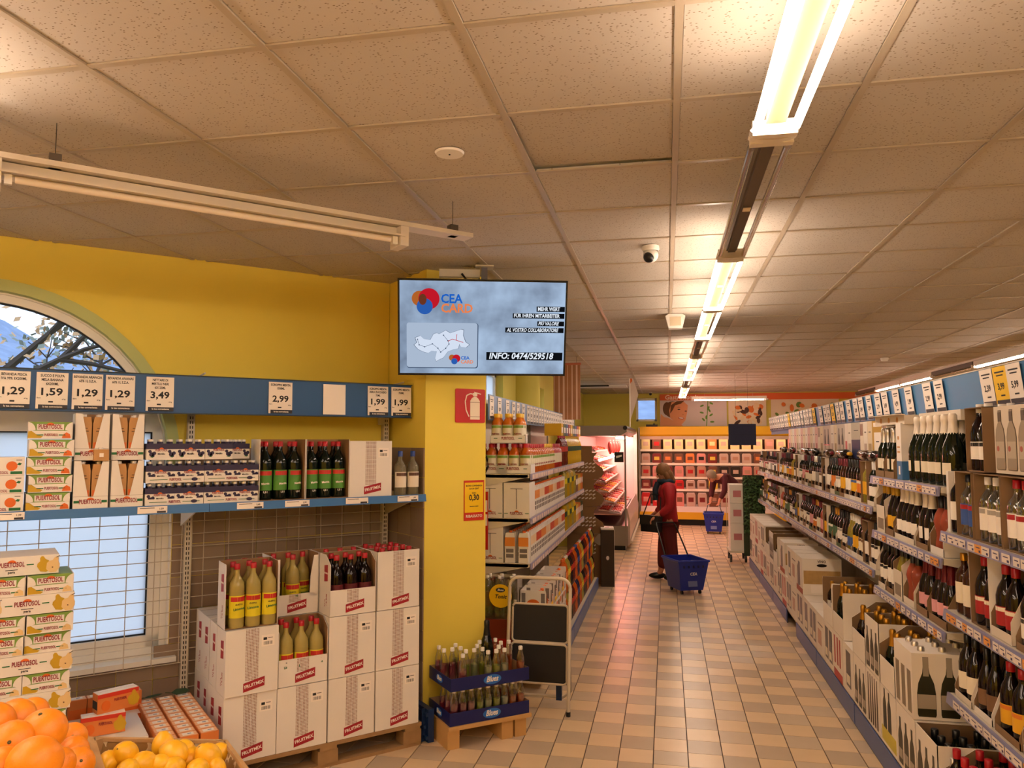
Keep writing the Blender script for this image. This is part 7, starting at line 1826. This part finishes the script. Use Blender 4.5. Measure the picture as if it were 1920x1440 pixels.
skinm = mat('skin_tone','c88a6a',.55); jack = mat('red_jacket','a01420',.7,noise=.1,nscale=30,bump=.3); trous = mat('dark_red_trousers','5a1014',.8); hairm = mat('fair_brown_hair','7a5430',.6,noise=.3,nscale=60); scarf = mat('dark_blue_scarf','1c2a38',.8,noise=.5,nscale=40); maro = mat('maroon_jacket','4a1018',.75); greyh = mat('grey_hair','8c7c68',.7); darkp = mat('dark_trousers','1c1a20',.8)
def lathehand(V, E, wrist, d, n, s=1.0):
    """adds palm and five bent fingers as chains rooted in the palm. d: hand direction, n: palm normal"""
    d = Vector(d).normalized(); n = Vector(n).normalized(); w = d.cross(n).normalized()
    wi = len(V)-1
    palm = Vector(wrist) + d*.045*s; V.append((*palm, (.028*s,.018*s))); pi_ = len(V)-1; E.append((wi, pi_))
    for k, (off, L1) in enumerate(((-.026,.062),(-.009,.072),(.009,.068),(.025,.055))):
        a = palm + d*.03*s + w*off*s; b = a + (d*.8+n*.5).normalized()*L1*.5*s; c = b + (d*.2+n).normalized()*L1*.5*s
        V.append((*a,.0095*s)); E.append((pi_, len(V)-1)); V.append((*b,.0085*s)); E.append((len(V)-2, len(V)-1)); V.append((*c,.007*s)); E.append((len(V)-2, len(V)-1))
    a = palm - d*.015*s - w*.028*s; b = a + (d*.5-w*.6+n*.4).normalized()*.03*s; c = b + (d*.7+n*.7).normalized()*.026*s
    V.append((*a,.011*s)); E.append((pi_, len(V)-1)); V.append((*b,.010*s)); E.append((len(V)-2, len(V)-1)); V.append((*c,.008*s)); E.append((len(V)-2, len(V)-1))
def head_parts(t, hc, pitch, hair, long_hair=True, s=1.0):
    """head centre hc; facing local -y, bowed by pitch"""
    mb = MB(); mb.ball((0,0,0), .1*s, 16, 12, (.78,.95,1.15)); mb.ball((0,-.055*s,-.055*s), .055*s, 12, 8, (.9,.8,.9))
    mb.prism([(-.012*s,-.03*s),(.012*s,-.03*s),(.005*s,.02*s),(-.005*s,.02*s)], -.115*s, -.085*s, 'xz')
    h = t.a('head', mb.mesh('head', skinm, smooth=True), 0, hc, (pitch,0,0))
    for q in (-1,1):
        t.a('eye', MB().ball((q*.032*s,-.088*s,.012*s), .011*s, 8, 6).mesh('eye', dark), h); t.a('ear', MB().ball((q*.078*s,.01*s,-.01*s), .024*s, 8, 6, (.4,.7,1.1)).mesh('ear', skinm, smooth=True), h)
    t.a('mouth', B(-.022*s,.022*s,-.1*s,-.092*s,-.066*s,-.058*s, mat('lips','9a4a42',.5),'mouth'), h)
    hb = MB(); hb.ball((0,.018*s,.022*s), .108*s, 16, 10, (.86,1.0,1.1))
    if long_hair:
        hb.ball((0,.06*s,-.06*s), .085*s, 12, 8, (1.0,.75,1.5)); hb.ball((.07*s,.02*s,-.05*s), .04*s, 8, 8, (.6,1.1,2.4)); hb.ball((-.07*s,.02*s,-.05*s), .04*s, 8, 8, (.6,1.1,2.4)); hb.ball((0,.075*s,-.14*s), .06*s, 10, 8, (1.1,.6,1.3))
    t.a('hair', hb.mesh('hair', hair, smooth=True), h)
def woman():
    t = T('person')
    V = [(0,0,.86,.13)]; E = []
    def ch(parent, pts):
        p = parent
        for q in pts:
            V.append(q); E.append((p, len(V)-1)); p = len(V)-1
        return p
    chest = ch(0, [(0,.0,1.0,.12),(0,-.01,1.16,.135),(0,-.005,1.27,.11)]); ch(chest, [(0,-.01,1.345,.052),(0,-.035,1.41,.05)])
    for q in (-1,1):
        w = ch(chest, [(q*.13,0,1.25,.062),(q*.19,0,1.2,.055)])
        if q == 1: ch(w, [(.21,-.02,1.0,.045),(.19,-.19,.86,.032)]); lathehand(V, E, (.19,-.19,.86), (-.05,-.8,-.5), (0,.5,-1), .9)
        else: ch(w, [(-.22,.02,1.0,.045),(-.2,-.16,.87,.032)]); lathehand(V, E, (-.2,-.16,.87), (0,-.8,-.5), (0,.5,-1), .9)
    for q in (-1,1): ch(0, [(q*.085,0,.8,.09),(q*.085,-.02+.05*q,.45,.062),(q*.085,.0+.09*q,.1,.042),(q*.085,-.05+.09*q,.045,.038),(q*.085,-.12+.09*q,.035,.028)])
    t.p[0] = ('person', skin_mesh('body', V, E, skinm), -1, (0,0,0), (0,0,0), None)
    V = [(0,0,.70,(.155,.15))]; E = []
    ch(0, [(0,0,.82,(.17,.155))])
    chest = ch(1, [(0,-.01,.95,(.165,.145)),(0,-.02,1.12,(.165,.145)),(0,-.01,1.24,(.13,.115))]); ch(chest, [(0,.02,1.33,.085)])
    for q in (-1,1): ch(chest, [(q*.14,0,1.235,.085),(q*.195,.0,1.17,.078),(q*.225,.0,1.0,.066),(q*.195,-.14,.885,.05)])
    t.a('jacket', skin_mesh('jacket', V, E, jack), 0, label='red quilted jacket')
    V = [(0,0,.82,.135)]; E = []
    for q in (-1,1): ch(0, [(q*.085,0,.72,.11),(q*.08,-.01+.04*q,.45,.092),(q*.085,.0+.07*q,.12,.080)])
    t.a('trousers', skin_mesh('trousers', V, E, trous), 0, label='dark red trousers')
    for q in (-1,1): t.a('shoe', MB().ball((q*.085,-.05+.09*q,.045), .06, 12, 8, (.75,2.0,.75)).mesh('shoe', black, smooth=True), 0)
    head_parts(t, (0,-.055,1.455), RAD(28), hairm, True, .93)
    sc2 = MB(); sc2.tube([(.09*math.cos(2*PI*k/12), -.02+.085*math.sin(2*PI*k/12), 1.325+.012*(k%2)) for k in range(12)], .038, 8, True); sc2.tube([(.02,-.13,1.32),(.03,-.17,1.22),(.03,-.165,1.08)], .04, 8)
    t.a('scarf', sc2.mesh('scarf', scarf, smooth=True), 0, label='dark blue patterned scarf')
    return t
WX, WY = -.0, 10.87
inst(woman(), (WX, WY, 0), RAD(-82), 'woman in a red jacket looking down, pulling a blue basket in the aisle', 'person')
bag = T('shoulder_bag', MB().prism([(-.14,0),(.14,0),(.15,.22),(-.15,.22)], -.05,.05,'xz').mesh('bag', black)); bag.a('flap', MB().prism([(-.15,.1),(.15,.1),(.15,.225),(-.15,.225)], -.058,-.05,'xz').mesh('flap', dark)); bag.a('strap', MB().tube([(-.14,0,.2),(-.05,.06,.5),(.10,.09,.5),(.14,0,.2)], .008, 5).mesh('strap', black))
inst(bag, (WX-.22, WY-.14, .66), RAD(-35), 'black shoulder bag hanging at the front of the woman in red', 'bag')
blue_b2 = mat('basket_blue','1a2f9c',.35)
def basket(hand_up=True):
    t = T('wheeled_basket')
    w0, w1, d0, d1, h0, h1 = .15, .20, .18, .25, .05, .41
    mb = MB()
    C0 = [(-w0,-d0,h0),(w0,-d0,h0),(w0,d0,h0),(-w0,d0,h0)]; C1 = [(-w1,-d1,h1),(w1,-d1,h1),(w1,d1,h1),(-w1,d1,h1)]
    mb.add(C0, [(0,3,2,1)])
    for i in range(4):
        j = (i+1)%4; mb.add([C0[i],C0[j],C1[j],C1[i]], [(0,1,2,3)])
        ci = [(x*.97,y*.97,z+.004) for x,y,z in (C0[i],C0[j],C1[j],C1[i])]; mb.add(ci, [(3,2,1,0)])
    t.p[0] = ('wheeled_basket', mb.mesh('basket', blue_b2), -1, (0,0,0), (0,0,0), None)
    t.a('rim', MB().tube([(-w1,-d1,h1),(w1,-d1,h1),(w1,d1,h1),(-w1,d1,h1)], .016, 6, True).mesh('rim', blue_b2))
    for k in range(5):
        x = -w0*.85+k*w0*.42; t.a('side_slot', B(x-.012,x+.012,-.001,0,.0,.05, mat('slot_blue','0c1450',.5),'slot'), 0, (0,-d1*.965-.004,.33-.0), (RAD(-11),0,0))
    t.a('white_print', txt('CEA', .05, mat('white_print','d8d8e0',.5), shear=.2), 0, (0,-.232,.255), (RAD(-11),0,0)); t.a('white_label', rect(.12,.08, mat('basket_label','6a78b0',.5)), 0, (0,-.207,.14), (RAD(-11),0,0))
    t.a('white_print', txt('CEA', .05, mat('white_print','d8d8e0',.5), shear=.2), 0, (w1-.02,0,.28), (RAD(-8),0,RG))
    for x in (-.12,.12):
        for y in (-.15,.15): t.a('wheel', MB().lathe([(.0005,-.012),(.024,-.012),(.024,.012),(.0005,.012)],10).mesh('wheel', black), 0, (x,y,.024), (0,RAD(90),0))
    return t
bk = basket()
b1 = T('x'); b1.p = list(bk.p)
rodm = black
b1.a('pull_handle', MB().tube([(-.16,.24,.40),(-.135,.56,.76),(-.12,.60,.80),(.12,.60,.80),(.135,.56,.76),(.16,.24,.40)], .011, 6).mesh('handle', rodm))
inst(b1, (.205, 10.06, 0), RAD(24), 'blue wheeled shopping basket with black pull handle held by the woman in red', 'basket')
b2 = T('x'); b2.p = list(bk.p); b2.a('pull_handle', MB().tube([(-.16,.2,.40),(-.1,.3,.62),(.1,.3,.62),(.16,.2,.40)], .009, 6).mesh('handle', rodm))
inst(b2, (.93, 16.55, 0), RAD(-4), 'blue wheeled shopping basket before the chilled case at the far end', 'basket')
def man():
    t = T('person')
    V = [(0,.1,.88,.13)]; E = []
    def ch(parent, pts):
        p = parent
        for q in pts:
            V.append(q); E.append((p, len(V)-1)); p = len(V)-1
        return p
    chest = ch(0, [(0,-.06,1.0,.125),(0,-.26,1.10,.13),(0,-.38,1.14,.11)]); ch(chest, [(0,-.46,1.155,.055),(0,-.50,1.15,.05)])
    for q in (-1,1):
        w = ch(chest, [(q*.14,-.36,1.12,.062),(q*.19,-.38,1.05,.055),(q*.19,-.42,.84,.042),(q*.14,-.50,.66,.032)]); lathehand(V, E, (q*.14,-.50,.66), (0,-.4,-1), (0,-1,.1))
    for q in (-1,1): ch(0, [(q*.09,.1,.84,.09),(q*.1,.06,.46,.062),(q*.1,.1,.1,.045),(q*.1,.05,.045,.04),(q*.1,-.02,.035,.03)])
    t.p[0] = ('person', skin_mesh('body', V, E, skinm), -1, (0,0,0), (0,0,0), None)
    V = [(0,.13,.80,(.16,.15))]; E = []
    chest = ch(0, [(0,-.04,.98,(.165,.15)),(0,-.26,1.10,(.17,.15)),(0,-.38,1.13,(.13,.12))])
    for q in (-1,1): ch(chest, [(q*.14,-.36,1.11,.085),(q*.2,-.38,1.03,.075),(q*.2,-.42,.84,.062),(q*.15,-.49,.70,.05)])
    t.a('jacket', skin_mesh('jacket', V, E, maro), 0, label='dark maroon jacket')
    V = [(0,.1,.86,.14)]; E = []
    for q in (-1,1): ch(0, [(q*.09,.1,.78,.10),(q*.1,.06,.46,.08),(q*.1,.1,.12,.066)])
    t.a('trousers', skin_mesh('trousers', V, E, darkp), 0, label='dark trousers')
    for q in (-1,1): t.a('shoe', MB().ball((q*.1,.05,.045), .062, 12, 8, (.75,2.0,.75)).mesh('shoe', black, smooth=True), 0)
    head_parts(t, (0,-.58,1.16), RAD(45), greyh, False, 1.0)
    return t
inst(man(), (1.38, 16.95, 0), RAD(-55), 'person in a maroon jacket bending over the far blue basket', 'person')
